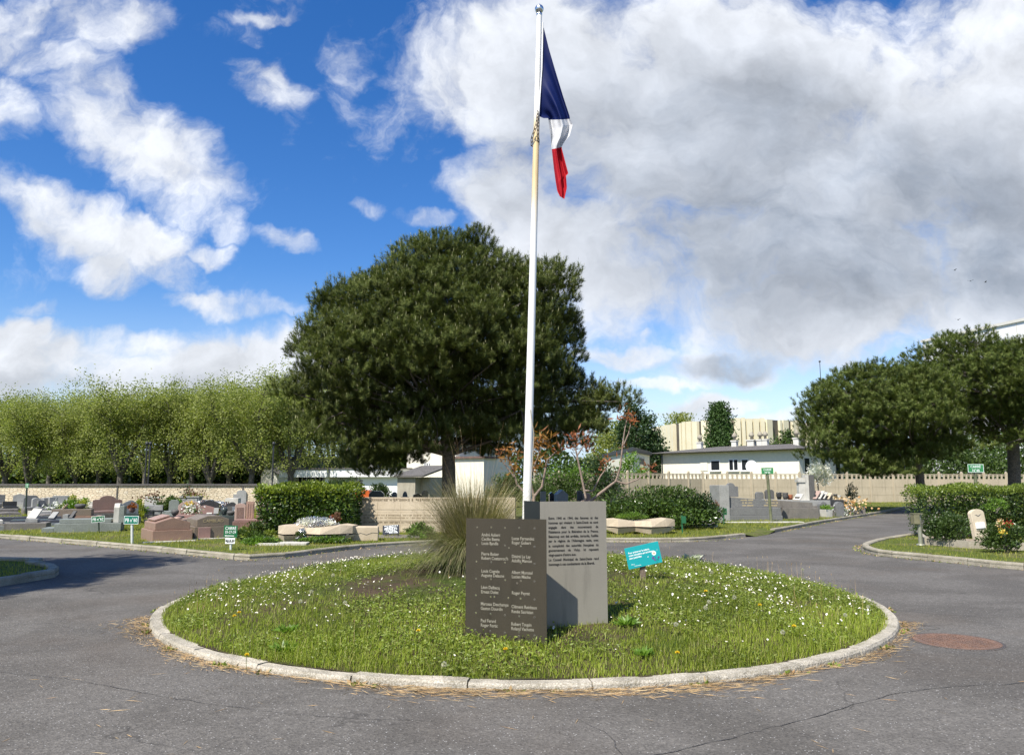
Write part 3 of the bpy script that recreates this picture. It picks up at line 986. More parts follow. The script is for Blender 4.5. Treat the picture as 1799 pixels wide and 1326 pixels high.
def pine(name, label, outline, Y, depth, trunk_px, seed, n_cl=120, r_cl=0.85, shoots=80, needles=22, nl=0.15, wd=0.013, mat_=None, group=None, candle=0.35, under=None):
    """outline: crown silhouette in photo pixels, taken as the shape of the crown at its own distance; trunk_px: pixels up the stem"""
    g = np.random.default_rng(seed)
    rr_ = random.Random(seed)
    base = P(trunk_px[0][0], trunk_px[0][1], Y)
    base.z = 0.0
    root = thing(name, label, 'tree', base, group=group)
    pw = [(P(x, y, Y).x - base.x, P(x, y, Y).z) for x, y in outline]
    pa = np.array(pw)
    lo, hi = pa.min(0), pa.max(0)
    # cluster centres: inside the outline, spread through the depth of the crown
    cen, tries = [], 0
    zc = (lo[1] + hi[1]) / 2
    maxd = None
    while len(cen) < n_cl and tries < 60000:
        xs = g.uniform(lo[0], hi[0], 400)
        zs = g.uniform(lo[1], hi[1], 400)
        ins, ds = in_poly(xs, zs, pw)
        maxd = max(maxd or 0, ds[ins].max() if ins.any() else 0)
        for x, z, i, d in zip(xs, zs, ins, ds):
            tries += 1
            if not i or d < r_cl * 0.70:
                continue
            ey = depth * min(d / maxd, 1) ** .8
            y = ey * (1 if g.random() < .5 else -1) * g.random() ** 0.45
            c = np.array([x, y, z])
            rad = r_cl * g.uniform(.7, 1.25)
            if all(np.linalg.norm((c - q[0]) * (1, 1, 1.15)) > 0.72 * (rad + q[1]) / 2 * 1.25 for q in cen):
                cen.append((c, min(rad, d + 0.04)))
                if len(cen) >= n_cl:
                    break
    # leading shoots standing proud of the outline
    per = [np.array(p_) for p_ in pw]
    for a_, b_ in zip(per, per[1:] + per[:1]):
        for _ in range(max(1, int(np.linalg.norm(b_ - a_) / (r_cl * 1.35)))):
            q = a_ + (b_ - a_) * g.random()
            if q[1] > lo[1] + .25 * (hi[1] - lo[1]):
                ctr = np.array([(lo[0] + hi[0]) / 2, (lo[1] + hi[1]) / 2])
                q = q + (ctr - q) / np.linalg.norm(ctr - q) * r_cl * .72
                cen.append((np.array([q[0], g.normal() * .6, q[1] - r_cl * .12]), r_cl * g.uniform(.5, .85)))
    for ux, uy in under or ():
        for _ in range(2):
            q = P(ux, uy, Y)
            cen.append((np.array([q.x - base.x + g.normal() * .2, g.uniform(-.6, .45) * depth, q.z]), r_cl * g.uniform(.75, 1.0)))
    print(name, seed, 'clusters', len(cen))
    Vs, Fs, off = [], [], 0
    cV, cF, coff = [], [], 0
    for c, r in cen:
        m = max(5, int(shoots * (r / r_cl) ** 2))
        d = rand_dirs(m, g)
        d[:, 2] = np.abs(d[:, 2]) * 1.15 - 0.30
        d = unit(d)
        p = c + d * r * (g.uniform(0.25, 1.0, (m, 1)) ** 0.5) * np.array([1.1, 1.1, 0.8])
        ax = unit(d * 0.55 + np.array([0, 0, 0.75]) + g.normal(size=(m, 3)) * 0.18)
        ln = g.uniform(.16, .34, m) * (nl / 0.15) ** .5
        V, F = needle_tris(p, ax, ln * .8, needles, nl, wd, g, 1.0)
        Vs.append(V); Fs.append(F + off); off += len(V)
        if candle:
            q = g.random(m) < candle
            if q.any():
                V, F = leaf_quads(p[q] + ax[q] * ln[q][:, None], ax[q] * .3 + np.array([0, 0, 1.0]), g.uniform(.08, .17, q.sum()), .022, 0.0, g)
                cV.append(V); cF.append(F + coff); coff += len(V)
    crown = link('crown', npmesh('pine_crown', np.concatenate(Vs), np.concatenate(Fs), mat_ or M_NEEDLE), root)
    if cV:
        link('candles', npmesh('pine_candles', np.concatenate(cV), np.concatenate(cF), M_CANDLE), crown)
    # stem and boughs
    mb = MB()
    tp = [(P(x, y, Y).x - base.x, 0.0, P(x, y, Y).z) for x, y, _ in trunk_px]
    tr = [r for _, _, r in trunk_px]
    tp[0] = (tp[0][0], 0, -.05)
    mb.tube([tp[0]] + [tuple(Vector(tp[0]).lerp(Vector(tp[1]), .12))] + tp[1:], [tr[0] * 1.3, tr[0]] + tr[1:], 12, caps=True)
    spine = [Vector(p) for p in tp[1:]]
    for c, r in cen:
        c = Vector(c)
        s = max(spine, key=lambda q: -abs((c - q).length - 0.0) - 2.2 * max(0, q.z - c.z + .4))
        if c.z < spine[0].z + 1.1:            # low boughs hang from the ones above
            ups = [Vector(o_) for o_, _ in cen if o_[2] > c.z + .35]
            s = min(ups, key=lambda q: (q - c).length) if ups else s
        L = (c - s).length
        limbs(mb, s, c, .02 + .012 * L, .012, .12, rr_, 5, 6)
    mb.build('trunk', M_BARK, root)
    return root


PINE_OUT = [(515, 640), (520, 600), (552, 565), (556, 530), (578, 508), (612, 485), (645, 476), (672, 458), (702, 440), (716, 424), (735, 432), (752, 414), (775, 412), (800, 424), (822, 404), (850, 408),
            (870, 416), (884, 440), (893, 462), (912, 450), (935, 452), (955, 470), (985, 466), (1012, 474), (1024, 508), (1012, 535), (1026, 560), (1030, 640), (1016, 682), (1045, 676), (1075, 684), (1086, 712),
            (1072, 745), (1048, 778), (1000, 795), (950, 800), (900, 790), (850, 806), (800, 796), (750, 806), (705, 800), (690, 828), (664, 850), (640, 842), (622, 812), (585, 780), (552, 752), (533, 724), (531, 690)]
big_pine = pine('pine_tree', 'large dark round crowned pine tree standing behind the flagpole and the engraved wall', PINE_OUT, 27.0, 4.6,
                [(790, 915, .26), (788, 800, .23), (782, 740, .21), (775, 660, .17), (782, 590, .12), (800, 520, .08), (815, 460, .04)], 4, n_cl=330, r_cl=.78, shoots=96, needles=56, nl=.15, wd=.0125, under=[(640, 818), (662, 832), (690, 806), (618, 796), (722, 796), (760, 792), (700, 775), (660, 780), (830, 790), (870, 796), (905, 778), (950, 788), (1000, 780), (1045, 752), (1068, 712), (560, 738), (590, 768), (545, 700), (850, 770), (930, 760), (790, 770), (980, 750), (740, 770)])

RP1 = [(1408, 770), (1404, 730), (1414, 690), (1440, 665), (1470, 642), (1500, 640), (1525, 628), (1560, 640), (1590, 632), (1615, 640), (1650, 660), (1670, 700), (1690, 740), (1680, 780), (1640, 815), (1590, 832), (1540, 842), (1500, 838), (1460, 832), (1448, 810), (1425, 792)]
pine('pine_tree', 'lower broad pine with an umbrella crown and leaning trunk right of the white house', RP1, 42.0, 4.4, [(1621, 888, .24), (1612, 800, .21), (1600, 740, .17), (1570, 700, .12), (1545, 670, .06)], 7, n_cl=190, r_cl=.95, shoots=60, needles=38, nl=.19, wd=.023, mat_=M_NEEDLE2, candle=.25, under=[(1462, 815), (1480, 828), (1505, 830), (1530, 834), (1560, 832), (1590, 822), (1640, 805), (1665, 790), (1430, 780), (1440, 800), (1610, 800), (1550, 815)])
RP2 = [(1590, 660), (1600, 615), (1640, 590), (1660, 577), (1690, 580), (1720, 596), (1760, 592), (1799, 597), (1860, 600), (1920, 620), (1950, 680), (1940, 750), (1880, 790), (1830, 800), (1790, 765), (1740, 790), (1700, 770), (1670, 790), (1640, 740), (1600, 710)]
pine('pine_tree', 'taller pine with its thick dark trunk rising behind the clipped hedge', RP2, 44.0, 5.2, [(1783, 888, .34), (1780, 780, .31), (1776, 720, .24), (1770, 670, .17), (1765, 620, .07)], 9, under=[(1690, 780), (1720, 790), (1745, 775), (1800, 770), (1830, 790), (1660, 765), (1770, 760)], n_cl=220, r_cl=1.05, shoots=60, needles=38, nl=.20, wd=.025, mat_=M_NEEDLE2, candle=.25)


# plane trees beyond the stone wall
def plane_meshes(seed, hgt=10.0, wid=5.2, leaves=26000, lsz=.165):
    g = np.random.default_rng(seed)
    rr_ = random.Random(seed)
    mb = MB()
    fork = Vector((rr_.uniform(-.2, .2), 0, rr_.uniform(1.7, 2.6)))
    mb.tube([(0, 0, -.1), (0, 0, .3), fork], [.34, .27, .23], 9)
    tips = []
    nb = rr_.randint(5, 6)
    for i in range(nb):
        a = 2 * math.pi * i / nb + rr_.uniform(-.3, .3)
        sp = rr_.uniform(.20, .62)
        mid = fork + Vector((math.cos(a) * sp * wid * .55, math.sin(a) * sp * wid * .55, hgt * rr_.uniform(.22, .3)))
        top = Vector((math.cos(a) * sp * wid * 1.25, math.sin(a) * sp * wid * 1.25, hgt * rr_.uniform(.72, .94)))
        mb.tube([fork, fork.lerp(mid, .5) + Vector((0, 0, -.15)), mid, mid.lerp(top, .5) + Vector((rr_.uniform(-.3, .3), rr_.uniform(-.3, .3), 0)), top], [.21, .17, .13, .08, .025], 7, caps=False)
        for j in range(15):
            t = rr_.uniform(.15, 1)
            b = mid.lerp(top, t)
            e = b + Vector((rr_.gauss(0, 1.1), rr_.gauss(0, 1.1), rr_.uniform(.2, 1.7)))
            mb.tube([b, b.lerp(e, .5) + Vector((0, 0, .12)), e], [.035, .025, .01], 4, caps=False)
            tips.append(e)
            tips.append(b.lerp(e, .6))
    tips = np.array([tuple(t) for t in tips])
    cl = []
    for t in tips:
        for _ in range(3):
            cl.append(t + g.normal(size=3) * (.55, .55, .7))
    for _ in range(48):                      # lower skirt of drooping twigs
        a = g.uniform(0, 2 * math.pi)
        r = wid * .95 * g.uniform(.35, 1) ** .5
        cl.append(np.array([math.cos(a) * r, math.sin(a) * r, hgt * g.uniform(.3, .62)]))
    cl = np.array(cl)
    ix = g.integers(0, len(cl), leaves)
    pos = cl[ix] + g.normal(size=(leaves, 3)) * np.array([.33, .33, .42])
    ax = g.normal(size=(leaves, 3)) * (1, 1, .8) + np.array([0, 0, -.25])
    V, F = leaf_quads(pos, ax, g.uniform(.7, 1.25, leaves) * lsz, g.uniform(.6, 1.0, leaves) * lsz * .85, .12, g)
    return npmesh('plane_crown', V, F, M_PLANE), mb.mesh('plane_trunk', M_BARKG)


PM = [plane_meshes(s) for s in (21, 22, 23, 24)]
PLANES = [  # x, top y, depth, label
    (9, 674, 66, 'spring green plane tree at the left edge of the picture, beyond the stone wall'),
    (47, 686, 62, 'lower plane tree with a forked trunk, second along the wall from the picture edge'),
    (129, 700, 64, 'small thin plane tree in the dip of the tree line, beyond the stone wall'),
    (210, 668, 61, 'tall plane tree with a clear V shaped trunk right of the dip'),
    (296, 665, 62, 'bushy plane tree with a many stemmed trunk near the twin poles'),
    (372, 662, 61, 'plane tree just left of the narrow white house'),
    (440, 660, 60, 'plane tree just right of the narrow white house, its limbs leaning outward'),
    (510, 664, 61, 'plane tree beside the grey gable, partly behind the big pine'),
    (585, 668, 66, 'plane tree behind the white pavilion, mostly hidden by the big pine')]
for i, (px, ty, Y, lab) in enumerate(PLANES):
    c, t = PM[i % 4]
    b = P(px, 850, Y)
    top = P(px, ty, Y).z
    r_ = thing('plane_tree', lab, 'tree', (b.x, b.y, 0), random.uniform(0, 6), 'plane trees in a row beyond the stone wall')
    s = top / 11.2
    r_.scale = (s * random.uniform(.92, 1.08), s * random.uniform(.92, 1.08), s)
    link('crown', c, r_)
    link('trunk', t, r_)
BACK = [(85, 692, 78, 'the leftmost of the plane trees of the second row, showing through the dip'), (255, 676, 76, 'second row plane tree filling the gap behind the V shaped trunk'), (335, 668, 77, 'second row plane tree behind the bushy many stemmed one'),
        (405, 668, 78, 'second row plane tree directly behind the narrow white house'), (475, 668, 76, 'second row plane tree behind the grey gable'), (545, 672, 77, 'second row plane tree nearest to the big pine'), (170, 690, 79, 'second row plane tree between the dip and the V shaped trunk')]
for i, (px, ty, Y, lab) in enumerate(BACK):
    c, t = PM[(i + 2) % 4]
    b = P(px, 850, Y)
    s = P(px, ty, Y).z / 11.2
    r_ = thing('plane_tree', lab, 'tree', (b.x, b.y, 0), random.uniform(0, 6), 'plane trees in a row beyond the stone wall')
    r_.scale = (s, s, s)
    link('crown', c, r_)
    link('trunk', t, r_)


def leafbox(n, size, cell, g, top_only=False, lump=.14):
    """points just inside the faces of a clipped hedge, with their outward directions"""
    sx, sy, sz = size
    pts = g.uniform(-.5, .5, (n, 3)) * np.array([sx, sy, sz])
    f = g.random(n)
    a = np.array([sy * sz, sx * sz, sx * sy]) * np.array([1, 1, 1.2])
    a = a / a.sum()
    which = np.where(f < a[0], 0, np.where(f < a[0] + a[1], 1, 2))
    sgn = np.where(g.random(n) < .5, -1, 1)
    sgn = np.where(which == 2, np.where(g.random(n) < .97, 1, -1), sgn)
    nor = np.zeros((n, 3))
    for i in range(3):
        q = which == i
        pts[q, i] = sgn[q] * (.5 * size[i] - np.abs(g.normal(size=q.sum())) * .11)
        nor[q, i] = sgn[q]
    w = np.sin(pts[:, 0] * 3.3 + g.uniform(0, 6)) * np.sin(pts[:, 2] * 3.7 + pts[:, 1] * 2.9) * lump
    pts += nor * w[:, None]
    # rounded corners
    for i, j in ((0, 2), (1, 2), (0, 1)):
        ex = np.abs(pts[:, i]) / (.5 * size[i])
        ey = np.abs(pts[:, j]) / (.5 * size[j])
        q = (ex > .82) & (ey > .82)
        pts[q] *= .955
    pts[:, 2] += sz / 2
    return pts, nor


def hedge(name, label, cat, loc, rz, size, n, L, mats, top_frac=.5, seed=1, flare=0.0, group=None, lump=.14):
    g = np.random.default_rng(seed)
    root = thing(name, label, cat, loc, rz, group)
    pts, nor = leafbox(n, size, .2, g, lump=lump)
    if flare:
        pts[:, :2] *= 1 + flare * (pts[:, 2:3] / size[2] - .5)
    ax = nor * .75 + g.normal(size=(n, 3)) * .75 + np.array([0, 0, .35])
    up = (pts[:, 2] > size[2] * (.90 - .42 * g.random(n) ** 2.2)) & (g.random(n) < .92)  # leaves towards the top take the painted sunlit tone
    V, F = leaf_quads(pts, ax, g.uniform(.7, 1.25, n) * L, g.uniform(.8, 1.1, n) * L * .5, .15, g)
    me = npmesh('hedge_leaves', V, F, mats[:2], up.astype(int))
    link('foliage', me, root)
    mb = MB()
    rr_ = random.Random(seed)
    for i in range(int(size[0] * 5)):
        x, y = rr_.uniform(-.42, .42) * size[0], rr_.uniform(-.3, .3) * size[1]
        mb.tube([(x, y, -.02), (x + rr_.uniform(-.1, .1), y, size[2] * .4), (x + rr_.uniform(-.25, .25), y + rr_.uniform(-.2, .2), size[2] * .93)], [.022, .018, .006], 5, caps=False)
    mb.build('stems', M_BARKG, root)
    core = MB()          # shaded twiggy middle, so that one cannot see through
    V2, F2 = leaf_quads(g.uniform(-.42, .42, (n // 3, 3)) * np.array(size) + np.array([0, 0, size[2] * .5]), g.normal(size=(n // 3, 3)), L * 1.3, L * .9, .1, g)
    link('inner_leaves', npmesh('inner_leaves', V2, F2, mats[0]), root)
    return root


def shrub(name, label, cat, loc, size, n, L, mats, seed=1, group=None, clumps=26, up=.4, width=.5, stems=6, z0=.15, topmat=False):
    g = np.random.default_rng(seed)
    root = thing(name, label, cat, loc, 0, group)
    d = rand_dirs(clumps, g)
    d[:, 2] = np.abs(d[:, 2])
    cen = d * (g.random((clumps, 1)) ** .33) * np.array(size) * np.array([.42, .42, .66]) + np.array([0, 0, z0 * size[2]])
    ix = g.integers(0, clumps, n)
    pos = cen[ix] + unit(g.normal(size=(n, 3))) * (g.random((n, 1)) ** .4) * np.array(size) * np.array([.16, .16, .15]) 
    pos[:, 2] = np.maximum(pos[:, 2], .01)
    ax = unit(pos - np.array([0, 0, size[2] * .15])) * .5 + g.normal(size=(n, 3)) * .6 + np.array([0, 0, up])
    V, F = leaf_quads(pos, ax, g.uniform(.6, 1.25, n) * L, g.uniform(.7, 1.1, n) * L * width, .12, g)
    ms = mats if isinstance(mats, (list, tuple)) else [mats]
    if len(ms) > 1:
        mi = ((pos[:, 2] > size[2] * .55) & (g.random(n) < .7)).astype(int) if topmat else (g.random(clumps) < .4).astype(int)[ix]
    else:
        mi = None
    link('foliage', npmesh('shrub_leaves', V, F, ms, mi), root)
    if stems:
        mb = MB()
        for i in range(stems):
            c = cen[g.integers(0, clumps)]
            mb.tube([(g.normal() * .04, g.normal() * .04, -.02), tuple(c * .5 + np.array([0, 0, .05])), tuple(c)], [.02, .015, .006], 5, caps=False)
        mb.build('stems', M_BARKG, root)
    return root


GZ = LZ
# laurel block on the left
p = G(545, 945)
hedge('laurel_hedge', 'clipped cherry laurel block with bright yellow green top behind the stone planter', 'hedge', (P(546, 850, 23.6).x, 23.6, GZ), R(-4), (2.9, 1.5, 1.42), 9500, .115, [M_LAUREL, M_LAURELTOP], .5, 3, .10)
# big mixed shrub on the right of the stele
shrub('evergreen_shrub', 'broad dense evergreen shrub behind the right stone planter', 'shrub', (P(1150, 850, 26.2).x, 26.2, GZ), (4.4, 2.6, 1.62), 15000, .125, [M_LAUREL, M_BUSHMID], 31, clumps=90, topmat=True)
shrub('evergreen_shrub', 'smaller dark rounded shrub at the right end of the broad evergreen one', 'shrub', (P(1222, 850, 26.4).x, 26.4, GZ), (1.9, 1.6, 1.45), 6000, .10, [M_DARKLEAF, M_PRIVET], 32, clumps=40)
# clipped hedge on the right wedge
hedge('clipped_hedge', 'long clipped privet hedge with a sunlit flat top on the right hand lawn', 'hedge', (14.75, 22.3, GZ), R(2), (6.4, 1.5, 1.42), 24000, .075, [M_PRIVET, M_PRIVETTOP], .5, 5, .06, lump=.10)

# trees of the right background
def leaf_tree(name, label, px, ty, Y, wid, n, L, mats, seed, cone=0.0, trunk=.16, z0=.12, group=None):
    g = np.random.default_rng(seed)
    b = P(px, 850, Y)
    H_ = P(px, ty, Y).z
    root = thing(name, label, 'tree', (b.x, b.y, 0), 0, group)
    k_ = 90
    t = g.uniform(0, 1, k_)
    rad = (1 - t) ** .8 if cone > .5 else np.sqrt(np.clip(1 - (2 * t - .9) ** 2, .05, 1))
    a = g.uniform(0, 2 * math.pi, k_)
    rr_ = rad * wid * .5 * g.uniform(.35, 1, k_) ** .5
    cen = np.stack([np.cos(a) * rr_, np.sin(a) * rr_, H_ * (z0 + (1 - z0) * t * .95)], 1)
    ix = g.integers(0, k_, n)
    sp = wid * (.12 if cone > .5 else .11)
    pos = cen[ix] + g.normal(size=(n, 3)) * sp * np.array([1, 1, .9])
    pos[:, 2] = np.minimum(pos[:, 2], H_)
    ax = g.normal(size=(n, 3)) + np.array([0, 0, .8 if cone > .5 else 0.1])
    V, F = leaf_quads(pos, ax, g.uniform(.7, 1.2, n) * L, g.uniform(.6, 1.1, n) * L * .6, .12, g)
    link('crown', npmesh('tree_crown', V, F, mats), root)
    mb = MB().tube([(0, 0, -.05), (0, 0, H_ * .3), (.1, 0, H_ * .8)], [trunk, trunk * .8, trunk * .2], 8)
    for c in cen[::6]:
        mb.tube([(0, 0, c[2] * .6), tuple(c)], [trunk * .3, .01], 4, caps=False)
    mb.build('trunk', M_BARKG, root)
    return root


leaf_tree('thuja_tree', 'dense conical green thuja in front of the pale clad hall', 1268, 708, 98, 4.7, 19000, .34, M_THUJA, 41, 1, .2, .02)
leaf_tree('poplar_tree', 'tall narrow dark green tree left of the pale clad hall', 1119, 706, 92, 4.4, 9000, .36, M_DARKLEAF, 42, 0, .2)
leaf_tree('poplar_tree', 'lower dark tree leaning against the left end of the clad hall', 1148, 752, 92, 3.6, 6000, .34, M_DARKLEAF, 43, 0, .2, .05)
leaf_tree('broadleaf_tree', 'pale green leafy tree showing above the left end of the hall roof', 1196, 728, 150, 9.5, 7000, .5, M_PLANE, 44, 0, .3)
leaf_tree('broadleaf_tree', 'pale green tree between the big pine and the tall narrow dark tree', 1088, 742, 110, 7.0, 7000, .45, M_PLANE, 45, 0, .25)
leaf_tree('broadleaf_tree', 'small olive green tree by the right end of the white house roof', 1388, 756, 96, 4.6, 4000, .36, M_BUSHMID, 46, 0, .15)
leaf_tree('broadleaf_tree', 'leafy tree behind the fence under the crowns of the two right pines', 1665, 770, 72, 8.0, 8000, .32, M_BUSHMID, 47, 0, .2)
leaf_tree('broadleaf_tree', 'leafy tree behind the fence at the right edge, beyond the thick pine trunk', 1760, 760, 76, 9.0, 9000, .34, M_BUSHMID, 48, 0, .2)
leaf_tree('broadleaf_tree', 'dark tree behind the fence left of the leaning pine trunk', 1545, 785, 78, 7.0, 6000, .32, M_DARKLEAF, 49, 0, .2)
shrub('garden_bush', 'dark rounded bush in front of the small white cottage', 'shrub', (P(1045, 850, 55).x, 55, 0), (4.6, 3.6, 4.1), 6500, .2, [M_DARKLEAF], 51, clumps=60)
shrub('garden_bush', 'fresh green bush at the corner of the small white cottage', 'shrub', (P(1108, 850, 58).x, 58, 0), (3.6, 3.0, 4.4), 4500, .2, [M_EUPH], 52, clumps=40)
shrub('climber_bush', 'light green climber spilling over the concrete fence above the graves', 'shrub', (P(985, 850, 51).x, 51, 0), (5.2, 2.2, 3.3), 7000, .17, [M_BUSHMID, M_EUPH], 53, clumps=60)
shrub('climber_bush', 'green climber hanging down the fence near the flagpole', 'shrub', (P(952, 850, 49.5).x, 49.5, 0), (2.2, 1.6, 2.2), 3500, .15, [M_BUSHMID], 54, clumps=30)
shrub('garden_bush', 'dull green bush behind the ornamental grass, right of the cream house', 'shrub', (P(889, 850, 49).x, 49, 0), (2.6, 1.8, 2.6), 3500, .16, [M_PRIVET, M_BUSHMID], 57, clumps=36)
shrub('garden_bush', 'dark shrub in the gap behind the pavilion door', 'shrub', (P(597, 850, 52).x, 52, 0), (4.0, 2.4, 2.55), 4500, .16, [M_PRIVET], 55, clumps=40)
shrub('garden_bush', 'grey green shrub against the white pavilion wall', 'shrub', (P(668, 850, 50).x, 50, 0), (1.9, 1.5, 2.0), 2500, .14, [M_PRIVET], 56, clumps=24)
# tree mass far behind the plane trees: reads as one dark band
g = np.random.default_rng(77)
n = 64000
xs = g.uniform(-110, -8, n)
hh = 4.6 + 1.2 * np.sin(xs * .35) + .9 * np.sin(xs * 1.1 + 1)
pos = np.stack([xs, g.uniform(83, 88, n), g.uniform(0, 1, n) ** .8 * hh], 1)
V, F = leaf_quads(pos, g.normal(size=(n, 3)), g.uniform(.35, .7, n), g.uniform(.3, .5, n), .1, g)
tag(link('far_undergrowth', npmesh('far_undergrowth', V, F, [M_PRIVET, M_BUSHMID, M_PLANE], np.where(noise2(pos[:, 0], pos[:, 2] * 2, 1.1, 5) > .1, np.where(g.random(n) < .6, 2, 1), np.where(g.random(n) < .45, 1, 0)))), 'band of green undergrowth far behind the plane trees', 'undergrowth', kind='stuff')
n = 40000
xs = g.uniform(-170, 130, n)
hh = 7.5 + 1.5 * np.sin(xs * .2) + 1.0 * np.sin(xs * .7 + 1)
pos = np.stack([xs, g.uniform(168, 176, n), g.uniform(0, 1, n) ** .8 * hh], 1)
V, F = leaf_quads(pos, g.normal(size=(n, 3)), g.uniform(.6, 1.2, n), g.uniform(.5, .9, n), .1, g)
tag(link('far_trees', npmesh('far_trees', V, F, M_BUSHMID)), 'distant band of trees behind the houses', 'trees', kind='stuff')

# ---------------------------------------------------------------- grass, weeds, flowers, litter
def blades(pts, h, wdt, g, lean=.55):
    n = len(pts)
    a = g.uniform(0, 2 * math.pi, n)
    s = np.stack([np.cos(a), np.sin(a), np.zeros(n)], 1)
    l = np.stack([-np.sin(a), np.cos(a), np.zeros(n)], 1) * (g.normal(size=(n, 1)) * lean)
    h = np.asarray(h)[:, None]
    V = np.empty((n, 4, 3))
    V[:, 0] = pts - s * wdt * .5
    V[:, 1] = pts + s * wdt * .5
    V[:, 2] = pts + s * wdt * .14 + l * h + np.array([0, 0, 1]) * h
    V[:, 3] = pts - s * wdt * .14 + l * h + np.array([0, 0, 1]) * h
    return V.reshape(-1, 3), np.arange(n * 4).reshape(n, 4)


def disc(n, g, rmax=4.5):
    r = rmax * np.sqrt(g.random(n))
    a = g.uniform(0, 2 * math.pi, n)
    return MC[0] + r * np.cos(a), MC[1] + r * np.sin(a), r


g = np.random.default_rng(5)
x, y, r = disc(260000, g, 4.55)
# bare soil round the big grass tuft and behind the steles
bare = np.exp(-(((x + 1.0) / 1.35) ** 2 + ((y - 9.45) / 1.1) ** 2)) * 1.35 + .8 * np.exp(-(((x - 1.0) / .8) ** 2 + ((y - 9.9) / .9) ** 2)) + .75 * np.exp(-(((x - .62) / .35) ** 2 + ((y - 7.15) / .16) ** 2))
patch = noise2(x, y, 1.6, 3)
near = np.clip((9.2 - y) / 2.5, 0, 1)
keep = g.random(len(x)) < np.clip(1.05 - 1.25 * bare + .18 * patch, .04, 1) * (.62 + .38 * near)
x, y, r, patch, near = x[keep], y[keep], r[keep], patch[keep], near[keep]
pts = np.stack([x, y, mound_z(x, y) - .005], 1)
edge = np.clip((r - 3.6) / .9, 0, 1)
lush = np.clip(noise2(x, y, .8, 44) * 2.5, 0, 1) * near
h = (g.gamma(4.0, .0065, len(x)) + .010) * (1 + .45 * patch + .45 * edge + 1.1 * lush)
V, F = blades(pts, np.minimum(h, .2), .0065, g, .6)
tag(link('mound_grass', npmesh('mound_grass', V, F, M_GRASS)), 'long green spring grass growing over the round bed', 'grass', kind='stuff')

x, y, r = disc(150000, g)
pw = noise2(x, y, 2.4, 8)
bare = 1.35 * np.exp(-(((x + 1.0) / 1.25) ** 2 + ((y - 9.5) / 1.05) ** 2)) + .6 * np.exp(-(((x - .62) / .3) ** 2 + ((y - 7.15) / .14) ** 2))
keep = (pw > .02 + .35 * (g.random(len(x)) - .5)) & (g.random(len(x)) > bare * .95)
x, y, pw = x[keep], y[keep], pw[keep]
n = len(x)
pts = np.stack([x, y, mound_z(x, y) + np.abs(g.normal(size=n)) * .035 + .01], 1)
ax = g.normal(size=(n, 3)) * (1, 1, .35) + np.array([0, 0, .25])
V, F = leaf_quads(pts, ax, g.uniform(.014, .046, n), g.uniform(.010, .024, n), .18, g)
tag(link('clover_weeds', npmesh('clover_weeds', V, F, M_CLOVER)), 'low leafy weeds and clover among the grass of the round bed', 'weeds', kind='stuff')

# daisies in drifts, and their stems
def daisy_pts():
    out = []
    for (cx, cy, sx, sy, n) in ((-2.9, 10.6, .55, 1.1, 420), (-2.2, 8.6, .9, .55, 200), (-3.6, 9.3, .35, .8, 150), (2.9, 10.2, .8, 1.0, 480), (2.4, 8.7, 1.0, .7, 260), (3.4, 9.0, .5, .8, 160), (1.2, 8.0, .8, .5, 70), (.0, 7.6, 2.2, .6, 110), (-1.2, 12.8, 1.4, .5, 120), (-2.2, 12.3, .8, .6, 260)):
        xx = cx + g.normal(size=n) * sx
        yy_ = cy + g.normal(size=n) * sy
        q = (np.hypot(xx - MC[0], yy_ - MC[1]) < 4.38) & (noise2(xx, yy_, 3.2, 21) + .25 * g.normal(size=n) > -.08)
        out.append(np.stack([xx[q], yy_[q]], 1))
    return np.concatenate(out)


d2 = daisy_pts()
n = len(d2)
hz_ = g.uniform(.075, .135, n)
c3 = np.stack([d2[:, 0], d2[:, 1], mound_z(d2[:, 0], d2[:, 1]) + hz_], 1)
tilt = g.normal(size=(n, 2)) * .45 + np.array([.1, .15])
k_ = 9
a = np.linspace(0, 2 * math.pi, k_, endpoint=False)
R_ = g.uniform(.006, .0108, n)
V = np.zeros((n, k_ + 1, 3))
V[:, :k_, 0] = c3[:, :1] + np.cos(a) * R_[:, None]
V[:, :k_, 1] = c3[:, 1:2] + np.sin(a) * R_[:, None]
V[:, :k_, 2] = c3[:, 2:] - (np.cos(a) * tilt[:, :1] + np.sin(a) * tilt[:, 1:]) * R_[:, None] * -1.0
V[:, k_] = c3
V[:, k_, 2] -= .003
F = []
base = np.arange(n)[:, None] * (k_ + 1)
tri = np.concatenate([np.stack([base[:, 0] + i, base[:, 0] + (i + 1) % k_, base[:, 0] + k_], 1) for i in range(k_)])
dz = link('daisies', npmesh('daisy_petals', V.reshape(-1, 3), tri, M_PETAL))
tag(dz, 'hundreds of small white daisies scattered over the round bed', 'daisies', kind='stuff')
V2 = np.zeros((n, k_ + 1, 3))
V2[:] = V
V2[:, :k_] = c3[:, None] + (V[:, :k_] - c3[:, None]) * .36
V2[:, :, 2] += .0035
link('daisy_hearts', npmesh('daisy_hearts', V2.reshape(-1, 3), tri, M_YPETAL), dz)
V3, F3 = blades(c3 - np.stack([0 * hz_, 0 * hz_, hz_], 1), hz_, .003, g, 0.02)
link('daisy_stems', npmesh('daisy_stems', V3, F3, M_CLOVER), dz)

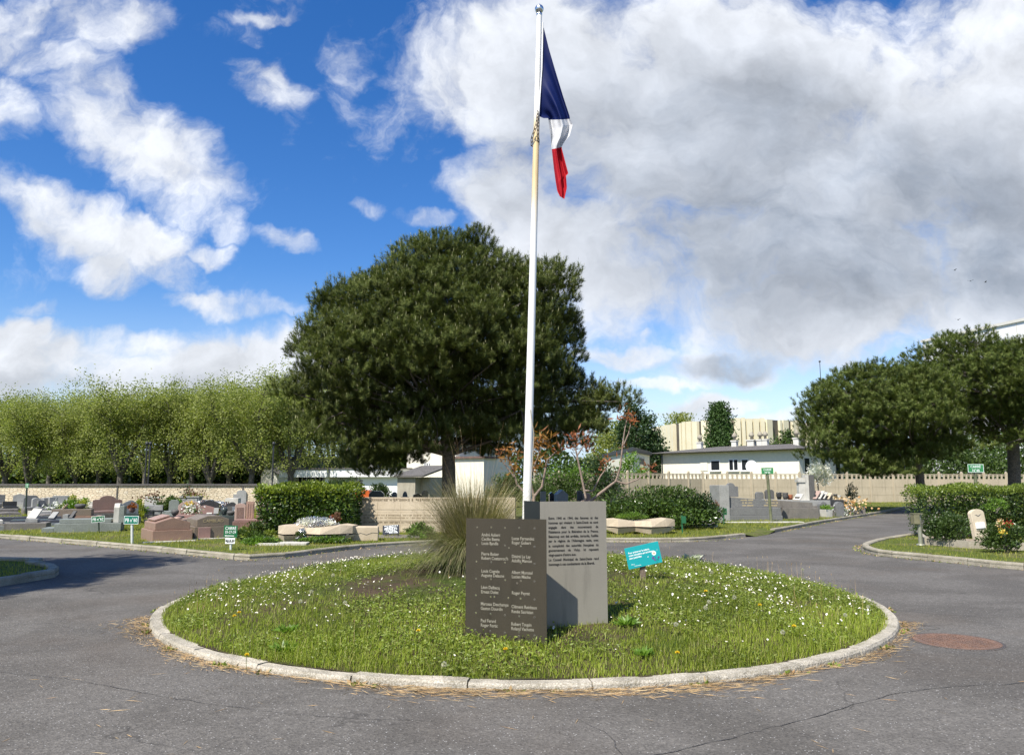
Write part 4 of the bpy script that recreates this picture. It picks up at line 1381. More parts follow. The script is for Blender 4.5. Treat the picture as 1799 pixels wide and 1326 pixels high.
# tall seeding stalks, mostly round the far rim
x, y, r = disc(900, g, 4.45)
q = (g.random(900) < (.06 + .8 * (r > 3.7))) & ((y > 8.6) | (g.random(900) < .12))
x, y = x[q], y[q]
n = len(x)
V, F = blades(np.stack([x, y, mound_z(x, y)], 1), g.uniform(.12, .30, n), .004, g, .25)
V4, F4 = leaf_quads(V.reshape(n, 4, 3)[:, 2], np.tile([[0, 0, 1.0]], (n, 1)) + g.normal(size=(n, 3)) * .2, g.uniform(.02, .05, n), .008, 0, g)
tag(link('seed_stalks', npmesh('seed_stalks', np.concatenate([V, V4]), np.concatenate([F, F4 + len(V)]), M_STRAW)), 'thin seeding grass stalks along the rim of the round bed', 'grass', kind='stuff')

# dandelions one could count
DAND = [(1188, 1108, 0), (1246, 1062, 0), (1240, 1078, 0), (1525, 1066, 0), (1485, 1080, 0), (1375, 1110, 0), (1290, 1050, 0), (1410, 1000, 0), (1250, 1005, 0), (585, 1010, 0), (536, 1016, 0), (606, 1066, 0), (547, 1040, 0), (780, 1166, 0), (420, 1022, 0), (528, 1058, 0), (495, 998, 0),
        (434, 1150, 1), (420, 1076, 1), (412, 1082, 1), (1190, 1140, 1), (1335, 1064, 1), (1395, 1100, 1), (888, 1140, 1), (1240, 1040, 1), (735, 1120, 1)]
st = MB().tube([(0, 0, -.01), (.004, 0, .06), (0, 0, .115)], .0022, 5).mesh('dandelion_stem', M_CLOVER)
gp = np.random.default_rng(3)
dd = rand_dirs(150, gp)
V, F = leaf_quads(dd * .004, dd, .021, .005, 0, gp)
clock = npmesh('dandelion_clock', V, F, M_FLUFF)
dd[:, 2] = np.abs(dd[:, 2]) * .6
V, F = leaf_quads(dd * .003, dd, .019, .007, 0, gp)
yell = npmesh('dandelion_flower', V, F, M_YPETAL)
for px, py, kd in DAND:
    q = G(px, py, .22)
    for _ in range(6):
        q = G(px, py, float(mound_z(q.x, q.y)) + .115)
    t = thing('dandelion', 'yellow dandelion flower on a thin stem in the grass of the round bed' if kd else 'white dandelion seed head on a thin stem in the grass of the round bed', 'flower', (q.x, q.y, float(mound_z(q.x, q.y))), random.uniform(0, 6), 'dandelions of the round bed in flower' if kd else 'dandelion clocks of the round bed')
    link('stem', st, t)
    link('flower_head' if kd else 'seed_head', yell if kd else clock, t, (0, 0, .115))

# leafy weed rosettes in the round bed
for px, py, s_, lab in ((500, 1150, .15, 'coarse leafy weed sprawling beside the kerb, front left of the round bed'), (1130, 1165, .12, 'coarse leafy weed at the front of the round bed, right of the dark stele'), (1215, 985, .24, 'pale broad leaved weed beside the turquoise sign, on its right'),
                        (505, 1115, .15, 'small leafy weed rosette among the daisies on the left of the round bed'), (1100, 1085, .15, 'leafy weed clump at the foot of the grey stele')):
    q = G(px, py, .2)
    for _ in range(5):
        q = G(px, py, float(mound_z(q.x, q.y)))
    gg = np.random.default_rng(px)
    m_ = 60
    aa = gg.uniform(0, 6.28, m_)
    ax = np.stack([np.cos(aa), np.sin(aa), gg.uniform(.2, 1.3, m_)], 1)
    pos = np.stack([np.cos(aa), np.sin(aa), 0 * aa + .2], 1) * gg.uniform(0, .4, (m_, 1)) * s_
    V, F = leaf_quads(pos, ax, gg.uniform(.5, 1, m_) * s_ * .8, gg.uniform(.2, .3, m_) * s_, .1, gg)
    o = link('leafy_weed', npmesh('leafy_weed', V, F, M_EUPH if px != 1215 else M_SILVER), None, (q.x, q.y, float(mound_z(q.x, q.y)) + .01))
    tag(o, lab, 'weed')


def strip_pts(n, poly, g):
    pa = np.array(poly)
    lo, hi = pa.min(0), pa.max(0)
    xs, ys = g.uniform(lo[0], hi[0], n), g.uniform(lo[1], hi[1], n)
    q, d = in_poly(xs, ys, poly)
    q &= d > .17
    return xs[q], ys[q]


def turf(name, label, poly, n, hmean, wd, seed, m_=None):
    g_ = np.random.default_rng(seed)
    x, y = strip_pts(n, poly, g_)
    pt = noise2(x, y, 1.2, seed)
    kp = g_.random(len(x)) < np.clip(.85 + .5 * pt, .15, 1)
    x, y, pt = x[kp], y[kp], pt[kp]
    h = g_.gamma(4, hmean / 4, len(x)) * (1 + .5 * pt)
    V, F = blades(np.stack([x, y, 0 * x + LZ - .005], 1), h, wd, g_, .7)
    tag(link(name, npmesh(name, V, F, m_ or M_LGRASS)), label, 'grass', kind='stuff')


La = [tuple(p) for p in backA]
turf('lawn_grass', 'sunlit lawn grass along the kerb in front of the graves', La + g2((1335, 938), (1400, 905), (1300, 915), (1240, 925), (1060, 935), (900, 935), (760, 938), (640, 938), (480, 935), (300, 925), (100, 915)) + [(-20, 31), (-34, 34)], 260000, .045, .014, 15)
turf('lawn_grass', 'lawn grass beside the lane on the right, in front of the granite tombs', [tuple(p) for p in backB][:-6] + g2((1650, 884), (1600, 877), (1510, 877), (1440, 893), (1380, 908), (1330, 925), (1335, 940)), 170000, .045, .02, 16)
turf('lawn_grass', 'mown lawn grass of the wedge around the clipped hedge', [tuple(p) for p in wed[28:]] + [(34, 30), (24, 42)], 160000, .04, .011, 17)
turf('lawn_grass', 'shaded lawn grass on the corner of the left traffic island', [tuple(p) for p in isl[24:-14]] + [(-14, 11.5), (-16, 14)], 90000, .045, .009, 18)
turf('lawn_grass', 'grass running down to the lane where the kerb is missing', [tuple(backA[-1])] + g2((1328, 942), (1350, 938.4)) + [tuple(backB[0])] + g2((1335, 938)), 30000, .05, .016, 20)
turf('field_grass', 'rough grass between the graves of the left cemetery plot', g2((0, 925), (300, 925), (480, 920), (480, 897), (0, 897)) + [(-30, 40)], 200000, .06, .03, 19)

# dry pine needles swept against the kerb, and strewn over the tarmac
g = np.random.default_rng(8)
n = 5200
a = g.uniform(R(196), R(338), n)
dens = .45 + .55 * np.sin(a * 9 + 1) * np.sin(a * 4.0)
off_ = np.abs(g.normal(size=n)) * (.05 + .13 * np.clip(dens, 0, 1)) + .005
q = g.random(n) < np.clip(.35 + .8 * dens, .12, 1)
a, off_ = a[q], off_[q]
n = len(a)
p0 = np.stack([MC[0] + (MR + off_) * np.cos(a), MC[1] + (MR + off_) * np.sin(a), g.uniform(.003, .02, n)], 1)
extra = 900
ex = np.stack([g.uniform(-6, 6, extra), g.uniform(2.5, 7.0, extra), np.full(extra, .005)], 1)
q = np.hypot(ex[:, 0] - MC[0], ex[:, 1] - MC[1]) > MR + .05
ex = ex[q][g.random(q.sum()) < .35]
pp = np.concatenate([p0, ex])
n = len(pp)
th = np.where(np.arange(n) < len(p0), np.concatenate([a, np.zeros(n - len(p0))]) + R(90) + g.normal(size=n) * .5, g.uniform(0, 6.28, n))
d = np.stack([np.cos(th), np.sin(th), g.normal(size=n) * .04], 1)
V, F = leaf_quads(pp, d, g.uniform(.05, .17, n), .0045, 0, g)
V[:, 2] = np.maximum(V[:, 2], .003)
tag(link('dry_pine_needles', npmesh('dry_pine_needles', V, F, M_STRAW)), 'brown dry pine needles swept along the outside of the round kerb', 'pine needles', kind='stuff')
# weeds in the gutters
g = np.random.default_rng(9)
gp_ = []
for line, off1 in ((backA, -.06), (backB, -.06), (wed, -.06)):
    for i in range(1, len(line) - 1):
        t = line[i + 1] - line[i]
        t = t / (np.linalg.norm(t) + 1e-9)
        nn = np.array([-t[1], t[0]])
        for _ in range(g.poisson(14)):
            gp_.append(tuple(line[i] + t * g.uniform(-.25, .25) + nn * (off1 - abs(g.normal()) * .09)) + (.0,))
for a in np.concatenate([g.uniform(R(180), R(360), 260), g.uniform(0, R(30), 20)]):
    if math.sin(a * 23) + math.sin(a * 57) > .5:
        for _ in range(9):
            gp_.append((MC[0] + (MR + g.uniform(.0, .07)) * math.cos(a + g.normal() * .006), MC[1] + (MR + g.uniform(.0, .07)) * math.sin(a), 0.0))
gp_ = np.array(gp_)
n = len(gp_)
V, F = leaf_quads(gp_, g.normal(size=(n, 3)) * (1, 1, .3) + np.array([0, 0, .6]), g.uniform(.02, .065, n), g.uniform(.012, .03, n), .1, g)
tag(link('gutter_weeds', npmesh('gutter_weeds', V, F, [M_CLOVER, M_STRAW], (g.random(n) < .45).astype(int))), 'small weeds and dead leaves along the foot of the kerbs', 'weeds', kind='stuff')

# ---------------------------------------------------------------- the big ornamental grass tuft
g = np.random.default_rng(12)
tl = Vector((-.50, 10.3, float(mound_z(-.50, 10.3))))
tuft_scale = 1.12
tuft = thing('ornamental_grass', 'big straw coloured ornamental grass tuft left of the flagpole', 'grass tuft', tl)


def arch_blades(n, h0, h1, out0, out1, wd, droop, base_r, g, segs=6):
    a = g.uniform(0, 2 * math.pi, n)
    d = np.stack([np.cos(a), np.sin(a), np.zeros(n)], 1)
    s = np.stack([-np.sin(a), np.cos(a), np.zeros(n)], 1)
    h = g.uniform(h0, h1, n)[:, None]
    o = g.uniform(out0, out1, n)[:, None]
    b0 = d * (base_r * np.sqrt(g.random((n, 1)))) + s * g.normal(size=(n, 1)) * .05
    dr = droop * g.uniform(.3, 1.2, (n, 1))
    V = np.empty((n, segs + 1, 2, 3))
    for i in range(segs + 1):
        t = i / segs
        c = b0 + d * o * t ** 1.5 + np.array([0, 0, 1]) * (h * (t * 1.25 - dr * t ** 3))
        w_ = wd * (1 - t * .85)
        V[:, i, 0] = c - s * w_ * .5
        V[:, i, 1] = c + s * w_ * .5
    idx = np.arange(n * (segs + 1) * 2).reshape(n, segs + 1, 2)
    F = np.stack([idx[:, :-1, 0], idx[:, :-1, 1], idx[:, 1:, 1], idx[:, 1:, 0]], -1).reshape(-1, 4)
    return V.reshape(-1, 3), F


V, F = arch_blades(3000, .55, 1.18, .1, .95, .0085, .38, .30, g)
link('upright_blades', npmesh('upright_blades', V, F, M_TUFT), tuft)
V, F = arch_blades(3600, .35, .75, .5, 1.2, .0085, 1.15, .34, g)
link('drooping_blades', npmesh('drooping_blades', V, F, M_TUFTG), tuft)
V, F = arch_blades(40, 1.25, 1.75, .3, .95, .0038, .25, .2, g)
tuft.scale = (.90, .9, 1.0)
link('tall_stalks', npmesh('tall_stalks', V, F, M_STRAW), tuft)

# sumac: bare forked branches with orange tufts of young leaves
def branch_tree(name, label, loc, paths, tips, mat_leaf, cat='shrub', n=26, L=.11, seed=1, bark=None):
    root = thing(name, label, cat, loc)
    o = Vector(loc)
    mb = MB()
    for pts, r0, r1 in paths:
        pp_ = [Vector(q) - o for q in pts]
        m_ = len(pp_)
        mb.tube(pp_, [r0 + (r1 - r0) * i / (m_ - 1) for i in range(m_)], 7)
    mb.build('branches', bark or M_BARKG, root)
    gg = np.random.default_rng(seed)
    Vs, Fs, of = [], [], 0
    mi = []
    for q, s_, rd in tips:
        q = np.array(q) - np.array(o)
        d = rand_dirs(int(n * s_), gg)
        d[:, 2] = d[:, 2] * .8 + .5
        V, F = leaf_quads(q + d * .02 + gg.normal(size=d.shape) * .05 * s_, d, gg.uniform(.5, 1.2, len(d)) * L * s_ ** .5, L * .26, .1, gg)
        Vs.append(V); Fs.append(F + of); of += len(V)
        mi += [rd] * len(F)
    link('leaves', npmesh('tuft_leaves', np.concatenate(Vs), np.concatenate(Fs), mat_leaf, mi), root)
    return root


M_SBARK = stone('pale_branch_bark', (0.30, 0.22, 0.16), (0.17, 0.12, 0.09), 8, 0.2, 60, 0.9, 0.4, 30)
YS = 13.2


def Q(px, py, y=YS):
    return tuple(P(px, py, y))


branch_tree('sumac_shrub', 'bare branched sumac with orange young leaves right of the flagpole base', (P(1010, 900, YS).x, YS, float(mound_z(P(1010, 900, YS).x, YS))),
            [([(P(1010, 900, YS).x, YS, .3), Q(1026, 890), Q(1052, 868), Q(1082, 845)], .036, .022), ([Q(1082, 845), Q(1090, 820), Q(1094, 780), Q(1098, 752), Q(1102, 735)], .021, .008), ([Q(1094, 785), Q(1104, 762), Q(1108, 745)], .014, .007),
             ([Q(1082, 845), Q(1100, 850), Q(1120, 842), Q(1138, 828)], .018, .008), ([Q(1018, 885), Q(1030, 875), Q(1020, 830), Q(1012, 792), Q(1008, 776)], .028, .009), ([Q(1026, 862), Q(1042, 862), Q(1055, 836), Q(1066, 822)], .022, .008),
             ([Q(1014, 800), Q(1024, 785), Q(1028, 778)], .014, .007), ([Q(1015, 808), Q(1004, 795)], .012, .006)],
            [(Q(1100, 732), 1.6, 1), (Q(1108, 742), 1.0, 1), (Q(1140, 824), 1.0, 1), (Q(1008, 772), 1.2, 1), (Q(1024, 772), 1.4, 1), (Q(1030, 790), 1.1, 1), (Q(1002, 788), .9, 1), (Q(1066, 818), 1.2, 1), (Q(1052, 830), .5, 1), (Q(1098, 785), .5, 1)], [M_SUMAC, M_SUMACRED], seed=5, bark=M_SBARK)
YS2 = 12.6
branch_tree('sumac_shrub', 'smaller sumac with bright orange leaf tufts touching the flagpole', (P(935, 900, YS2).x, YS2, float(mound_z(P(935, 900, YS2).x, YS2))),
            [([(P(935, 900, YS2).x, YS2, .3), Q(938, 872, YS2), Q(952, 855, YS2), Q(958, 825, YS2), Q(961, 808, YS2), Q(978, 792, YS2)], .03, .01), ([Q(938, 872, YS2), Q(930, 840, YS2), Q(940, 815, YS2), Q(950, 790, YS2)], .022, .01),
             ([Q(935, 880, YS2), Q(908, 850, YS2), Q(900, 820, YS2), Q(892, 800, YS2)], .022, .009), ([Q(905, 840, YS2), Q(884, 812, YS2), Q(876, 800, YS2)], .014, .006)],
            [(Q(950, 778, YS2), 2.2, 0), (Q(940, 788, YS2), 1.3, 0), (Q(958, 780, YS2), 1.4, 0), (Q(980, 788, YS2), 1.1, 1), (Q(942, 812, YS2), 1.5, 0), (Q(955, 808, YS2), 1.0, 0), (Q(893, 798, YS2), 1.6, 0), (Q(902, 812, YS2), 1.5, 0), (Q(880, 796, YS2), .7, 1), (Q(905, 826, YS2), 1.1, 0), (Q(934, 820, YS2), 1.0, 0)], [M_SUMAC, M_SUMACRED], seed=6, bark=M_SBARK)

# the tree that shades the left lane stands just outside the picture
sh_pine = copy_tree(big_pine)
sh_pine.location = (-12.6, 8.9, 0)
sh_pine.scale = (.74, .74, .92)
sh_pine.rotation_euler = (0, 0, 1.1)
sh_pine['label'] = 'pine tree on the left island whose shadow falls across the lane'
# ---------------------------------------------------------------- flagpole, flag, chain
PB = Vector((.20, 11.5, 0))
pz0 = float(mound_z(PB.x, PB.y))
ptop = P(947.5, 28, 11.55)
pole = thing('flagpole', 'tall white flagpole with a weathered yellow middle and a silver ball on top', 'flagpole', (PB.x, PB.y, pz0))
pl = ptop - Vector((PB.x, PB.y, pz0))


def pole_mat():
    m, kk, out = _mat('white_pole_paint')
    p = kk.n('ShaderNodeTexCoord').outputs['Object']
    z = kk.n('ShaderNodeSeparateXYZ', {0: p}).outputs[2]
    n = kk.noise(kk.vm('MULTIPLY', p, (3, 3, .8)), 1.2, 5, .6)
    zz = kk.m('ADD', z, kk.m('MULTIPLY', n, 1.4))
    yel = kk.m('MULTIPLY', kk.mr(zz, 5.4, 6.6), kk.mr(zz, 7.75, 7.25))
    c = kk.mix(kk.m('MULTIPLY', yel, .95), (.84, .82, .77), (.68, .52, .26))
    st = kk.noise(kk.vm('MULTIPLY', p, (20, 20, 1.2)), 1.0, 5, .65)
    c = kk.mix(kk.m('MULTIPLY', kk.mr(st, .55, .75), kk.m('MULTIPLY_ADD', yel, .5, .12)), c, (.40, .27, .14))
    kk.set(out, 0, kk.n('ShaderNodeBsdfPrincipled', {'Base Color': c, 'Roughness': .38}))
    return m


M_POLE = pole_mat()
npt = 14
pts = [(0, 0, -.1)] + [tuple(pl * (i / npt)) for i in range(1, npt + 1)]
MB().tube(pts, [.068] + [.068 - .026 * i / npt for i in range(1, npt + 1)], 24).build('shaft', M_POLE, pole)
MB().lathe([(.16, -.02), (.16, .03), (.10, .05), (.075, .16), (.072, .17)], 24).build('base_collar', M_POLE, pole)
M_SILVER = paint('silver', (.72, .73, .74), .28, .05, metal=1.0)
Mt = Matrix.Translation(pl)
fin_ = MB().lathe([(.03, -.02), (.045, 0), (.048, .03), (.03, .05)], 20, M=Mt)
fin_.lathe([(.03, .05)] + [(max(.004, .072 * math.sin(t)), .115 - .072 * math.cos(t)) for t in np.linspace(.4, 3.0, 12)] + [(.014, .192), (.01, .21)], 24, M=Mt)
fin_.build('finial', M_SILVER, pole)
for zf in (.965, .47):
    q = pl * zf
    MB().tube([(q.x + .04, q.y, q.z), (q.x + .075, q.y, q.z + .01), (q.x + .08, q.y, q.z - .03)], .007, 6).build('hook', M_SILVER, pole)


def flag_mat(name, col):
    m, kk, out = _mat(name)
    p = kk.n('ShaderNodeTexCoord').outputs['Object']
    c = kk.mix(kk.mr(kk.noise(p, 6, 3), .3, .7), col, tuple(x * .85 for x in col))
    wv = kk.noise(p, 400, 1)
    b = kk.n('ShaderNodeBump', {'Strength': .08, 'Distance': .003, 'Height': wv})
    pr = kk.n('ShaderNodeBsdfPrincipled', {'Base Color': c, 'Roughness': .6, 'Normal': b, 'Specular IOR Level': .2})
    tr = kk.n('ShaderNodeBsdfTranslucent', {'Color': c})
    kk.set(out, 0, kk.n('ShaderNodeMixShader', {0: .22, 1: pr, 2: tr}))
    return m


FM = [flag_mat('blue_cloth', (.005, .014, .095)), flag_mat('white_cloth', (.72, .72, .73)), flag_mat('red_cloth', (.50, .012, .022))]
flag = thing('french_flag', 'blue white and red tricolour hanging limp from the top of the flagpole', 'flag', P(950, 120, 11.5))
FK = [  # fly position, upper edge px, lower edge px, depth of folds
    (0.0, (955, 48), (946.5, 204), .0), (.08, (964, 84), (950, 206), .02), (.16, (975, 120), (955, 208), .05), (.25, (990, 168), (961, 208), .09), (.325, (1002, 205), (963, 208), .10),
    (.335, (1002.5, 210), (963.5, 211), .10), (.40, (1007, 219), (965.5, 226), .10), (.50, (1001, 238), (967.5, 243), .09), (.60, (990, 252), (968.5, 256), .07), (.665, (987, 258), (969.5, 262), .06), (.675, (987, 261), (969.5, 264), .06),
    (.78, (994, 288), (973, 296), .06), (.86, (998.5, 305), (976, 318), .05), (.89, (994.5, 309), (977, 324), .05), (.95, (996, 330), (979, 336), .035), (1.0, (991.5, 350), (983.5, 345), .012)]
NS, NTT = 90, 34
fv = []
for i in range(NS + 1):
    s_ = i / NS
    for (a, b) in zip(FK[:-1], FK[1:]):
        if a[0] <= s_ <= b[0] + 1e-9:
            f_ = (s_ - a[0]) / (b[0] - a[0])
            ux = a[1][0] + (b[1][0] - a[1][0]) * f_
            uy = a[1][1] + (b[1][1] - a[1][1]) * f_
            lx = a[2][0] + (b[2][0] - a[2][0]) * f_
            ly = a[2][1] + (b[2][1] - a[2][1]) * f_
            dp = a[3] + (b[3] - a[3]) * f_
            break
    for j in range(NTT + 1):
        t = j / NTT
        ph = t * 2 * math.pi * 1.35 + .9 * math.sin(s_ * 6)
        tx = t + .035 * math.sin(ph) * min(1, s_ * 4)
        tx = min(1, max(0, tx))
        sag = math.sin(math.pi * t) * (1 - s_) * 3
        yq = 11.51 + .9 * dp * math.sin(ph) + .22 * dp * math.sin(ph * 2.9 + 2 + 4 * s_)
        fv.append(tuple(P(lx + (ux - lx) * (1 - tx), ly + (uy - ly) * (1 - tx) + sag * .3, yq) - flag.location))
ff, fmi = [], []
for i in range(NS):
    for j in range(NTT):
        a = i * (NTT + 1) + j
        ff.append((a, a + 1, a + NTT + 2, a + NTT + 1))
        s_ = (i + .5) / NS
        fmi.append(0 if s_ < .33 else (1 if s_ < .67 else 2))
for kx, nm in enumerate(('blue_band', 'white_band', 'red_band')):
    mb = MB()
    mb.add(fv, [f for f, q in zip(ff, fmi) if q == kx], 0, True)
    o = mb.build(nm, FM[kx], flag)
    bm = bmesh.new(); bm.from_mesh(o.data)
    bmesh.ops.delete(bm, geom=[v_ for v_ in bm.verts if not v_.link_faces], context='VERTS')
    bm.to_mesh(o.data); bm.free()
MB().tube([tuple(P(953.8, 40, 11.5) - flag.location), tuple(P(952, 120, 11.49) - flag.location), tuple(P(946, 208, 11.49) - flag.location)], .012, 6).build('hoist_rope', M_PURE, flag)
# chain looped round the pole
M_IRON = stone('rusty_chain', (.12, .08, .055), (.06, .045, .035), 20, .2, 100, .7, .2, 90, metal=.6)
cx_ = P(941, 225, 11.45)
chn = thing('chain', 'rusty iron chain looped round the flagpole below the flag', 'chain', cx_)
loop = [P(x, y, d_) for x, y, d_ in ((945, 196, 11.47), (944, 208, 11.42), (942, 222, 11.41), (938, 232, 11.43), (934, 245, 11.48), (934, 256, 11.55), (940, 262, 11.62), (946, 255, 11.58), (946, 246, 11.46), (945, 236, 11.42), (945.5, 222, 11.41), (946, 210, 11.43), (946, 200, 11.47))]
ln_ = []
for a, b in zip(loop[:-1], loop[1:]):
    m_ = max(1, int((b - a).length / .02))
    ln_ += [a.lerp(b, i / m_) for i in range(m_)]
mb = MB()
step = 3
for q, i in enumerate(range(0, len(ln_) - step, step)):
    a, b = ln_[i], ln_[i + step]
    d = (b - a).normalized()
    sd = d.orthogonal().normalized()
    if q % 2:
        sd = d.cross(sd)
    a2, b2 = a - d * .012, b + d * .012
    w_ = .017
    mb.tube([a2 - cx_, a2 + sd * w_ + d * .012 - cx_, b2 + sd * w_ - d * .012 - cx_, b2 - cx_, b2 - sd * w_ - d * .012 - cx_, a2 - sd * w_ + d * .012 - cx_, a2 - cx_], .0055, 5)
mb.build('links', M_IRON, chn)
# the spare rope hanging at the foot of the pole
hr = thing('halyard', 'thin pale rope hanging loose beside the lower flagpole', 'rope', (P(934, 860, 11.42).x, 11.42, float(mound_z(.3, 11.42))))
MB().tube([tuple(P(x, y, 11.42) - hr.location) for x, y in ((932, 720), (935, 742), (938, 762), (936, 800), (933, 850), (931, 890))], .008, 6).build('rope', M_CONC, hr)

# ---------------------------------------------------------------- the memorial steles
M_BRONZE = stone('brown_metal', (.038, .029, .013), (.028, .022, .010), 1.1, .10, 260, .6, .06, 40, metal=.0, stain=.28)
M_STEEL = stone('grey_metal', (.28, .26, .21), (.25, .23, .186), 0.9, .10, 260, .62, .06, 40, metal=.0, stain=.30)
M_NIGHT = paint('blue_black_metal', (.008, .013, .018), .3, .2)
M_ENGR = paint('pale_engraving', (.30, .28, .22), .6, .25)
M_INK = paint('dark_engraving', (.035, .033, .03), .6, .1)


def plate(name, label, A, B, zt, zb, mat_, thick, holes=()):
    """upright plate from ground point A (left) to B (right); holes as (along, up, radius), cut right through"""
    d = Vector((B[0] - A[0], B[1] - A[1], 0))
    L = d.length
    root = thing(name, label, 'memorial stele', (A[0], A[1], 0), math.atan2(d.y, d.x))
    bm = bmesh.new()
    # outer face with the holes bridged in: triangulated fill of edges
    es = []
    def loop_(pts):
        vs = [bm.verts.new((x, 0, z)) for x, z in pts]
        for i in range(len(vs)):
            es.append(bm.edges.new((vs[i], vs[(i + 1) % len(vs)])))
    loop_([(0, zb), (L, zb), (L, zt), (0, zt)])
    for x, z, r in holes:
        loop_([(x + r * math.cos(t), z + r * math.sin(t)) for t in np.linspace(0, 2 * math.pi, 13)[:-1]])
    bmesh.ops.triangle_fill(bm, use_beauty=True, use_dissolve=False, edges=es)
    fs = list(bm.faces)
    for f in fs:                                 # faces that filled a hole go
        c = f.calc_center_median()
        if any((c.x - x) ** 2 + (c.z - z) ** 2 < (r * .9) ** 2 for x, z, r in holes):
            bm.faces.remove(f)
    ext = bmesh.ops.extrude_face_region(bm, geom=list(bm.faces))
    vs = [e for e in ext['geom'] if isinstance(e, bmesh.types.BMVert)]
    bmesh.ops.translate(bm, verts=vs, vec=(0, thick, 0))
    bmesh.ops.recalc_face_normals(bm, faces=bm.faces)
    me = bpy.data.meshes.new(name + '_panel')
    bm.to_mesh(me)
    bm.free()
    me.materials.append(mat_)
    link('panel', me, root)
    return root, L


# dark plate: A left, B right
DA, DB = (P(819, 910, 7.24).x, 7.24), (P(959.5, 912, 7.0).x, 7.0)
WD = Wall(DA, DB)
zt = WD.at(960, 912)[1]
HOLES = [(838, 926), (863, 926), (887, 927), (912, 927), (939, 928), (838, 957), (863, 957), (887, 958), (894, 962), (915, 959), (939, 960), (837, 986), (863, 987), (887, 988), (915, 989), (939, 990), (836.5, 1016), (862.5, 1017), (887.5, 1018.5), (915, 1020), (908.5, 1024), (939, 1021),
         (836, 1045), (862, 1048), (868.5, 1048), (893, 1050), (914.5, 1051), (939, 1052.5), (836, 1076), (862, 1078), (887, 1080), (912, 1082), (939, 1084), (835, 1106), (861, 1108), (887, 1111), (912, 1110), (911.5, 1117), (939, 1116)]
hl = [WD.at(*q) + (.0062,) for q in HOLES]
dark, DL = plate('memorial_stele', 'dark brown metal stele pierced by small holes, with two columns of names', DA, DB, zt, -.05, M_BRONZE, .006, hl)
# rims round the holes, the bare metal of the drilling
mb = MB()
for x, z, r in hl:
    n_ = 12
    vs = [(x + rr_ * math.cos(t), -.0012 if rr_ < r * 1.2 else -.0006, z + rr_ * math.sin(t)) for rr_ in (r, r * 1.32) for t in np.linspace(0, 2 * math.pi, n_ + 1)[:-1]]
    mb.add(vs, [(i, (i + 1) % n_, n_ + (i + 1) % n_, n_ + i) for i in range(n_)])
mb.build('hole_rims', M_STEEL, dark)
NAMES = [(846, 939, 'André Aubert'), (846, 946.5, 'Cecilio Baena'), (846, 954, 'Louis Bandle'), (845.5, 972.5, 'Pierre Boizer'), (845.5, 980, "Robert Coatanroc'h"), (845.5, 1002.5, 'Louis Cognée'), (845.5, 1010, 'Auguste Delaune'), (845, 1031, 'Léon Delbecq'), (845, 1039, 'Ernest Dolez'),
         (844.5, 1060, 'Marceau Deschamps'), (844.5, 1068, 'Gaston Dourdin'), (844.5, 1089.5, 'Paul Ferard'), (844.5, 1097.5, 'Roger Fortic'),
         (899, 945.5, 'Lucas Fernandez'), (899, 953, 'Roger Gobert'), (899, 977, 'Désiré Le Lay'), (899, 984.5, 'Adolfo Marcos'), (899, 1005, 'Albert Morotel'), (899, 1012.5, 'Lucien Mèche'), (899, 1041, 'Roger Peyrat'), (898.5, 1065, 'Clément Reinbaux'), (898.5, 1073.5, 'Renée Sacristan'), (898, 1095.5, 'Robert Toupin'), (898, 1103.5, 'Roland Vachette')]
for x, y, s_ in NAMES:
    q = WD.at(x, y)
    text(s_, .040, M_ENGR, dark, (q[0], -.0008, q[1] - .012), squeeze=.80, ext=.0006, bold=.0006)
# grey plate
GA, GB = (P(949, 881, 7.38).x, 7.38), (P(1064.5, 881, 7.58).x, 7.58)
WG = Wall(GA, GB)
zt = WG.at(1000, 880.5)[1]
grey, GL = plate('memorial_stele', 'light grey metal stele with a dark engraved paragraph, standing behind the dark one', GA, GB, zt, -.05, M_STEEL, .008)
PAR = [(910, 'Entre 1940 et 1944, des femmes et des'), (918, 'hommes qui vivaient à Saint-Denis se sont'), (926, 'engagés dans des mouvements de'), (934, 'Résistance pour la libération de la France.'), (942, 'Beaucoup ont été arrêtés, torturés, fusillés'), (950, 'par le régime de l\'Allemagne nazie, avec'),
       (958.5, 'la complicité des autorités françaises du'), (966.5, 'gouvernement de Vichy. Ici reposent'), (974.5, 'vingt-quatre d\'entre eux.'), (983, 'Le Conseil Municipal de Saint-Denis rend'), (991, 'hommage à ces combattants de la liberté.')]
x0, x1 = WG.at(963.5, 940)[0], WG.at(1051, 940)[0]
for y, s_ in PAR:
    q = WG.at(963.5, y)
    short = s_.startswith('vingt') or s_.startswith('hommage')
    wds = [s_] if short else s_.split(' ')
    # justified: words set one by one so that each line fills the column
    nat = [len(wd) * .0167 for wd in wds]
    if short:
        text(s_, .033, M_INK, grey, (x0, -.001, q[1] - .012), squeeze=.85, ext=.0006, bold=.0008)
    else:
        objs = [text(wd, .033, M_INK, grey, (0, -.001, q[1] - .012), squeeze=.85, ext=.0006, bold=.0008) for wd in wds]
        bpy.context.view_layer.update()
        ws = [o.dimensions.x for o in objs]
        gap = (x1 - x0 - sum(ws)) / max(1, len(wds) - 1)
        if gap < .007:
            k_ = (x1 - x0 - .007 * (len(wds) - 1)) / sum(ws)
            for o in objs:
                o.scale.x *= k_
            ws = [q_ * k_ for q_ in ws]
            gap = .007
        xx = x0
        for o, q_ in zip(objs, ws):
            o.location.x = xx
            xx += q_ + gap
# blue black plate closing the corner on the left
NA, NB = (P(920.5, 880.5, 7.75).x, 7.75), (GA[0] - .004, GA[1] + .012)
plate('memorial_stele', 'narrow blue black metal plate between the flagpole foot and the grey stele', NA, NB, zt, -.05, M_NIGHT, .006)

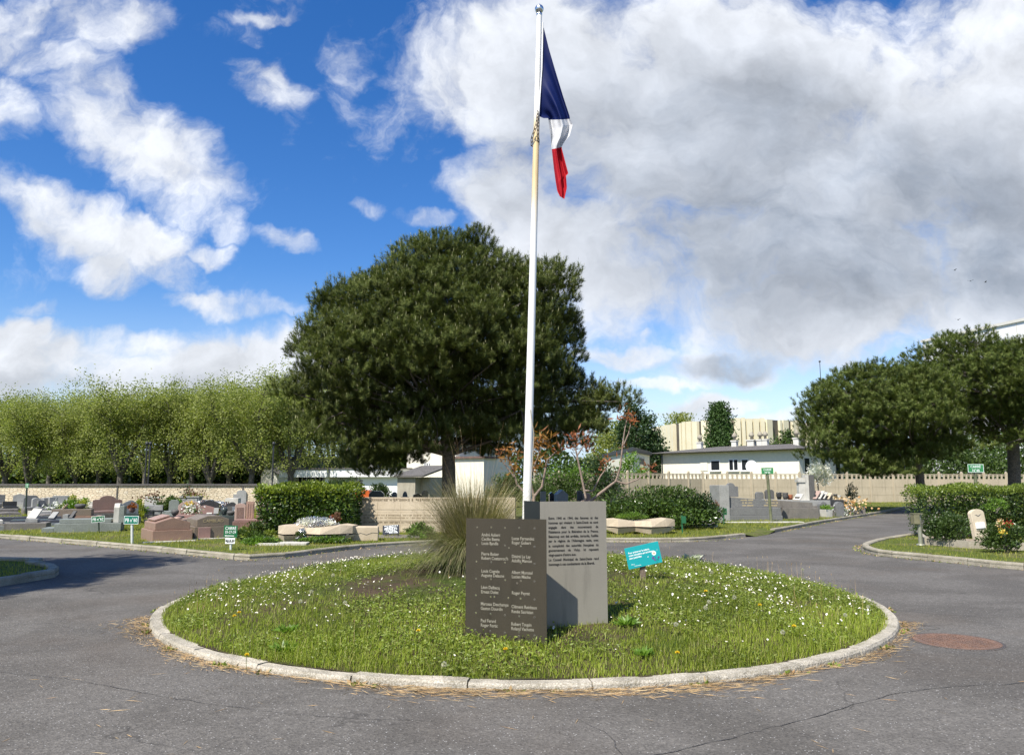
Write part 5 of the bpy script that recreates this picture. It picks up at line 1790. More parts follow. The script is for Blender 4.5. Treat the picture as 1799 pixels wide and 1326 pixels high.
# turquoise notice
M_TEAL = paint('turquoise_panel', (.012, .36, .38), .35, .06)
M_WHITE_SIGN = paint('white_print', (.85, .88, .86), .5, .03)
M_WOOD = stone('grey_brown_wood', (.20, .15, .10), (.12, .085, .055), 8, .2, 60, .9, .4, 40)
q = G(1130, 1018, .35)
for _ in range(6):
    q = G(1130, 1018, float(mound_z(q.x, q.y)))
TY = q.y
tn = thing('notice_sign', 'turquoise notice about a pesticide free cemetery, tilted on a short wooden post', 'sign', (q.x, q.y, float(mound_z(q.x, q.y))))
cz = P(1130, 975, TY).z - tn.location.z
MB().box(-.035, .035, -.0, .04, -.1, cz).build('post', M_WOOD, tn, bevel=.004)
wdt, hgt = P(1161, 960, TY).x - P(1099, 960, TY).x, .255
bd = thing('x', None, None)
bpy.data.objects.remove(bd)
Mb = Matrix.Translation((P(1130, 975, TY).x - q.x, -.012, cz)) @ Matrix.Rotation(R(-11.5), 4, 'Y') @ Matrix.Rotation(R(6), 4, 'Z')
pn = MB().box(-wdt / 2, wdt / 2, -.004, .004, -hgt / 2, hgt / 2).build('panel', M_TEAL, tn, bevel=.002)
pn.matrix_local = Mb
for i, s_ in enumerate(('Pour préserver la nature,', 'votre cimetière est entretenu', 'sans pesticides')):
    text(s_, .030, M_WHITE_SIGN, pn, (-wdt * .42, -.0045, hgt * (.20 - .125 * i)), squeeze=.88, bold=.0008)
text('Plaine', .018, M_WHITE_SIGN, pn, (-wdt * .40, -.0045, -hgt * .33), name='lettering')
text('Commune', .020, M_WHITE_SIGN, pn, (-wdt * .32, -.0045, -hgt * .42), name='lettering')
mb = MB()
for i in range(9):
    t = 2 * math.pi * i / 9
    cxp, czp = wdt * .31 + .017 * math.cos(t), .0 + .017 * math.sin(t)
    mb.prism([(cxp + .011 * math.cos(u_), czp + .012 * math.sin(u_)) for u_ in np.linspace(0, 2 * math.pi, 11)[:-1]], -.0050 - i * .00002, -.0042)
for x_, z_, r_ in ((wdt * .12, -.028, .005), (wdt * .42, .03, .003)):
    mb.prism([(x_ + r_ * 1.6 * math.cos(u_), z_ + r_ * math.sin(u_)) for u_ in np.linspace(0, 2 * math.pi, 9)[:-1]], -.0050, -.0042)
mb.build('printed_flower', M_WHITE_SIGN, pn)
MB().prism([(wdt * .31 + .011 * math.cos(u_), .011 * math.sin(u_)) for u_ in np.linspace(0, 2 * math.pi, 13)[:-1]], -.0058, -.0053).build('printed_heart', paint('ochre_print', (.65, .42, .12)), pn)
mb = MB()
for x_, z_, r_ in ((wdt * .26, -.055, .016), (wdt * .30, -.082, .011), (wdt * .42, -.06, .012)):
    mb.prism([(x_ + r_ * (1 + .25 * (i % 2)) * math.cos(u_), z_ + r_ * (1 + .25 * (i % 2)) * math.sin(u_)) for i, u_ in enumerate(np.linspace(0, 2 * math.pi, 13)[:-1])], -.0050, -.0042)
mb.build('printed_violets', paint('violet_print', (.12, .10, .28)), pn)
mb = MB()
mb.prism([(wdt * .31, -.03), (wdt * .325, -.03), (wdt * .36, -hgt * .48), (wdt * .35, -hgt * .48)], -.0049, -.0042)
mb.prism([(wdt * .36, -hgt * .35), (wdt * .41, -hgt * .2), (wdt * .40, -hgt * .38)], -.0050, -.0042)
mb.build('printed_stems', paint('green_print', (.01, .19, .17)), pn)

# ---------------------------------------------------------------- plot signs
M_SIGNG = paint('green_sign', (.012, .13, .045), .4, .08)
M_SIGNT = paint('blue_green_sign', (.006, .17, .11), .35, .08)
M_SIGNL = paint('light_green_sign', (.05, .24, .085), .4, .08)
M_SIGND = paint('dark_green_sign', (.02, .12, .05), .4, .08)
M_POSTW = paint('pale_post', (.60, .62, .58), .5, .1)
M_POSTG = stone('green_grey_post', (.16, .17, .09), (.10, .11, .055), 5, .1, 40, .6, .1, 40)
M_POSTD = paint('dark_green_post', (.03, .045, .03), .5)


def plot_sign(label, base_px, top_px, plate_px, lines, mp, mplate, tilt=0.0, z0=LZ, post_r=.02, sizes=None, border=False, yaw=0.0, y=None, rows=None, extra=None):
    b = G(base_px[0], base_px[1], z0)
    if y is not None:
        b = P(base_px[0], base_px[1], y); b.z = z0
    Y = b.y
    t = thing('plot_sign', label, 'sign', b)
    tp = P(top_px[0], top_px[1], Y) - b
    MB().tube([(0, 0, -.08), (0, 0, 0), tuple(tp)], post_r, 10).build('post', mp, t)
    (x0, y0), (x1, y1) = plate_px
    a, c = P(x0, y0, Y) - b, P(x1, y1, Y) - b
    cx, cz, wd, hg = (a.x + c.x) / 2, (a.z + c.z) / 2, abs(c.x - a.x), abs(a.z - c.z)
    Mp = Matrix.Translation((cx, -post_r - .006, cz)) @ Matrix.Rotation(R(yaw), 4, 'Z') @ Matrix.Rotation(R(tilt), 4, 'Y')
    pnl = MB().box(-wd / 2, wd / 2, -.004, .004, -hg / 2, hg / 2).build('plate', mplate, t, bevel=.003)
    pnl.matrix_local = Mp
    if border:
        e = min(wd, hg) * .045
        o_ = e * .45
        mb = MB()
        mb.box(-wd / 2 + o_, wd / 2 - o_, -.0058, -.0042, hg / 2 - e - o_, hg / 2 - o_).box(-wd / 2 + o_, wd / 2 - o_, -.0058, -.0042, -hg / 2 + o_, -hg / 2 + e + o_)
        mb.box(-wd / 2 + o_, -wd / 2 + e + o_, -.0057, -.0042, -hg / 2 + e + o_, hg / 2 - e - o_).box(wd / 2 - e - o_, wd / 2 - o_, -.0057, -.0042, -hg / 2 + e + o_, hg / 2 - e - o_)
        mb.build('border', M_WHITE_SIGN, pnl)
    n_ = len(lines)
    for i, s_ in enumerate(lines):
        zc_, sz_ = (rows[i] if rows else (.5 - (i + .5) / n_, .62 / n_))
        o = text(s_, hg * sz_, M_WHITE_SIGN, pnl, (0, -.006, hg * zc_ - hg * sz_ * .35), align='CENTER', bold=hg * sz_ * .004)
        bpy.context.view_layer.update()
        if o.dimensions.x > wd * .80:
            o.scale.x *= wd * .80 / o.dimensions.x
    return t, pnl, wd, hg


plot_sign('small green sign reading PB n°62, tilted on a dark post by the stepped tomb', (174, 935), (173, 908), ((161.5, 906), (185, 917)), ['PB n°62'], M_POSTD, M_SIGND, -5, border=True, post_r=.024, yaw=-4)
plot_sign('blue green sign with white border reading PB n°60, on a white post', (232, 955), (232, 915), ((219.5, 905.5), (244.5, 920.5)), ['PB n°60'], M_POSTW, M_SIGNT, 0, border=True, post_r=.034)
t, pnl, wd, hg = plot_sign('green sign reading CARRÉ 25-27-29 with an arrow, a small white plate below it', (405.5, 966), (405.5, 925), ((394.8, 922.5), (417.5, 943.5)), ['CARRÉ', '25-27-29'], M_POSTW, M_SIGNG, 1.5, post_r=.028, rows=[(.27, .36), (-.05, .30)])
MB().prism([(-wd * .44, -hg * .36), (-wd * .30, -hg * .30), (-wd * .30, -hg * .335), (wd * .28, -hg * .335), (wd * .28, -hg * .39), (-wd * .30, -hg * .39), (-wd * .30, -hg * .42)], -.006, -.0042).build('arrow', M_WHITE_SIGN, pnl)
a_, c_ = P(397, 944.5, t.location.y) - t.location, P(413.5, 954.5, t.location.y) - t.location
wp = MB().box(a_.x, c_.x, -.040, -.034, c_.z, a_.z).build('white_plate', M_WHITE_SIGN, t)
wm = (a_.x + c_.x) / 2
mb = MB()
for i in range(7):
    mb.box(wm - .10 + i * .03, wm - .10 + i * .03 + (.022, .016, .012, .022, .006, .02, .018)[i], -.043, -.041, a_.z - .085, a_.z - .035)
mb.build('lettering', M_INK, wp)
MB().prism([(wm - .09, c_.z + .045), (wm - .05, c_.z + .065), (wm - .05, c_.z + .052), (wm + .08, c_.z + .052), (wm + .08, c_.z + .036), (wm - .05, c_.z + .036), (wm - .05, c_.z + .025)], -.043, -.041).build('arrow', M_INK, wp)
plot_sign('tall leaning green sign reading CARRÉ N°26 in front of the big granite tomb', (1355, 917), (1348, 830), ((1336.5, 821.5), (1358, 832.5)), ['CARRÉ', 'N°26'], M_POSTG, M_SIGNL, -1, post_r=.055, rows=[(.2, .42), (-.24, .42)])
plot_sign('green sign reading CARRÉ N°48 rising behind the clipped hedge', (1713.5, 905), (1713.5, 826), ((1697.5, 815), (1727, 830)), ['CARRÉ', 'N°48'], M_POSTG, M_SIGNL, 0, y=24.6, border=True, post_r=.05, rows=[(.2, .40), (-.24, .40)])
plot_sign('slim dark sign post with a pale green plate among the graves at far left', (45, 905), (47.5, 851), ((44.5, 849), (52.5, 857)), ['CARRÉ', 'N°25'], M_POSTD, M_SIGNL, 0, post_r=.04, yaw=-25, rows=[(.2, .35), (-.24, .35)])
# low green marker posts by the right planter and the tomb
for (bx, by), tpy, lab in (((1199, 938), 905, 'short green marker post with a small box at the right end of the stone planter'), ((1272, 922), 891, 'thin green marker post in the grass left of the granite tomb')):
    b = G(bx, by, LZ)
    t = thing('marker_post', lab, 'post', b)
    hz2 = P(bx, tpy, b.y).z - LZ
    MB().tube([(0, 0, -.05), (0, 0, hz2)], .025, 8).build('post', M_SIGND, t)
    MB().box(-.02, .11, -.05, .05, hz2 * .58, hz2 * .95).build('plate', M_SIGND, t, bevel=.006)
# metal bin post on the right wedge
b = G(1614, 958, LZ)
t = thing('litter_bin', 'small metal litter holder on a steel post at the tip of the right lawn', 'litter bin', b)
zb_, zt_ = P(1614, 920, b.y).z - LZ, P(1614, 903, b.y).z - LZ
M_GALV = stone('galvanised_steel', (.42, .42, .33), (.30, .30, .22), 5, .1, 60, .45, .05, 40, metal=.5)
MB().tube([(.055, 0, -.05), (.055, 0, zt_ - .02)], .05, 14).lathe([(.11, 0), (.11, .025), (.06, .05)], 16, cx=.055).build('post', M_GALV, t)
MB().box(-.11, .03, -.09, .09, zb_, zt_).box(-.12, .12, -.10, .10, zt_ + .002, zt_ + .022).build('holder', stone('olive_steel', (.22, .20, .11), (.15, .14, .08), 5, .1, 60, .5, .05, 40), t, bevel=.008)

# birds far off in the sky
for (px, py) in ((1677, 475), (1705, 494), (1731, 496), (1683, 562)):
    q = P(px, py, 85)
    mb = MB().tube([(-.12, 0, 0), (-.05, 0, .02), (.08, 0, .02), (.16, 0, 0)], [.01, .045, .04, .01], 6)
    mb.add([(.06, 0, .03), (-.05, 0, .03), (-.10, .32, .14), (.0, .34, .14)], [(0, 1, 2, 3)]).add([(.06, 0, .03), (-.05, 0, .03), (-.10, -.32, .10), (.0, -.34, .10)], [(3, 2, 1, 0)])
    o = mb.build('bird', M_DARK, None, q, random.uniform(-1, 1))
    tag(o, 'tiny dark bird gliding in front of the big grey cloud', 'bird', 'birds in front of the grey cloud')
# thin mast behind the right pines, twin lamp poles behind the plane trees
b = P(1452, 850, 96)
t = thing('antenna_mast', 'thin mast rising above the crown of the lower right pine', 'mast', (b.x, b.y, 0))
hz3 = P(1452, 636, 96).z
MB().tube([(0, 0, 0), (0, 0, hz3)], [.09, .04], 8).build('mast', M_DARK, t)
MB().lathe([(.12, hz3), (.14, hz3 + .1), (.05, hz3 + .2)], 10).build('tip', M_DARK, t)
for px, lab in ((254, 'thin dark lamp pole, left of the pair standing between the plane trunks'), (260, 'thin dark lamp pole, right of the pair standing between the plane trunks'), (478, 'thin dark pole in front of the grey gable end')):
    b = P(px, 850, 56)
    t = thing('lamp_pole', lab, 'pole', (b.x, b.y, 0), group='thin dark poles beyond the stone wall')
    hz3 = P(px, 782, 56).z
    MB().tube([(0, 0, 0), (0, 0, hz3)], .06, 8).build('pole', M_DARK, t)
    MB().lathe([(.05, hz3), (.12, hz3 + .05), (.12, hz3 + .2), (.03, hz3 + .26)], 10).build('lamp_head', M_DARK, t)
# ---------------------------------------------------------------- cemetery stones
SL = {
    'white': stone('pale_stone', (.62, .60, .53), (.46, .44, .38), 2.0, .15, 80, .8, .2, 30, stain=.3),
    'grey': stone('grey_granite', (.145, .147, .137), (.10, .102, .096), 3.0, .55, 130, .55, .1, 60, stain=.2),
    'lightgrey': stone('light_grey_granite', (.36, .36, .335), (.27, .27, .25), 3.0, .35, 130, .6, .1, 60, stain=.25),
    'greengrey': stone('green_grey_granite', (.22, .25, .21), (.165, .19, .16), 3.0, .4, 130, .5, .1, 60),
    'blue': stone('blue_grey_granite', (.135, .165, .19), (.10, .125, .15), 3.0, .4, 140, .3, .05, 60),
    'black': stone('black_granite', (.018, .019, .022), (.012, .012, .014), 3.0, .2, 160, .12, .02, 60),
    'navy': stone('dark_blue_granite', (.035, .042, .065), (.025, .03, .045), 3.0, .2, 160, .14, .02, 60),
    'greenblack': stone('dark_green_granite', (.025, .045, .04), (.018, .03, .028), 3.0, .2, 160, .2, .02, 60),
    'brown': stone('brown_granite', (.19, .085, .048), (.14, .065, .038), 3.0, .4, 120, .45, .1, 60, stain=.15),
    'red': stone('red_granite', (.215, .078, .045), (.16, .058, .036), 3.0, .4, 120, .4, .1, 60),
    'pink': stone('pink_granite', (.44, .25, .165), (.35, .195, .13), 3.0, .4, 120, .45, .1, 60, stain=.12),
    'pale_pink': stone('pale_pink_granite', (.50, .34, .27), (.41, .27, .215), 3.0, .35, 120, .5, .1, 60),
    'rose': stone('mauve_pink_granite', (.36, .19, .155), (.29, .15, .12), 3.0, .35, 120, .35, .1, 60),
    'olive': stone('olive_brown_granite', (.19, .128, .065), (.14, .095, .048), 3.0, .4, 120, .5, .1, 60, stain=.2),
    'brownpink': stone('brown_pink_granite', (.33, .165, .085), (.26, .128, .066), 3.0, .42, 120, .5, .1, 60, stain=.15),
    'mud': stone('weathered_granite', (.19, .16, .122), (.115, .098, .076), 2.2, .45, 100, .7, .2, 40, stain=.4),
    'dark': stone('dark_weathered_stone', (.075, .07, .06), (.05, .048, .042), 2.5, .3, 90, .7, .2, 40),
    'sand': stone('sandstone', (.60, .50, .36), (.48, .39, .27), 1.6, .15, 90, .85, .25, 30, stain=.25),
}
M_LETTER = paint('worn_gilt', (.45, .36, .20), .5)
M_TERRA = stone('terracotta', (.42, .15, .07), (.32, .11, .05), 5, .1, 60, .8, .1, 40)


def headstone(mb, shape, w_, h_, t_, y0=0.0, z0=0.0, mi=0):
    """stele w_ wide, h_ tall, t_ thick, its face at y0 looking along -y"""
    a = w_ / 2
    if shape == 'flat':
        poly = [(-a, 0), (a, 0), (a, h_), (-a, h_)]
    elif shape == 'bevel':
        c = w_ * .2
        poly = [(-a, 0), (a, 0), (a, h_ - c), (a - c, h_), (-a + c, h_), (-a, h_ - c)]
    elif shape == 'arch':
        poly = [(-a, 0), (a, 0)] + [(a * math.cos(t), h_ - a * .55 + a * .55 * math.sin(t)) for t in np.linspace(0, math.pi, 13)]
    elif shape == 'round':
        poly = [(-a, 0), (a, 0)] + [(a * math.cos(t), h_ - a + a * math.sin(t)) for t in np.linspace(0, math.pi, 15)]
    elif shape == 'gable':
        poly = [(-a, 0), (a, 0), (a, h_ * .78), (0, h_), (-a, h_ * .78)]
    elif shape == 'wave':
        poly = [(-a, 0), (a, 0)] + [(a - 2 * a * i / 16, h_ * (.70 + .30 * math.sin(math.pi * (i / 16) ** .8) ** 1.4)) for i in range(17)]
    elif shape == 'shoulder':
        b = a * .55
        poly = [(-a, 0), (a, 0), (a, h_ * .72), (a * .82, h_ * .76), (b, h_ * .76)] + [(b * math.cos(t), h_ * .76 + h_ * .24 * math.sin(t)) for t in np.linspace(0, math.pi, 11)] + [(-b, h_ * .76), (-a * .82, h_ * .76), (-a, h_ * .72)]
    elif shape == 'slant':
        poly = [(-a, 0), (a, 0), (a, h_ * .72), (-a * .4, h_), (-a, h_ * .9)]
    elif shape == 'cross':
        c = w_ * .16
        poly = [(-c, 0), (c, 0), (c, h_ * .58), (a, h_ * .58), (a, h_ * .78), (c, h_ * .78), (c, h_), (-c, h_), (-c, h_ * .78), (-a, h_ * .78), (-a, h_ * .58), (-c, h_ * .58)]
    else:
        poly = [(-a, 0), (a, 0), (a, h_ * .55)] + [(a * math.cos(t), h_ * .55 + h_ * .45 * math.sin(t) ** .7 if math.sin(t) > 0 else h_ * .55) for t in np.linspace(0.05, math.pi - .05, 13)] + [(-a, h_ * .55)]
    mb.prism([(x, z + z0) for x, z in poly], y0, y0 + t_, mi)


def grave(label, px, py, Y=None, rz=0.0, head=None, head_col='grey', slab=None, slab_col=None, plinth=None, plinth_col=None, extras=(), name='grave', cat='grave', z0=LZ, group=None):
    """px, py: foot of the headstone face in the photo (py ignored when Y, the depth, is given)
    head (shape, w, h, t); slab (width, length, height, roof); plinth (width, length, height). The grave runs to -y, the head at y = 0."""
    p = P(px, py, Y) if Y else G(px, py, z0)
    root = thing(name, label, cat, (p.x, p.y, z0), R(rz), group)
    hp_ = 0.0
    if plinth:
        w_, l_, h_ = plinth
        MB().box(-w_ / 2, w_ / 2, -l_, .25, -.05, h_).build('plinth', SL[plinth_col or slab_col or head_col], root, bevel=.015)
        hp_ = h_
    if slab:
        w_, l_, h_, ridge = slab
        mb = MB()
        z1, z2 = hp_ + .002, hp_ + h_
        if ridge:
            mb.prism([(-w_ / 2, z1), (w_ / 2, z1), (w_ / 2, z2 - ridge), (0, z2), (-w_ / 2, z2 - ridge)], -l_, -.05)
        else:
            mb.box(-w_ / 2, w_ / 2, -l_, -.05, z1, z2)
        mb.build('slab', SL[slab_col or head_col], root, bevel=.015)
    if head:
        sh_, w_, h_, t_ = head
        mb = MB()
        headstone(mb, sh_, w_, h_, t_, 0.0, hp_ + .002)
        mb.build('headstone', SL[head_col], root, bevel=.012)
    for ex in extras:
        ex(root)
    return root


def vase(x, y, z, r=.1, h=.22, col='black', flower=None):
    def f(root):
        w_ = tuple(Matrix.Translation(root.location) @ root.rotation_euler.to_matrix().to_4x4() @ Vector((x, y, z)))
        return None
    def g_(root):
        v = MB().lathe([(r * .5, z), (r * .95, z + h * .45), (r, z + h * .7), (r * .75, z + h), (r * .6, z + h - .01)], 14, cx=x, cy=y).build('vase', SL[col] if col in SL else col, root)
        if flower:
            gg = np.random.default_rng(int(abs(x * 100) + abs(y * 1000)) + 3)
            d = rand_dirs(120, gg)
            d[:, 2] = np.abs(d[:, 2])
            V, F = leaf_quads(np.array([x, y, z + h]) + d * r * 1.3 * gg.random((120, 1)), d, .09, .06, .1, gg)
            link('flowers', npmesh('flowers', V, F, flower), v)
    return g_


def plaque(x, y, z, w_, h_, lean=35, col='white', yaw=0):
    def f(root):
        o = MB().box(-w_ / 2, w_ / 2, -.02, .02, 0, h_).build('plaque', SL[col] if col in SL else col, root, bevel=.006)
        o.matrix_local = Matrix.Translation((x, y, z)) @ Matrix.Rotation(R(yaw), 4, 'Z') @ Matrix.Rotation(R(-lean), 4, 'X')
        s = MB().box(-w_ * .3, w_ * .3, .05, .09, -.0, h_ * .6).build('stand', SL['dark'], o)
    return f


def carved(s_, x, z, y, size, mat_=None, rz=0):
    def f(root):
        text(s_, size, mat_ or M_LETTER, root, (x, y, z), align='CENTER', ext=.002, bold=size * .02, rz=rz)
    return f


# angles: e1 faces the lane right of the plot, e2 faces the lane on the left
E1, E2 = 36.0, -54.0

# --- left plot, front row
grave('low pale kerbed grave with a square white block at the far left edge', 6, 930, rz=E2, slab=(.9, 1.5, .16, 0), slab_col='white', plinth=(1.1, 1.7, .16), plinth_col='lightgrey')
grave('long polished navy blue slab tomb with a grey end block, far left', 112, 919, rz=E2 - 14, slab=(.8, 3.2, .16, 0), slab_col='navy', plinth=(1.0, 3.5, .12), plinth_col='grey', head=('flat', .8, .22, .18), head_col='lightgrey')
g2r = grave('grass topped grave edged with weathered grey blocks, left of the stepped tomb', 70, 929, rz=E2 - 14, plinth=(.9, 1.7, .22), plinth_col='mud', slab=(.4, .4, .12, 0), slab_col='lightgrey')
grave('dark blue slab tomb bearing an open white book plaque and two small plaques', 150, 922, rz=E2 - 16, slab=(.9, 2.3, .13, .03), slab_col='navy', plinth=(1.05, 2.5, .12), plinth_col='blue',
      extras=(plaque(-.05, -1.75, .26, .40, .42, 40, 'white', 58), plaque(.1, -1.1, .26, .28, .3, 42, 'lightgrey', 50), plaque(.0, -.5, .26, .2, .3, 35, 'dark', 40)))
st_ = grave('light grey stepped tomb with a tall pale headstone behind the PB n°62 sign', 200, 932, rz=E2 - 16, head=('bevel', .62, .60, .16), head_col='white', slab=(.72, 1.5, .13, 0), slab_col='greengrey', plinth=(.9, 1.62, .27), plinth_col='greengrey')
MB().box(-.45, .45, -1.95, -1.622, 0, .14).build('step', SL['greengrey'], st_, bevel=.012)
bk = MB().box(-.32, .32, .165, .30, .275, .80).build('back_slab', SL['greengrey'], st_, bevel=.012)
grave('brown stone chest tomb with a domed dark urn on top', 164, 917, rz=E2 - 14, slab=(.8, 1.4, .26, 0), slab_col='olive', plinth=(.95, 1.55, .26), plinth_col='brownpink', extras=(vase(0, -.5, .52, .2, .2, 'dark'), plaque(-.1, -1.1, .52, .24, .25, 40, 'pink')))
grave('blue grey wavy headstone carved with a cross, a flower bowl on its dark slab', 225, 919, rz=28, head=('wave', .66, .60, .14), head_col='blue', slab=(.66, .9, .16, .04), slab_col='greenblack', plinth=(.8, 1.0, .26), plinth_col='greenblack',
      extras=(vase(.1, -.3, .42, .12, .16, 'red', M_SUMACRED), lambda r_: MB().box(-.17, -.14, -.02, -.002, .5, .72).box(-.22, -.09, -.02, -.002, .62, .65).build('cross', SL['black'], r_)))
# double pitched pink brown tomb by the PB 60 sign
PT = thing('grave', 'pink brown double pitched granite tomb right beside the PB n°60 sign', 'grave', G(303, 950.5, LZ), R(36))
MB().box(-.50, .50, .0, 1.5, -.02, .29).build('plinth', SL['brownpink'], PT, bevel=.015)
MB().prism([(-.44, .292), (.44, .292), (.44, .48), (0, .62), (-.44, .48)], .05, 1.42).build('slab', SL['brownpink'], PT, bevel=.015)
MB().prism([(-.2, .0), (.2, .0), (.2, .04), (-.2, .04)], 0, .9, M=Matrix.Translation((-.2, .4, .575)) @ Matrix.Rotation(R(-17), 4, 'Y')).build('cross_relief', SL['pink'], PT, bevel=.01)
MB().lathe([(.13, 0), (.10, .05), (.02, .07)], 12, M=Matrix.Translation((.15, .25, .565))).build('stone_rose', SL['pink'], PT)
MB().box(-.75, .55, -.22, -.02, -.03, .02).build('footing', SL['white'], PT, bevel=.01)
OT = thing('grave', 'olive brown pitched tomb with carved family letters on its gable', 'grave', G(374, 945.5, LZ), R(34))
MB().box(-.50, .50, .0, 1.5, -.02, .33).build('plinth', SL['olive'], OT, bevel=.015)
MB().prism([(-.43, .332), (.43, .332), (.43, .52), (.15, .62), (-.15, .62), (-.43, .52)], .05, 1.42).build('slab', SL['olive'], OT, bevel=.015)
text('CAMBLAD', .12, M_LETTER, OT, (0, .046, .44), align='CENTER', ext=.003)

MB().box(-.40, -.08, -.05, -.005, 0, .31).build('front_slab', SL['rose'], OT, bevel=.01)
MB().box(-.7, .6, -.2, -.055, -.03, .02).build('footing', SL['white'], OT, bevel=.01)
grave('black polished tomb with a bench shaped plaque, behind the pink brown one', 288, 922, rz=30, slab=(1.1, 1.0, .13, 0), slab_col='black', plinth=(1.3, 1.2, .22), plinth_col='black',
      extras=(lambda r_: MB().box(-.5, -.08, -.5, -.3, .50, .55).box(-.44, -.40, -.45, -.38, .352, .499).box(-.18, -.14, -.45, -.38, .352, .499).build('bench_plaque', SL['black'], r_, bevel=.01),
              vase(.3, -.4, .35, .14, .22, 'dark')))
ar = grave('mauve pink arched headstone with a red panel and a heap of white flowers', 331, 921, rz=18, head=('arch', .78, .58, .16), head_col='pale_pink', slab=(.72, .9, .1, .0), slab_col='rose', plinth=(.86, 1.05, .28), plinth_col='pale_pink',
           extras=(lambda r_: MB().prism([(-.29, .39), (.29, .39), (.29, .64)] + [(.29 * math.cos(t), .64 + .13 * math.sin(t)) for t in np.linspace(.1, 3.04, 9)] + [(-.29, .64)], -.012, -.002).build('panel', SL['red'], r_),
                   lambda r_: MB().box(-.52, -.45, -.5, -.42, .0, .52).build('pillar', SL['white'], r_, bevel=.008)))
fl = lambda n_, c_, s_, m_, L_=.1, seed=1: (lambda V_F: npmesh('flower_heap', V_F[0], V_F[1], m_))(leaf_quads(np.array(c_) + np.random.default_rng(seed).normal(size=(n_, 3)) * np.array(s_), rand_dirs(n_, np.random.default_rng(seed + 1)) + np.array([0, 0, .4]), L_, L_ * .7, .15, np.random.default_rng(seed + 2)))


def flowers(label, px, py, Y, n_, s_, m_, L_=.09, seed=1, z=None, extra=None):
    p = P(px, py, Y)
    t = thing('flower_bouquet', label, 'flowers', p)
    link('blossoms', fl(n_, (0, 0, s_[2] * .3), s_, m_, L_, seed), t)
    link('leaves', fl(n_ // 2, (0, 0, -s_[2] * .4), (s_[0], s_[1], s_[2] * .6), extra or M_BUSHMID, L_, seed + 9), t)
    return t


M_WFLOWER = leafy('white_blossom', [(.72, .71, .68), (.80, .79, .77)], .7, .3)
M_YFLOWER = leafy('yellow_blossom', [(.70, .48, .06), (.78, .56, .12)], .7, .3)
M_PFLOWER = leafy('peach_blossom', [(.72, .38, .16), (.74, .50, .26), (.70, .60, .40)], .7, .3)
M_RFLOWER = leafy('red_blossom', [(.45, .02, .02), (.35, .015, .02)], .6, .25)
Ya = ar.location.y - .45
flowers('large white bouquet lying before the mauve pink arched headstone', 336, 896, Ya, 150, (.15, .12, .09), M_WFLOWER, .09, 2)
flowers('yellow bunch on top of the white bouquet before the arched headstone', 333, 886, Ya + .1, 60, (.08, .06, .045), M_YFLOWER, .07, 3)
grave('black gabled headstone behind a rose coloured tablet', 366, 916, rz=14, head=('gable', .74, .60, .14), head_col='black', plinth=(.84, .9, .26), plinth_col='greenblack', slab=(.74, .8, .06, 0), slab_col='black',
      extras=(lambda r_: (lambda mb: (headstone(mb, 'slant', .50, .34, .08, -.4, .322), mb.build('rose_tablet', SL['rose'], r_, bevel=.01)))(MB()), plaque(.33, -.5, .322, .18, .24, 20, 'lightgrey'), plaque(.1, -.65, .322, .2, .08, 60, 'white')))
grave('dark green tomb carrying round urns, left of the red double headstone', 405, 921, rz=10, slab=(.72, .85, .12, 0), slab_col='greenblack', plinth=(.84, 1.0, .24), plinth_col='black', head=('flat', .3, .42, .12), head_col='dark',
      extras=(vase(-.2, -.25, .36, .12, .28, 'greenblack'), vase(.1, -.6, .36, .15, .16, 'dark'), plaque(.28, -.6, .36, .14, .2, 15, 'white'), plaque(.2, -.22, .36, .26, .3, 10, 'blue')))
rd = thing('grave', 'big red brown double headstone with fluted pillars, half hidden by the laurel hedge', 'grave', G(445, 930, LZ), R(14))
MB().box(-.60, .85, -.62, .3, -.02, .30).build('plinth', SL['red'], rd, bevel=.015)
MB().box(-.54, .8, -.56, -.06, .302, .36).build('slab', SL['rose'], rd, bevel=.012)
mb = MB(); headstone(mb, 'arch', .34, .56, .14, .0, .302); o = mb.build('headstone', SL['pale_pink'], rd, bevel=.012); o.location.x = -.44
MB().box(-.55, -.33, -.012, -.002, .36, .72).build('panel', SL['brown'], rd)
mb = MB().box(-.25, .0, -.06, .12, .302, .92)
for i in range(3):
    mb.box(-.22 + i * .075, -.185 + i * .075, -.075, -.059, .38, .86)
mb.build('pillar', SL['pink'], rd)
mb = MB(); headstone(mb, 'bevel', .75, .86, .16, .08, .302); o = mb.build('headstone', SL['red'], rd, bevel=.012); o.location.x = .45
MB().box(.1, .45, -.34, -.12, .362, .56).build('flower_trough', SL['brownpink'], rd, bevel=.02)

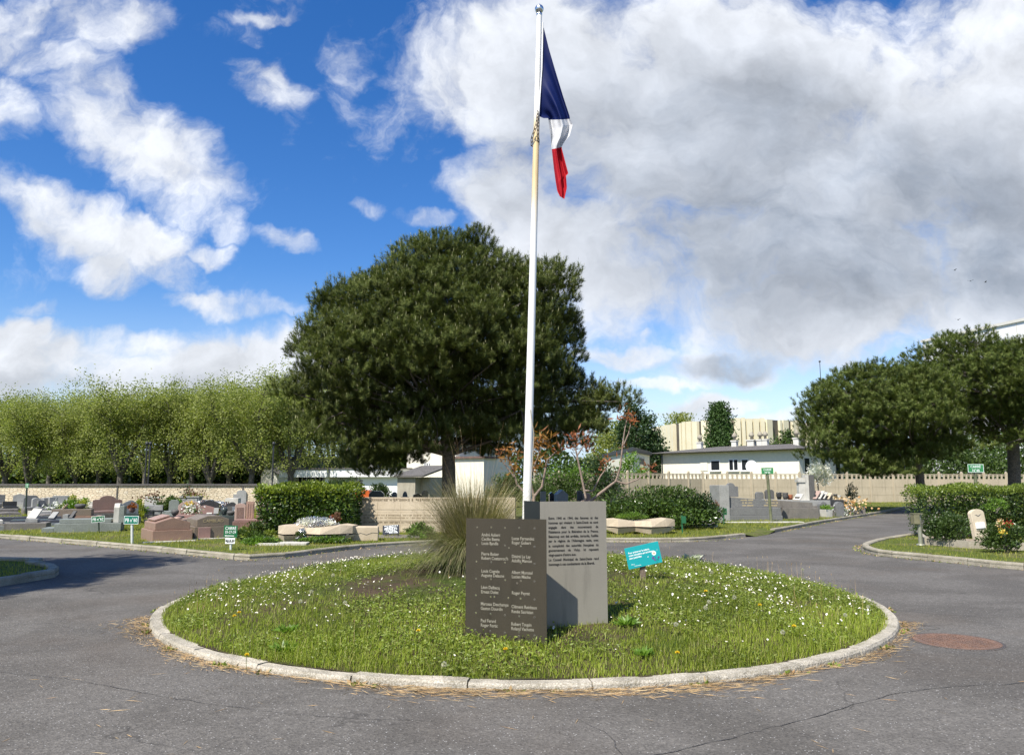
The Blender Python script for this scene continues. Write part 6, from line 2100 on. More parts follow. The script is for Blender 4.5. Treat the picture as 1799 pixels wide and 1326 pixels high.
# --- left plot, middle and back rows: label, foot x, foot y, turn, shape, width px, top y, thickness, colour, slab colour
MID = [
    ('grey gabled headstone on a white base, second from the left edge', 33, 893, E1 - 8, 'gable', 15, 869, .2, 'lightgrey', 'white'),
    ('grey stele cut off by the left edge of the picture', 1, 894, E1, 'flat', 8, 871, .2, 'grey', 'dark'),
    ('low black slab grave at the left edge, in front of the stone wall', 16, 897, E1, 'flat', 16, 882, .2, 'black', 'dark'),
    ('tall grey headstone just right of the slim dark sign post', 53, 903, E1, 'bevel', 17, 873, .3, 'grey', 'mud'),
    ('small grey arched stele, first of the four narrow ones standing close together', 63, 904, E1 + 5, 'arch', 10, 877, .32, 'lightgrey', 'mud'),
    ('grey flat topped stele, second of the four narrow ones standing close together', 71.5, 904, E1 + 12, 'flat', 8, 881, .3, 'grey', 'mud'),
    ('pale slab stele, third of the four narrow ones standing close together', 81, 903.5, E1 + 14, 'flat', 8, 877, .4, 'lightgrey', 'mud'),
    ('pale thick stele, fourth of the four narrow ones standing close together', 92.5, 903.5, E1 + 10, 'flat', 10, 876, .42, 'lightgrey', 'mud'),
    ('grey shouldered headstone rising behind the four narrow steles', 67, 890, E1, 'shoulder', 14, 867, .2, 'grey', 'grey'),
    ('wide grey headstone left of the golden bush, with white flowers at its foot', 105, 897, E1 - 6, 'flat', 19, 873, .25, 'lightgrey', 'pale_pink'),
    ('black headstone with a white oval portrait against the stone wall', 162, 884, E1 - 20, 'bevel', 14, 866, .15, 'black', 'dark'),
    ('white horizontal slab tomb behind the brown chest tomb', 156, 893, E1 - 15, 'flat', 20, 882, .5, 'white', 'white'),
    ('large brown shouldered headstone left of the pale stepped tomb headstone', 187, 911, E1 - 6, 'shoulder', 36, 874, .22, 'brown', 'dark'),
    ('pale pink headstone with a round top behind the large brown one', 181, 886, E1 - 15, 'shoulder', 17, 866, .18, 'pale_pink', 'pink'),
    ('red brown slanted headstone right of the pale pink round topped one', 199, 888, E1 - 15, 'slant', 13, 871, .18, 'brown', 'brown'),
    ('wide striped pink headstone near the stone wall', 216, 889, E1 - 20, 'flat', 20, 872, .2, 'pale_pink', 'pink'),
    ('low brown headstone right of the wide striped pink one', 231, 890, E1 - 15, 'bevel', 12, 875, .2, 'brown', 'brown'),
    ('black pointed headstone reflecting the sky, left of the grey column', 240, 884, E1 - 18, 'slant', 13, 868, .15, 'greenblack', 'dark'),
    ('square grey stone column between the black pointed headstone and the white cube tomb', 249, 888, E1, 'flat', 5, 867, .4, 'mud', 'grey'),
    ('grey round headed stele behind the square column', 256, 884, E1 - 12, 'round', 8, 863, .2, 'grey', 'grey'),
    ('white cube shaped tomb with a dark emblem and plants on top', 266, 900, E1 - 10, 'flat', 19, 875, .8, 'white', 'lightgrey'),
    ('low black headstone with a flame shaped top, right of the white cube tomb', 281, 887, E1 - 15, 'wave', 14, 873, .15, 'black', 'dark'),
    ('dark arched headstone above the green bush near the stone wall', 298, 884, E1 - 20, 'arch', 12, 868, .15, 'dark', 'dark'),
    ('light green grey headstone left of the mauve pink arched one', 304, 911, 20, 'bevel', 13, 881, .24, 'greengrey', 'greengrey'),
    ('dark pot shaped stele leaning by the black bench plaque', 277, 906, 20, 'bevel', 12, 890, .1, 'lightgrey', 'grey'),
    ('small black gabled headstone behind the mauve pink arch', 332, 891, 10, 'gable', 21, 873, .2, 'black', 'grey'),
    ('narrow dark green stele, tallest against the wall above the greenery', 354, 884, 6, 'round', 8, 861, .22, 'greenblack', 'dark'),
    ('grey brown little block stele left of the small white round one', 386, 884, 5, 'flat', 7, 869, .2, 'mud', 'grey'),
    ('black little stele with a slanted top left of the small white round one', 395, 882, 5, 'slant', 7, 866, .15, 'black', 'dark'),
    ('small white round topped stele with a red mark', 403, 884, 5, 'round', 9, 867, .2, 'white', 'lightgrey'),
    ('narrow grey stele between the white round one and the tall shouldered one', 413, 893, 8, 'flat', 7, 870, .25, 'lightgrey', 'grey'),
    ('tall light grey headstone with cut corners left of the laurel hedge', 423, 893, 8, 'bevel', 14, 864, .22, 'lightgrey', 'lightgrey'),
    ('low beige stepped tomb in the middle of the greenery', 382, 891, 5, 'flat', 17, 875, .6, 'mud', 'mud'),
    ('low grey chest tomb behind the black gabled headstone', 358, 896, 8, 'flat', 18, 880, .8, 'lightgrey', 'grey'),
    ('low white chest tomb at the foot of the tall light grey headstone', 406, 897, 8, 'flat', 18, 877, .8, 'white', 'lightgrey'),
    ('flat pale slab grave in the first row behind the navy blue tomb', 75, 910, E1 + 6, 'flat', 26, 899, .9, 'white', 'mud'),
    ('low rough stone kerbed grave at the left edge, behind the navy blue tomb', 12, 906, E1, 'flat', 24, 896, .9, 'mud', 'mud'),
    ('low dark red slab grave between the brown chest tomb and the large brown headstone', 163, 903, E1, 'flat', 14, 893, .8, 'black', 'dark'),
    ('pale stepped slab at the foot of the white cube tomb', 268, 906, E1 - 8, 'flat', 26, 889, .9, 'lightgrey', 'lightgrey'),
    ('black bench shaped tomb between the wavy headstone and the white cube tomb', 256, 910, E1 - 4, 'flat', 22, 897, .5, 'black', 'black'),
    ('greenish grey low tomb left of the mauve pink arched headstone, behind the pitched tomb', 293, 913, 24, 'flat', 20, 899, .6, 'greengrey', 'greengrey'),
    ('low white marble slab in front of the stone wall near the hedge', 437, 889, 5, 'flat', 12, 876, .6, 'white', 'lightgrey'),
    ('small grey pointed headstone in front of the wall, right of the dry brown flowers', 367, 884, 5, 'gable', 9, 870, .2, 'grey', 'grey'),
    ('low pinkish tomb between the yellow bush and the white cube tomb', 228, 901, E1 - 10, 'flat', 16, 889, .7, 'pale_pink', 'pink'),
    ('dark flat tomb left of the golden bush at the foot of the narrow steles', 108, 908, E1, 'flat', 20, 897, .8, 'navy', 'dark'),
    ('small black headstone above the dark green tomb with urns', 405, 906, 8, 'wave', 14, 884, .14, 'black', 'greenblack'),
]
for lab, px, py, rz, shp, wpx, ty, th_, hc, scol in MID:
    b = G(px, py, LZ)
    ht = P(px, ty, b.y).z - LZ
    wm = 1.12 * wpx * math.hypot(b.x, b.y) / FPX
    ht *= 1.1
    ph = min(.28, ht * .35)
    grave(lab, px, py, rz=rz, head=(shp, wm, max(.2, ht - ph), th_), head_col=hc, plinth=(wm * 1.2, min(1.7, 1.2 + wm * .4), ph), plinth_col=scol, slab=(wm * 1.02, min(1.5, 1.0 + wm * .4), .1, .03), slab_col=hc if hc != 'white' else scol)
# portrait on the black headstone, emblem on the white tomb
for px, py in ((162, 872),):
    b = G(162, 884, LZ)
    o = MB().lathe([(.001, 0), (.2, .004), (.19, .012), (.001, .014)], 18).build('portrait', M_PURE, None)
    o.parent = [c for c in bpy.data.objects if c.get('label', '').startswith('black headstone with a white oval')][0]
    o.matrix_local = Matrix.Translation((0, -.002, .72)) @ Matrix.Rotation(R(90), 4, 'X')
flowers('white flowers at the foot of the wide grey headstone', 107, 890, 36.0, 80, (.35, .2, .1), M_WFLOWER, .14, 5)
flowers('bunch of pink and dark flowers on the white cube tomb', 266, 874, 35.0, 90, (.3, .2, .12), M_RUSSET, .12, 6)
flowers('dry brown flowers in a pot against the stone wall', 342, 869, 40.5, 120, (.32, .2, .14), M_RUSSET, .12, 7, extra=M_YELLOW)
flowers('small dark conifer in a planter against the stone wall', 329, 869, 41, 90, (.14, .14, .25), M_DARKLEAF, .12, 8, extra=M_DARKLEAF)
for px, py, Y, lab in ((342, 880, 40.5, 'white planter holding the dry brown flowers'), (329, 880, 41, 'grey planter holding the small dark conifer')):
    p = P(px, 884, Y)
    tag(MB().box(-.3, .3, -.25, .25, 0, max(.2, P(px, 873, Y).z - LZ - .02)).box(-.34, .34, -.29, .29, P(px, 873, Y).z - LZ - .018, P(px, 873, Y).z - LZ + .05).build('planter', SL['lightgrey'], None, (p.x, Y, LZ), bevel=.01), lab, 'planter')
Yb = G(130, 905, LZ).y
shrub('golden_bush', 'round golden yellow bush between the wide grey headstone and the brown one', 'shrub', (P(130, 905, 36).x, 36, LZ), (1.45, 1.2, 1.05), 2600, .12, [M_YELLOW, M_EUPH], 61, clumps=30)
shrub('golden_bush', 'small pale yellow flowering bush behind the blue grey wavy headstone', 'shrub', (P(243, 905, 32).x, 32, LZ), (.75, .7, .95), 1200, .10, [M_YELLOW, M_EUPH], 62, clumps=18)
shrub('grave_bush', 'loose green bush growing among the stones left of the pale green grey headstone', 'shrub', (P(298, 905, 37).x, 37, LZ), (1.6, 1.2, .95), 2400, .12, [M_BUSHMID, M_EUPH], 63, clumps=26)
shrub('grave_bush', 'spreading grey green shrub with brown twigs covering an old grave', 'shrub', (P(372, 900, 39).x, 39, LZ), (2.6, 1.3, .72), 3200, .11, [M_SILVER, M_RUSSET], 64, clumps=40)
shrub('grave_bush', 'low leafy green plant at the left foot of the laurel hedge', 'shrub', (P(448, 950, 20.6).x, 20.6, LZ), (1.1, .7, .52), 2600, .09, [M_BUSHMID, M_CLOVER], 65, clumps=26)
shrub('ivy_patch', 'ivy ground cover creeping beside the left stone planter', 'shrub', (P(455, 955, 19.6).x, 19.6, LZ), (1.2, .7, .2), 2000, .075, [M_EUPH, M_LAUREL], 66, clumps=26, stems=0)
shrub('ivy_patch', 'ivy creeping under the stone planter and before the stone block', 'shrub', (P(570, 960, 19.9).x, 19.9, LZ), (1.5, .5, .22), 1500, .075, [M_LAUREL, M_EUPH], 67, clumps=22, stems=0)

# --- centre: engraved wall, planters, block, plaque
ew0, ew1 = P(628, 900, 24.4), P(905, 900, 24.0)
We = Wall(ew0, ew1)
ew = thing('engraved_wall', 'low curved memorial wall of sandstone blocks with lines of engraved text', 'wall', (ew0.x, ew0.y, LZ), We.ang)
wt = We.at(700, 873.5)[1] - LZ
rows_ = [0, .24, .36, .62, .70, .92, wt]
mb = MB()
for i, (a, b) in enumerate(zip(rows_[:-1], rows_[1:])):
    x = -.1
    while x < We.L:
        wd = .62 if i % 2 else .74
        mb.box(x + .003, min(x + wd, We.L) - .003, 0 - (.0 if i % 2 else .008), .35, a + .002, b - .002)
        x += wd
mb.build('blocks', SL['sand'], ew)
MB().box(-.1, We.L, .012, .33, 0, wt - .01).build('core', SL['mud'], ew)
M_ENGW = paint('wall_engraving', (.22, .17, .11), .8)
mb = MB()
gg = random.Random(6)
for z_, sz_ in ((.965, .085), (.50, .05), (.42, .05), (.285, .05)):
    x_ = .2
    while x_ < We.L - .3:                       # worn carved capitals, too weathered to read
        wd = sz_ * gg.uniform(.35, .7)
        kk_ = gg.randrange(4)
        if kk_ != 3:
            mb.box(x_, x_ + sz_ * .14, -.0105, -.0075, z_, z_ + sz_)
        if kk_ in (0, 2):
            mb.box(x_ + wd - sz_ * .14, x_ + wd, -.0105, -.0075, z_, z_ + sz_)
        if kk_ in (1, 3):
            mb.box(x_ + sz_ * .145, x_ + wd, -.0105, -.0075, z_ + sz_ * gg.choice((.0, .42, .86)), z_ + sz_ * 1.0 if kk_ == 9 else z_ + sz_ * .98)
        else:
            mb.box(x_ + sz_ * .145, x_ + wd - sz_ * .145, -.0105, -.0075, z_ + sz_ * .42, z_ + sz_ * .56)
        x_ += wd + sz_ * (.25 if gg.random() < .85 else .9)
mb.build('lettering', M_ENGW, ew)


def facet_planter(label, px0, px1, py_top, py_bot, Y, seed, plant):
    """planter of faceted stone: two tiers meeting at a dark joint, zigzag edges"""
    a, b = P(px0, py_bot, Y), P(px1, py_bot, Y)
    Lx = b.x - a.x
    z_t, z_b = P(0, py_top, Y).z - LZ, 0.0
    root = thing('stone_planter', label, 'planter', (a.x, Y, LZ))
    h_ = z_t
    zm = h_ * .47
    xs = [0, .14, .40, .62, .86, 1.0]
    yb = [.0, -.42, -.18, -.44, -.20, .0]
    tz = [h_ * .96, h_, h_ * .84, h_ * .90, h_ * 1.03, h_ * .95]
    bz = [zm * .62, zm * .05, zm * .42, .0, zm * .2, zm * .7]
    dep = .75
    for nm, up in (('upper_tier', True), ('lower_tier', False)):
        vs = []
        for t, y_, zt2, zb2 in zip(xs, yb, tz, bz):
            if up:
                vs += [(t * Lx, y_ * 1.08 - .02, zm + .018), (t * Lx, y_ * .88, zt2), (t * Lx, dep, zm + .018), (t * Lx, dep * .8, zt2)]
            else:
                vs += [(t * Lx, y_ * .86 + .02, zb2), (t * Lx, y_, zm - .018), (t * Lx, dep * .8, zb2), (t * Lx, dep, zm - .018)]
        fs = []
        for i in range(len(xs) - 1):
            o, q = 4 * i, 4 * (i + 1)
            fs += [(o, q, q + 1, o + 1), (o + 3, o + 1, q + 1, q + 3), (o + 2, o + 3, q + 3, q + 2), (o, o + 2, q + 2, q)]
        fs += [(0, 1, 3, 2), (4 * (len(xs) - 1), 4 * (len(xs) - 1) + 2, 4 * (len(xs) - 1) + 3, 4 * (len(xs) - 1) + 1)]
        MB().add(vs, fs).build(nm, SL['sand'], root)
    MB().box(.04 * Lx, .96 * Lx, -.12, dep * .7, zm - .03, zm + .03).build('joint', SL['dark'], root)
    MB().box(.12 * Lx, .3 * Lx, .1, .6, -.02, zm * .5).box(.7 * Lx, .86 * Lx, .1, .6, -.02, zm * .5).build('foot', SL['dark'], root)
    return root


fp = facet_planter('faceted pale stone planter overflowing with white flowering plants, below the laurel hedge', 488, 619, 922, 956, 20.4, 1, None)
shrub('planter_plant', 'silvery white flowering plants filling the left stone planter', 'plant', (P(560, 925, 20.5).x, 20.55, P(0, 927, 20.5).z), (1.2, .55, .34), 3400, .05, [M_SILVER, M_WFLOWER], 71, clumps=34, stems=0)
shrub('planter_plant', 'trailing silver plant hanging over the front of the left planter', 'plant', (P(531, 945, 20.1).x, 20.05, P(0, 950, 20.1).z), (.3, .22, .42), 600, .05, [M_SILVER, M_BUSHMID], 72, clumps=12, stems=0)
shrub('planter_plant', 'wine red leafy plant at the back of the left planter', 'plant', (P(588, 920, 20.9).x, 20.95, P(0, 918, 20.9).z), (.42, .3, .3), 700, .07, [M_SUMACRED, M_RUSSET], 73, clumps=14, stems=0)
facet_planter('faceted pale stone planter with grassy plants in front of the evergreen shrub', 1066, 1186, 911, 941, 23.6, 2, None)
shrub('planter_plant', 'fresh grassy tufts growing in the right stone planter', 'plant', (P(1108, 915, 23.8).x, 23.85, P(0, 913, 23.8).z), (1.1, .4, .24), 1600, .10, [M_EUPH, M_BUSHMID], 74, clumps=26, stems=0, width=.18, up=1.2)
p0 = P(641, 955, 21.0)
bl = thing('stone_block', 'square sandstone block with a crack across it, right of the planter', 'stone block', (p0.x, 21.0, LZ), R(8))
zz2 = P(0, 924.5, 21.0).z - LZ
MB().prism([(-.35, 0), (.35, 0), (.36, zz2 * .55), (.35, zz2), (-.35, zz2 * 1.02), (-.37, zz2 * .5)], -.3, .3).build('block', SL['sand'], bl, bevel=.02)
MB().tube([(-.36, -.302, zz2 * .55), (-.2, -.302, zz2 * .5), (-.1, -.302, zz2 * .58), (.05, -.302, zz2 * .45), (.2, -.302, zz2 * .6), (.36, -.302, zz2 * .56)], .006, 5).build('crack', SL['dark'], bl)
p0 = P(688, 948, 22.3)
pq = thing('memorial_plaque', 'black slate plaque with white lettering leaning before the engraved wall', 'plaque', (p0.x, 22.3, LZ))
hq = (P(0, 922, 22.3).z - LZ) - .07
pn2 = MB().box(-.24, .24, -.012, .012, 0, hq).build('slab', SL['black'], pq, bevel=.006)
pn2.matrix_local = Matrix.Translation((-.02, 0, .07)) @ Matrix.Rotation(R(-3.5), 4, 'Y') @ Matrix.Rotation(R(-12), 4, 'X')
mb = MB()
gg = random.Random(9)
for i, (xa, xb) in enumerate(((-.19, .20), (-.12, .12), (-.18, .17), (-.19, .18), (-.14, .13), (-.16, .17), (-.05, .19))):
    zc_, x_ = hq * (.86 - .125 * i), xa
    while x_ < xb:
        wd = gg.uniform(.012, .03)
        mb.box(x_, min(xb, x_ + wd), -.0145, -.0125, zc_ + gg.uniform(0, .006), zc_ + gg.uniform(.022, .034))
        x_ += wd + gg.choice((.006, .006, .006, .022))
mb.build('lettering', M_WHITE_SIGN, pn2)
MB().box(-.22, -.17, -.06, .16, -.02, .068).box(.14, .19, -.06, .16, -.02, .068).build('foot', SL['dark'], pq)
sl_ = MB().box(-.85, .85, -.5, .55, -.04, .03).build('paving_slab', SL['mud'], None, (P(700, 950, 22.5).x, 22.3, LZ), bevel=.01)
tag(sl_, 'flat worn paving slab in front of the engraved wall under the black plaque', 'paving slab')
sl_ = MB().box(-.62, .62, -.3, .3, -.04, .05).build('paving_slab', SL['white'], None, (P(498, 962, 19.6).x, 19.6, LZ), R(4), bevel=.01)
tag(sl_, 'flat pale slab at the left foot of the left stone planter', 'paving slab')
shrub('euphorbia', 'bright green rounded spurge bush right of the black plaque', 'plant', (P(738, 945, 21.3).x, 21.3, LZ), (.85, .7, .50), 2200, .085, [M_EUPH, M_BUSHMID], 75, clumps=40, width=.3, up=.9)
# behind the engraved wall
for lab, px, Y, ty, wpx, shp, hc, ln__ in (('dark green chest tomb with a pitched lid above the engraved wall', 682, 30, 862.5, 26, 'bevel', 'greenblack', 1), ('grey round topped headstone above the engraved wall, left of the pine trunk', 711, 31, 864, 9, 'round', 'lightgrey', 0),
                                           ('light grey shouldered headstone above the engraved wall beside the shed', 728, 31, 863, 16, 'shoulder', 'lightgrey', 0), ('black slanted slab tomb just left of the pine trunk', 753, 30, 866, 26, 'slant', 'black', 1), ('grey round headstone close to the left side of the pine trunk', 760, 33, 861, 12, 'round', 'mud', 0),
                                           ('grey gabled headstone visible above the grey stele', 981, 33, 860, 19, 'gable', 'lightgrey', 1), ('black headstone left of the grey gabled one above the grey stele', 966, 34, 864, 14, 'slant', 'black', 0), ('dark grey headstone right of the grey gabled one above the grey stele', 1009, 34, 862, 9, 'flat', 'dark', 0),
                                           ('red marble headstone by the sumac branches', 1020, 33.5, 866, 12, 'bevel', 'rose', 0), ('pale marble headstone left of the sumac stem', 950, 32, 863, 9, 'flat', 'lightgrey', 0)):
    ht = P(px, ty, Y).z - LZ
    wm = wpx * Y / FPX
    grave(lab, px, 0, Y=Y, rz=8, head=(shp, wm, ht - .3, .8 if ln__ else .2), head_col=hc, plinth=(wm * 1.25, 1.6, .3), plinth_col='mud' if hc != 'black' else 'dark', slab=(wm * 1.05, 1.3, .12, .03), slab_col=hc)
# orange garden tractor
tr = thing('garden_tractor', 'small orange tractor with a black roll bar behind the laurel hedge', 'tractor', (P(634, 870, 38).x, 38, 0), R(0))
M_ORANGE = paint('orange_paint', (.55, .11, .02), .4)
zo = P(0, 860, 38).z
MB().prism([(-.55, zo - .75), (.52, zo - .75), (.55, zo - .25), (.45, zo - .02), (.1, zo), (-.5, zo + .02)], -.4, .4).build('body', M_ORANGE, tr, bevel=.05)
mb = MB()
for y_ in (-.38, .38):
    mb.tube([(-.35, y_, zo), (-.30, y_, zo + .38), (.0, y_, zo + .45)], .03, 8)
mb.tube([(.0, -.38, zo + .45), (.0, .38, zo + .45)], .03, 8)
mb.build('roll_bar', M_DARK, tr)
MB().box(-.05, .2, -.2, .2, zo + .01, zo + .1).box(-.05, .03, -.2, .2, zo + .1, zo + .38).build('seat', M_DARK, tr, bevel=.03)
for x_, r_ in ((-.42, .33), (.42, .45)):
    for y_ in (-.5, .5):
        MB().lathe([(r_ * .5, -.1), (r_, -.09), (r_, .09), (r_ * .5, .1)], 18, M=Matrix.Translation((x_, y_, r_)) @ Matrix.Rotation(R(90), 4, 'X')).build('wheel', M_DARK, tr)

# --- right plot
def long_tomb(label, px0, px1, pyb, Ybase, pts, col, rz=0.0):
    """tomb seen from its long side; pts are tiers (x0, x1 inset m, z0, z1 left, z1 right)"""
    a, b = P(px0, pyb, Ybase), P(px1, pyb, Ybase)
    root = thing('grave', label, 'grave', (a.x, Ybase, LZ), R(rz))
    return root, b.x - a.x


YT = G(1380, 914, LZ).y
root, Lx = long_tomb('large grey granite tomb of three tiers with a cross topped headstone at its left end', 1279, 1378, 914, YT, None, 'grey', 4)
hq = lambda py: P(0, py, YT).z - LZ
MB().box(0, Lx, 0, 1.25, -.02, hq(905.5)).box(.0, Lx - .04, .03, 1.22, hq(905.5) + .002, hq(892)).build('plinth', SL['grey'], root, bevel=.015)
MB().prism([(.12, hq(892) + .002), (Lx - .35, hq(892) + .002), (Lx - .35, hq(879)), (.12, hq(873))], .15, 1.1).build('slab', SL['grey'], root, bevel=.015)
MB().box(-.32, .09, -.02, 1.25, -.02, hq(852)).build('headstone', SL['lightgrey'], root, bevel=.02)
mb = MB()
headstone(mb, 'shoulder', .62, hq(848) - hq(873), .16, 0, 0)
o = mb.build('cross_stele', SL['grey'], root, bevel=.012)
o.matrix_local = Matrix.Translation((.36, .5, hq(873)))
gg = random.Random(4)
for x_ in (.6, 1.6):
    mb = MB()
    for i in range(3):
        x2 = x_ + gg.uniform(0, .1)
        while x2 < x_ + .55:
            wd = gg.uniform(.02, .06)
            mb.box(x2, x2 + wd, .146, .1495, hq(879.5) - .11 * i, hq(879.5) - .11 * i + .05)
            x2 += wd + gg.choice((.012, .012, .05))
    mb.build('lettering', M_LETTER, root)
root, Lx = long_tomb('weathered brown grey granite tomb with lichen, between the big grey tomb and the plaques', 1376, 1442, 908, YT + 1.6, None, 'mud', 6)
h2 = lambda py: P(0, py, YT + 1.6).z - LZ
MB().box(0, Lx, 0, 1.3, -.02, h2(892)).build('plinth', SL['mud'], root, bevel=.015)
MB().prism([(-.3, h2(892) + .002), (Lx - .2, h2(892) + .002), (Lx - .2, h2(883)), (-.3, h2(878))], .12, 1.2).build('slab', SL['mud'], root, bevel=.015)
MB().box(-.9, -.3, -.55, .3, -.02, h2(900)).build('side_block', SL['dark'], root, bevel=.02)
plq = [(1399, 868, -40, 'white leaning plaque on the weathered tomb, left of the tall twin pillar')]
root, Lx = long_tomb('low grey tomb with arched end blocks behind the weathered one', 1408, 1470, 902, YT + 3.6, None, 'grey', 8)
h3 = lambda py: P(0, py, YT + 3.6).z - LZ
MB().box(0, Lx, 0, 1.3, -.02, h3(889)).build('plinth', SL['mud'], root, bevel=.015)
MB().box(-.4, Lx - .1, .1, 1.25, h3(889) + .002, h3(879)).build('slab', SL['lightgrey'], root, bevel=.015)
for x_ in (.95, 1.75):
    mb = MB(); headstone(mb, 'round', .38, h3(881), .25, 0, 0); o = mb.build('end_block', SL['grey'], root, bevel=.012); o.location = (x_, -.28, 0)
root, Lx = long_tomb('grey tomb with small arched blocks at the right end, by the flower heap', 1452, 1502, 897, YT + 6.0, None, 'grey', 8)
h4 = lambda py: P(0, py, YT + 6.0).z - LZ
MB().box(0, Lx, 0, 1.3, -.02, h4(886)).box(Lx - .5, Lx + .35, -.5, .4, -.02, h4(889)).build('plinth', SL['mud'], root, bevel=.015)
MB().box(-.4, Lx - .3, .1, 1.25, h4(886) + .002, h4(878)).build('slab', SL['lightgrey'], root, bevel=.015)
for x_ in (.3, 1.0):
    mb = MB(); headstone(mb, 'round', .42, h4(879), .22, 0, 0); o = mb.build('end_block', SL['grey'], root, bevel=.012); o.location = (x_, -.26, 0)
# tall twin pillar stele
Yp = YT + 4.6
b = P(1414, 880, Yp)
tp_ = thing('grave', 'tall twin stele of a white fluted pillar beside a dark textured slab', 'grave', (b.x, Yp, LZ))
hp2 = P(0, 834, Yp).z - LZ
MB().box(-.3, .0, -.15, .15, 0, hp2 * .93).box(-.36, .02, -.2, .2, hp2 * .82, hp2 * .88).box(.003, .16, -.18, .18, 0, hp2).build('pillar', SL['white'], tp_)
MB().box(.163, .42, -.2, .25, 0, hp2).build('dark_slab', SL['dark'], tp_, bevel=.01)
MB().box(-.5, .6, -.5, .5, 0, .5).build('plinth', SL['grey'], tp_, bevel=.015)
# plaques and pots on the right tombs
for px, pyt, pyb, Y, lab, col in ((1399, 868, 878.5, YT + 2.2, 'white leaning plaque left of the tall twin pillar', 'white'), (1428, 863, 876, YT + 4.4, 'pale pink edged plaque, first of the leaning row right of the twin pillar', 'pale_pink'),
                                  (1435, 863, 876, YT + 4.4, 'white plaque, second of the leaning row right of the twin pillar', 'white'), (1442, 865, 876, YT + 4.5, 'white plaque, third of the leaning row right of the twin pillar', 'white'), (1450, 866, 876.5, YT + 4.6, 'cream plaque, fourth and last of the leaning row right of the twin pillar', 'sand')):
    a, b2 = P(px, pyb, Y), P(px, pyt, Y)
    t = thing('grave_plaque', lab, 'plaque', (a.x, Y, a.z), R(-62), 'leaning plaques on the right tombs')
    hh_ = (b2.z - a.z) * 1.45
    o = MB().box(-.2, .2, -.02, .02, 0, hh_).build('slab', SL[col], t, bevel=.006)
    o.matrix_local = Matrix.Rotation(R(-44), 4, 'X')
    o2 = MB().box(-.12, .12, .05, .10, 0, hh_ * .4).build('stand', SL['black'], t)
for px, py, Y, r_, hh_, col, lab in ((1388, 877.5, YT + 2.4, .13, .22, M_TERRA, 'orange terracotta pot on the weathered tomb'), (1369, 877, YT + 1.0, .12, .3, SL['black'], 'dark vase with white legs at the right end of the big grey tomb'), (1380, 877, YT + 2.2, .13, .3, SL['dark'], 'dark flower pot beside the terracotta pot'),
                                  (1460, 877, YT + 6.3, .10, .22, SL['dark'], 'small dark vase on the right hand grey tomb, left of the black pair'), (1468, 877, YT + 6.3, .1, .26, SL['black'], 'small black vase on the right hand grey tomb, leftmost of the black pair'), (1474, 877, YT + 6.3, .11, .2, SL['white'], 'small white vase on the right hand grey tomb')):
    p = P(px, py, Y)
    o = MB().lathe([(r_ * .6, 0), (r_, hh_ * .5), (r_ * .9, hh_ * .85), (r_ * 1.05, hh_), (r_ * .7, hh_ - .01)], 14).build('vase' if col is not M_TERRA else 'flower_pot', col, None, p)
    tag(o, lab, 'vase')
grave('black polished slab headstone lying low behind the twin pillar', 1398, 0, Y=YT + 5.2, rz=5, head=('arch', .95, P(0, 862.5, YT + 5.2).z - LZ - .25, .2), head_col='black', plinth=(1.2, 1.2, .25), plinth_col='dark', slab=(1.0, 1.0, .5, 0), slab_col='black')
grave('small dark octagonal headstone on the far side of the big grey tomb', 1313, 0, Y=YT + 3.2, rz=0, head=('bevel', .40, P(0, 860, YT + 3.2).z - LZ - .3, .16), head_col='dark', plinth=(.9, 1.4, .3), plinth_col='mud', slab=(.8, 1.2, .5, 0), slab_col='lightgrey')
grave('grey low headstone between the cross topped one and the dark octagon', 1297, 0, Y=YT + 3.6, rz=0, head=('bevel', .36, P(0, 864, YT + 3.6).z - LZ - .3, .2), head_col='grey', plinth=(.8, 1.4, .3), plinth_col='mud')
grave('little dark leaning stele in the grass at the end of the evergreen shrub', 1247, 925, rz=-20, head=('slant', .36, .72, .1), head_col='mud', plinth=(.5, .5, .1), plinth_col='white')
grave('dark square stone chest left of the big grey tomb', 1263, 911, rz=4, slab=(.7, 1.2, .35, 0), slab_col='dark', plinth=(.85, 1.4, .3), plinth_col='mud')
shrub('dry_shrub', 'dry brown and white faded shrub between the evergreen shrub and the big tomb', 'shrub', (P(1252, 900, 29.5).x, 29.5, LZ), (.9, .8, 1.05), 900, .09, [M_RUSSET, M_SILVER], 81, clumps=20)
flowers('heap of peach and cream funeral flowers at the end of the right row', 1487, 889, YT + 5.2, 260, (.5, .3, .2), M_PFLOWER, .15, 21)
flowers('red and white wreath leaning below the heap of peach flowers', 1480, 899, YT + 3.8, 120, (.22, .1, .14), M_WFLOWER, .1, 22)
b = G(1452, 908, LZ)
bx = thing('planter_box', 'white tilted planter box with green plants on the grass edge', 'planter', b, R(25))
MB().prism([(-.17, 0), (.17, 0), (.22, .34), (-.22, .34)], -.18, .18).build('box', SL['white'], bx, bevel=.01)
link('plants', fl(140, (0, 0, .40), (.13, .11, .05), M_EUPH, .1, 31), bx)
b = G(1470, 905, LZ)
tag(MB().box(-.2, .2, -.03, .03, 0, .2).build('white_plaque', SL['white'], None, b, R(5), bevel=.01), 'plain white plaque standing on the grass edge below the flower heap', 'plaque')
tag(MB().box(-2.3, 1.9, -.25, .2, -.03, .03).build('grave_kerb', SL['white'], None, G(1325, 917.5, LZ), R(4), bevel=.01), 'pale flat kerb strip along the foot of the big grey tomb', 'kerb strip')
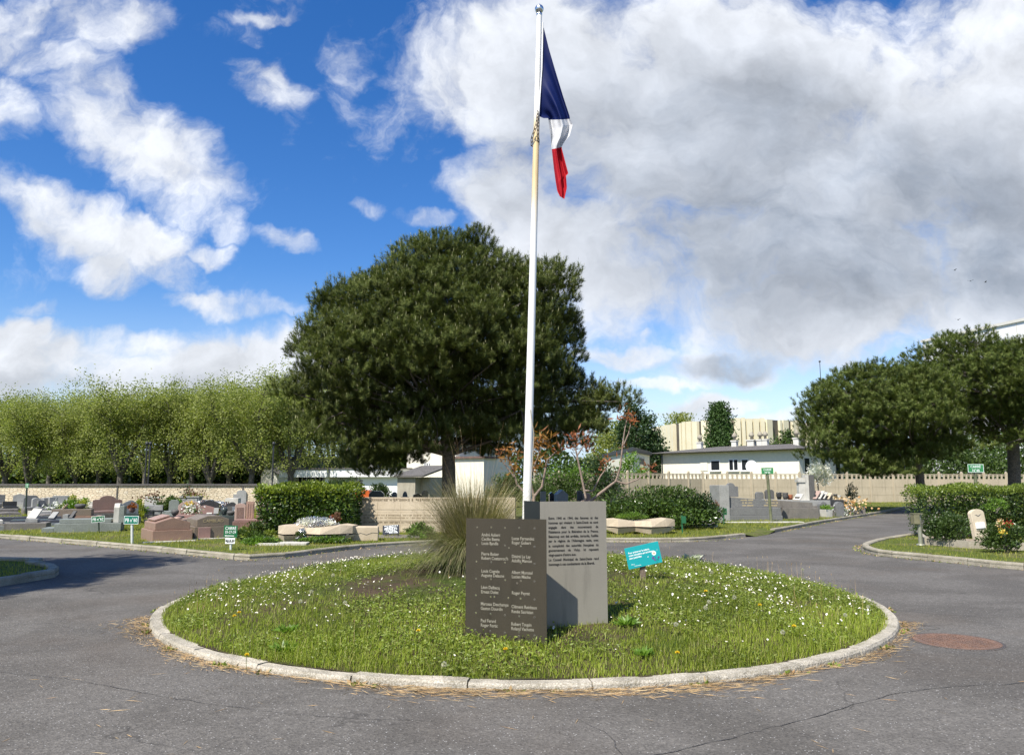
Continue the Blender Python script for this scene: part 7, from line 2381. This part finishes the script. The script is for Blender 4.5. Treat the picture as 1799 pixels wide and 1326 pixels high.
# small trees of the right plot
b = P(1440, 880, YT + 9)
branch_tree('blossom_tree', 'slender young tree with white blossom in front of the concrete fence', (b.x, b.y, LZ), [([(b.x, b.y, LZ), Q(1437, 852, b.y), Q(1434, 840, b.y), Q(1430, 826, b.y)], .05, .015), ([Q(1435, 845, b.y), Q(1444, 834, b.y), Q(1450, 828, b.y)], .03, .01), ([Q(1434, 842, b.y), Q(1425, 832, b.y)], .02, .01)],
            [(Q(x_, y_, b.y), 2.6, 0) for x_, y_ in ((1430, 824), (1440, 822), (1450, 826), (1425, 834), (1445, 838), (1436, 832), (1456, 836), (1428, 842), (1448, 846))], [M_WFLOWER], 'tree', 40, .16, 3)
b = P(1496, 885, YT + 12)
branch_tree('bare_shrub', 'thin dark shrub with few leaves near the flower heap', (b.x, b.y, LZ), [([(b.x, b.y, LZ), Q(1494, 870, b.y), Q(1492, 855, b.y)], .04, .01), ([(b.x, b.y, LZ), Q(1499, 868, b.y), Q(1501, 858, b.y)], .03, .01), ([(b.x, b.y, LZ), Q(1489, 872, b.y)], .03, .01)],
            [(Q(x_, y_, b.y), 1.6, 0) for x_, y_ in ((1493, 856), (1501, 860), (1496, 868), (1490, 872), (1503, 870), (1498, 877), (1491, 865))], [M_PRIVET], 'shrub', 30, .16, 4)

# --- the wedge on the right: bed, war grave stone, roses
bed = thing('planting_bed', 'planting bed edged with low concrete kerbs in front of the clipped hedge', 'flower bed', G(1700, 962, LZ))
o = bed.location
def loc2(px, py, z=LZ):
    q = G(px, py, z) - Vector(o)
    return (q.x, q.y)
A_, B_, C_ = loc2(1632, 957), loc2(1702, 963), loc2(1840, 968)
mb = MB()
for a, b in ((A_, B_), (B_, C_), (A_, (A_[0] + .9, A_[1] + 2.0))):
    d = Vector((b[0] - a[0], b[1] - a[1], 0))
    Mm = Matrix.Translation((a[0], a[1], 0)) @ Matrix.Rotation(math.atan2(d.y, d.x), 4, 'Z')
    mb.box(0.002, d.length, 0, .09, -.02, .17, 0, Mm)
mb.build('kerb', M_CONC, bed)
Lb = MB().prism([(A_[0] + .05, A_[1] + .1), (B_[0], B_[1] + .1), (C_[0], C_[1] + .1), (C_[0], C_[1] + 2.2), (A_[0] + .9, A_[1] + 2.0)], -.02, .09, axis='z').build('soil', stone('pale_soil', (.36, .28, .19), (.24, .18, .12), 6, .2, 60, .95, .6, 40), bed)
hs_ = thing('war_grave', 'pale cream military headstone with carved eagle and white card, before the hedge', 'grave', G(1728, 952, LZ), R(14))
hz4 = (P(0, 894, hs_.location.y).z - LZ) / math.cos(R(5))
mb = MB(); headstone(mb, 'arch', .42, hz4, .12, 0, 0)
hb = mb.build('headstone', stone('cream_limestone', (.66, .57, .42), (.56, .47, .33), 4, .15, 90, .85, .2, 40), hs_, bevel=.012)
hb.matrix_local = Matrix.Rotation(R(-5), 4, 'X') @ Matrix.Rotation(R(-4), 4, 'Y')
MB().prism([(-.11, hz4 * .845), (-.04, hz4 * .83), (0, hz4 * .80), (.04, hz4 * .83), (.11, hz4 * .845), (.05, hz4 * .80), (0, hz4 * .77), (-.05, hz4 * .80)], -.004, -.001).build('carved_eagle', SL['mud'], hb)
MB().box(-.15, .13, -.03, -.003, hz4 * .42, hz4 * .60).build('card', M_PURE, hb)
rng_ = 0
for lab, px, py, Y, sz, n_, seed, mats in (('tall dark leaved rose bush left of the cream headstone', 1668, 955, 19.0, (1.15, .8, .95), 3000, 91, [M_PRIVET, M_BUSHMID]), ('rose bush with a red bloom right of the cream headstone', 1765, 962, 17.4, (1.25, .8, .72), 2600, 92, [M_BUSHMID, M_PRIVET]),
                                         ('light green leafy sprig growing out of the clipped hedge front', 1750, 905, 20.9, (.75, .25, .5), 420, 93, [M_EUPH])):
    b = P(px, py, Y)
    z_ = LZ if seed != 93 else P(0, 893, Y).z - .1
    shrub('rose_bush' if seed != 93 else 'leafy_sprig', lab, 'shrub', (b.x, Y, z_), sz, n_, .075, mats, seed, clumps=34 if seed != 93 else 12)
for px, py, Y, m_, lab in ((1772, 921, 17.1, M_RFLOWER, 'single dark red rose on the bush right of the cream headstone'), (1757, 917, 17.2, M_PFLOWER, 'cream yellow rose left of the red one'), (1760, 935, 17.0, M_YFLOWER, 'small pale rose low on the right hand bush')):
    flowers(lab, px, py, Y, 50, (.035, .035, .035), m_, .05, px, extra=M_EUPH)
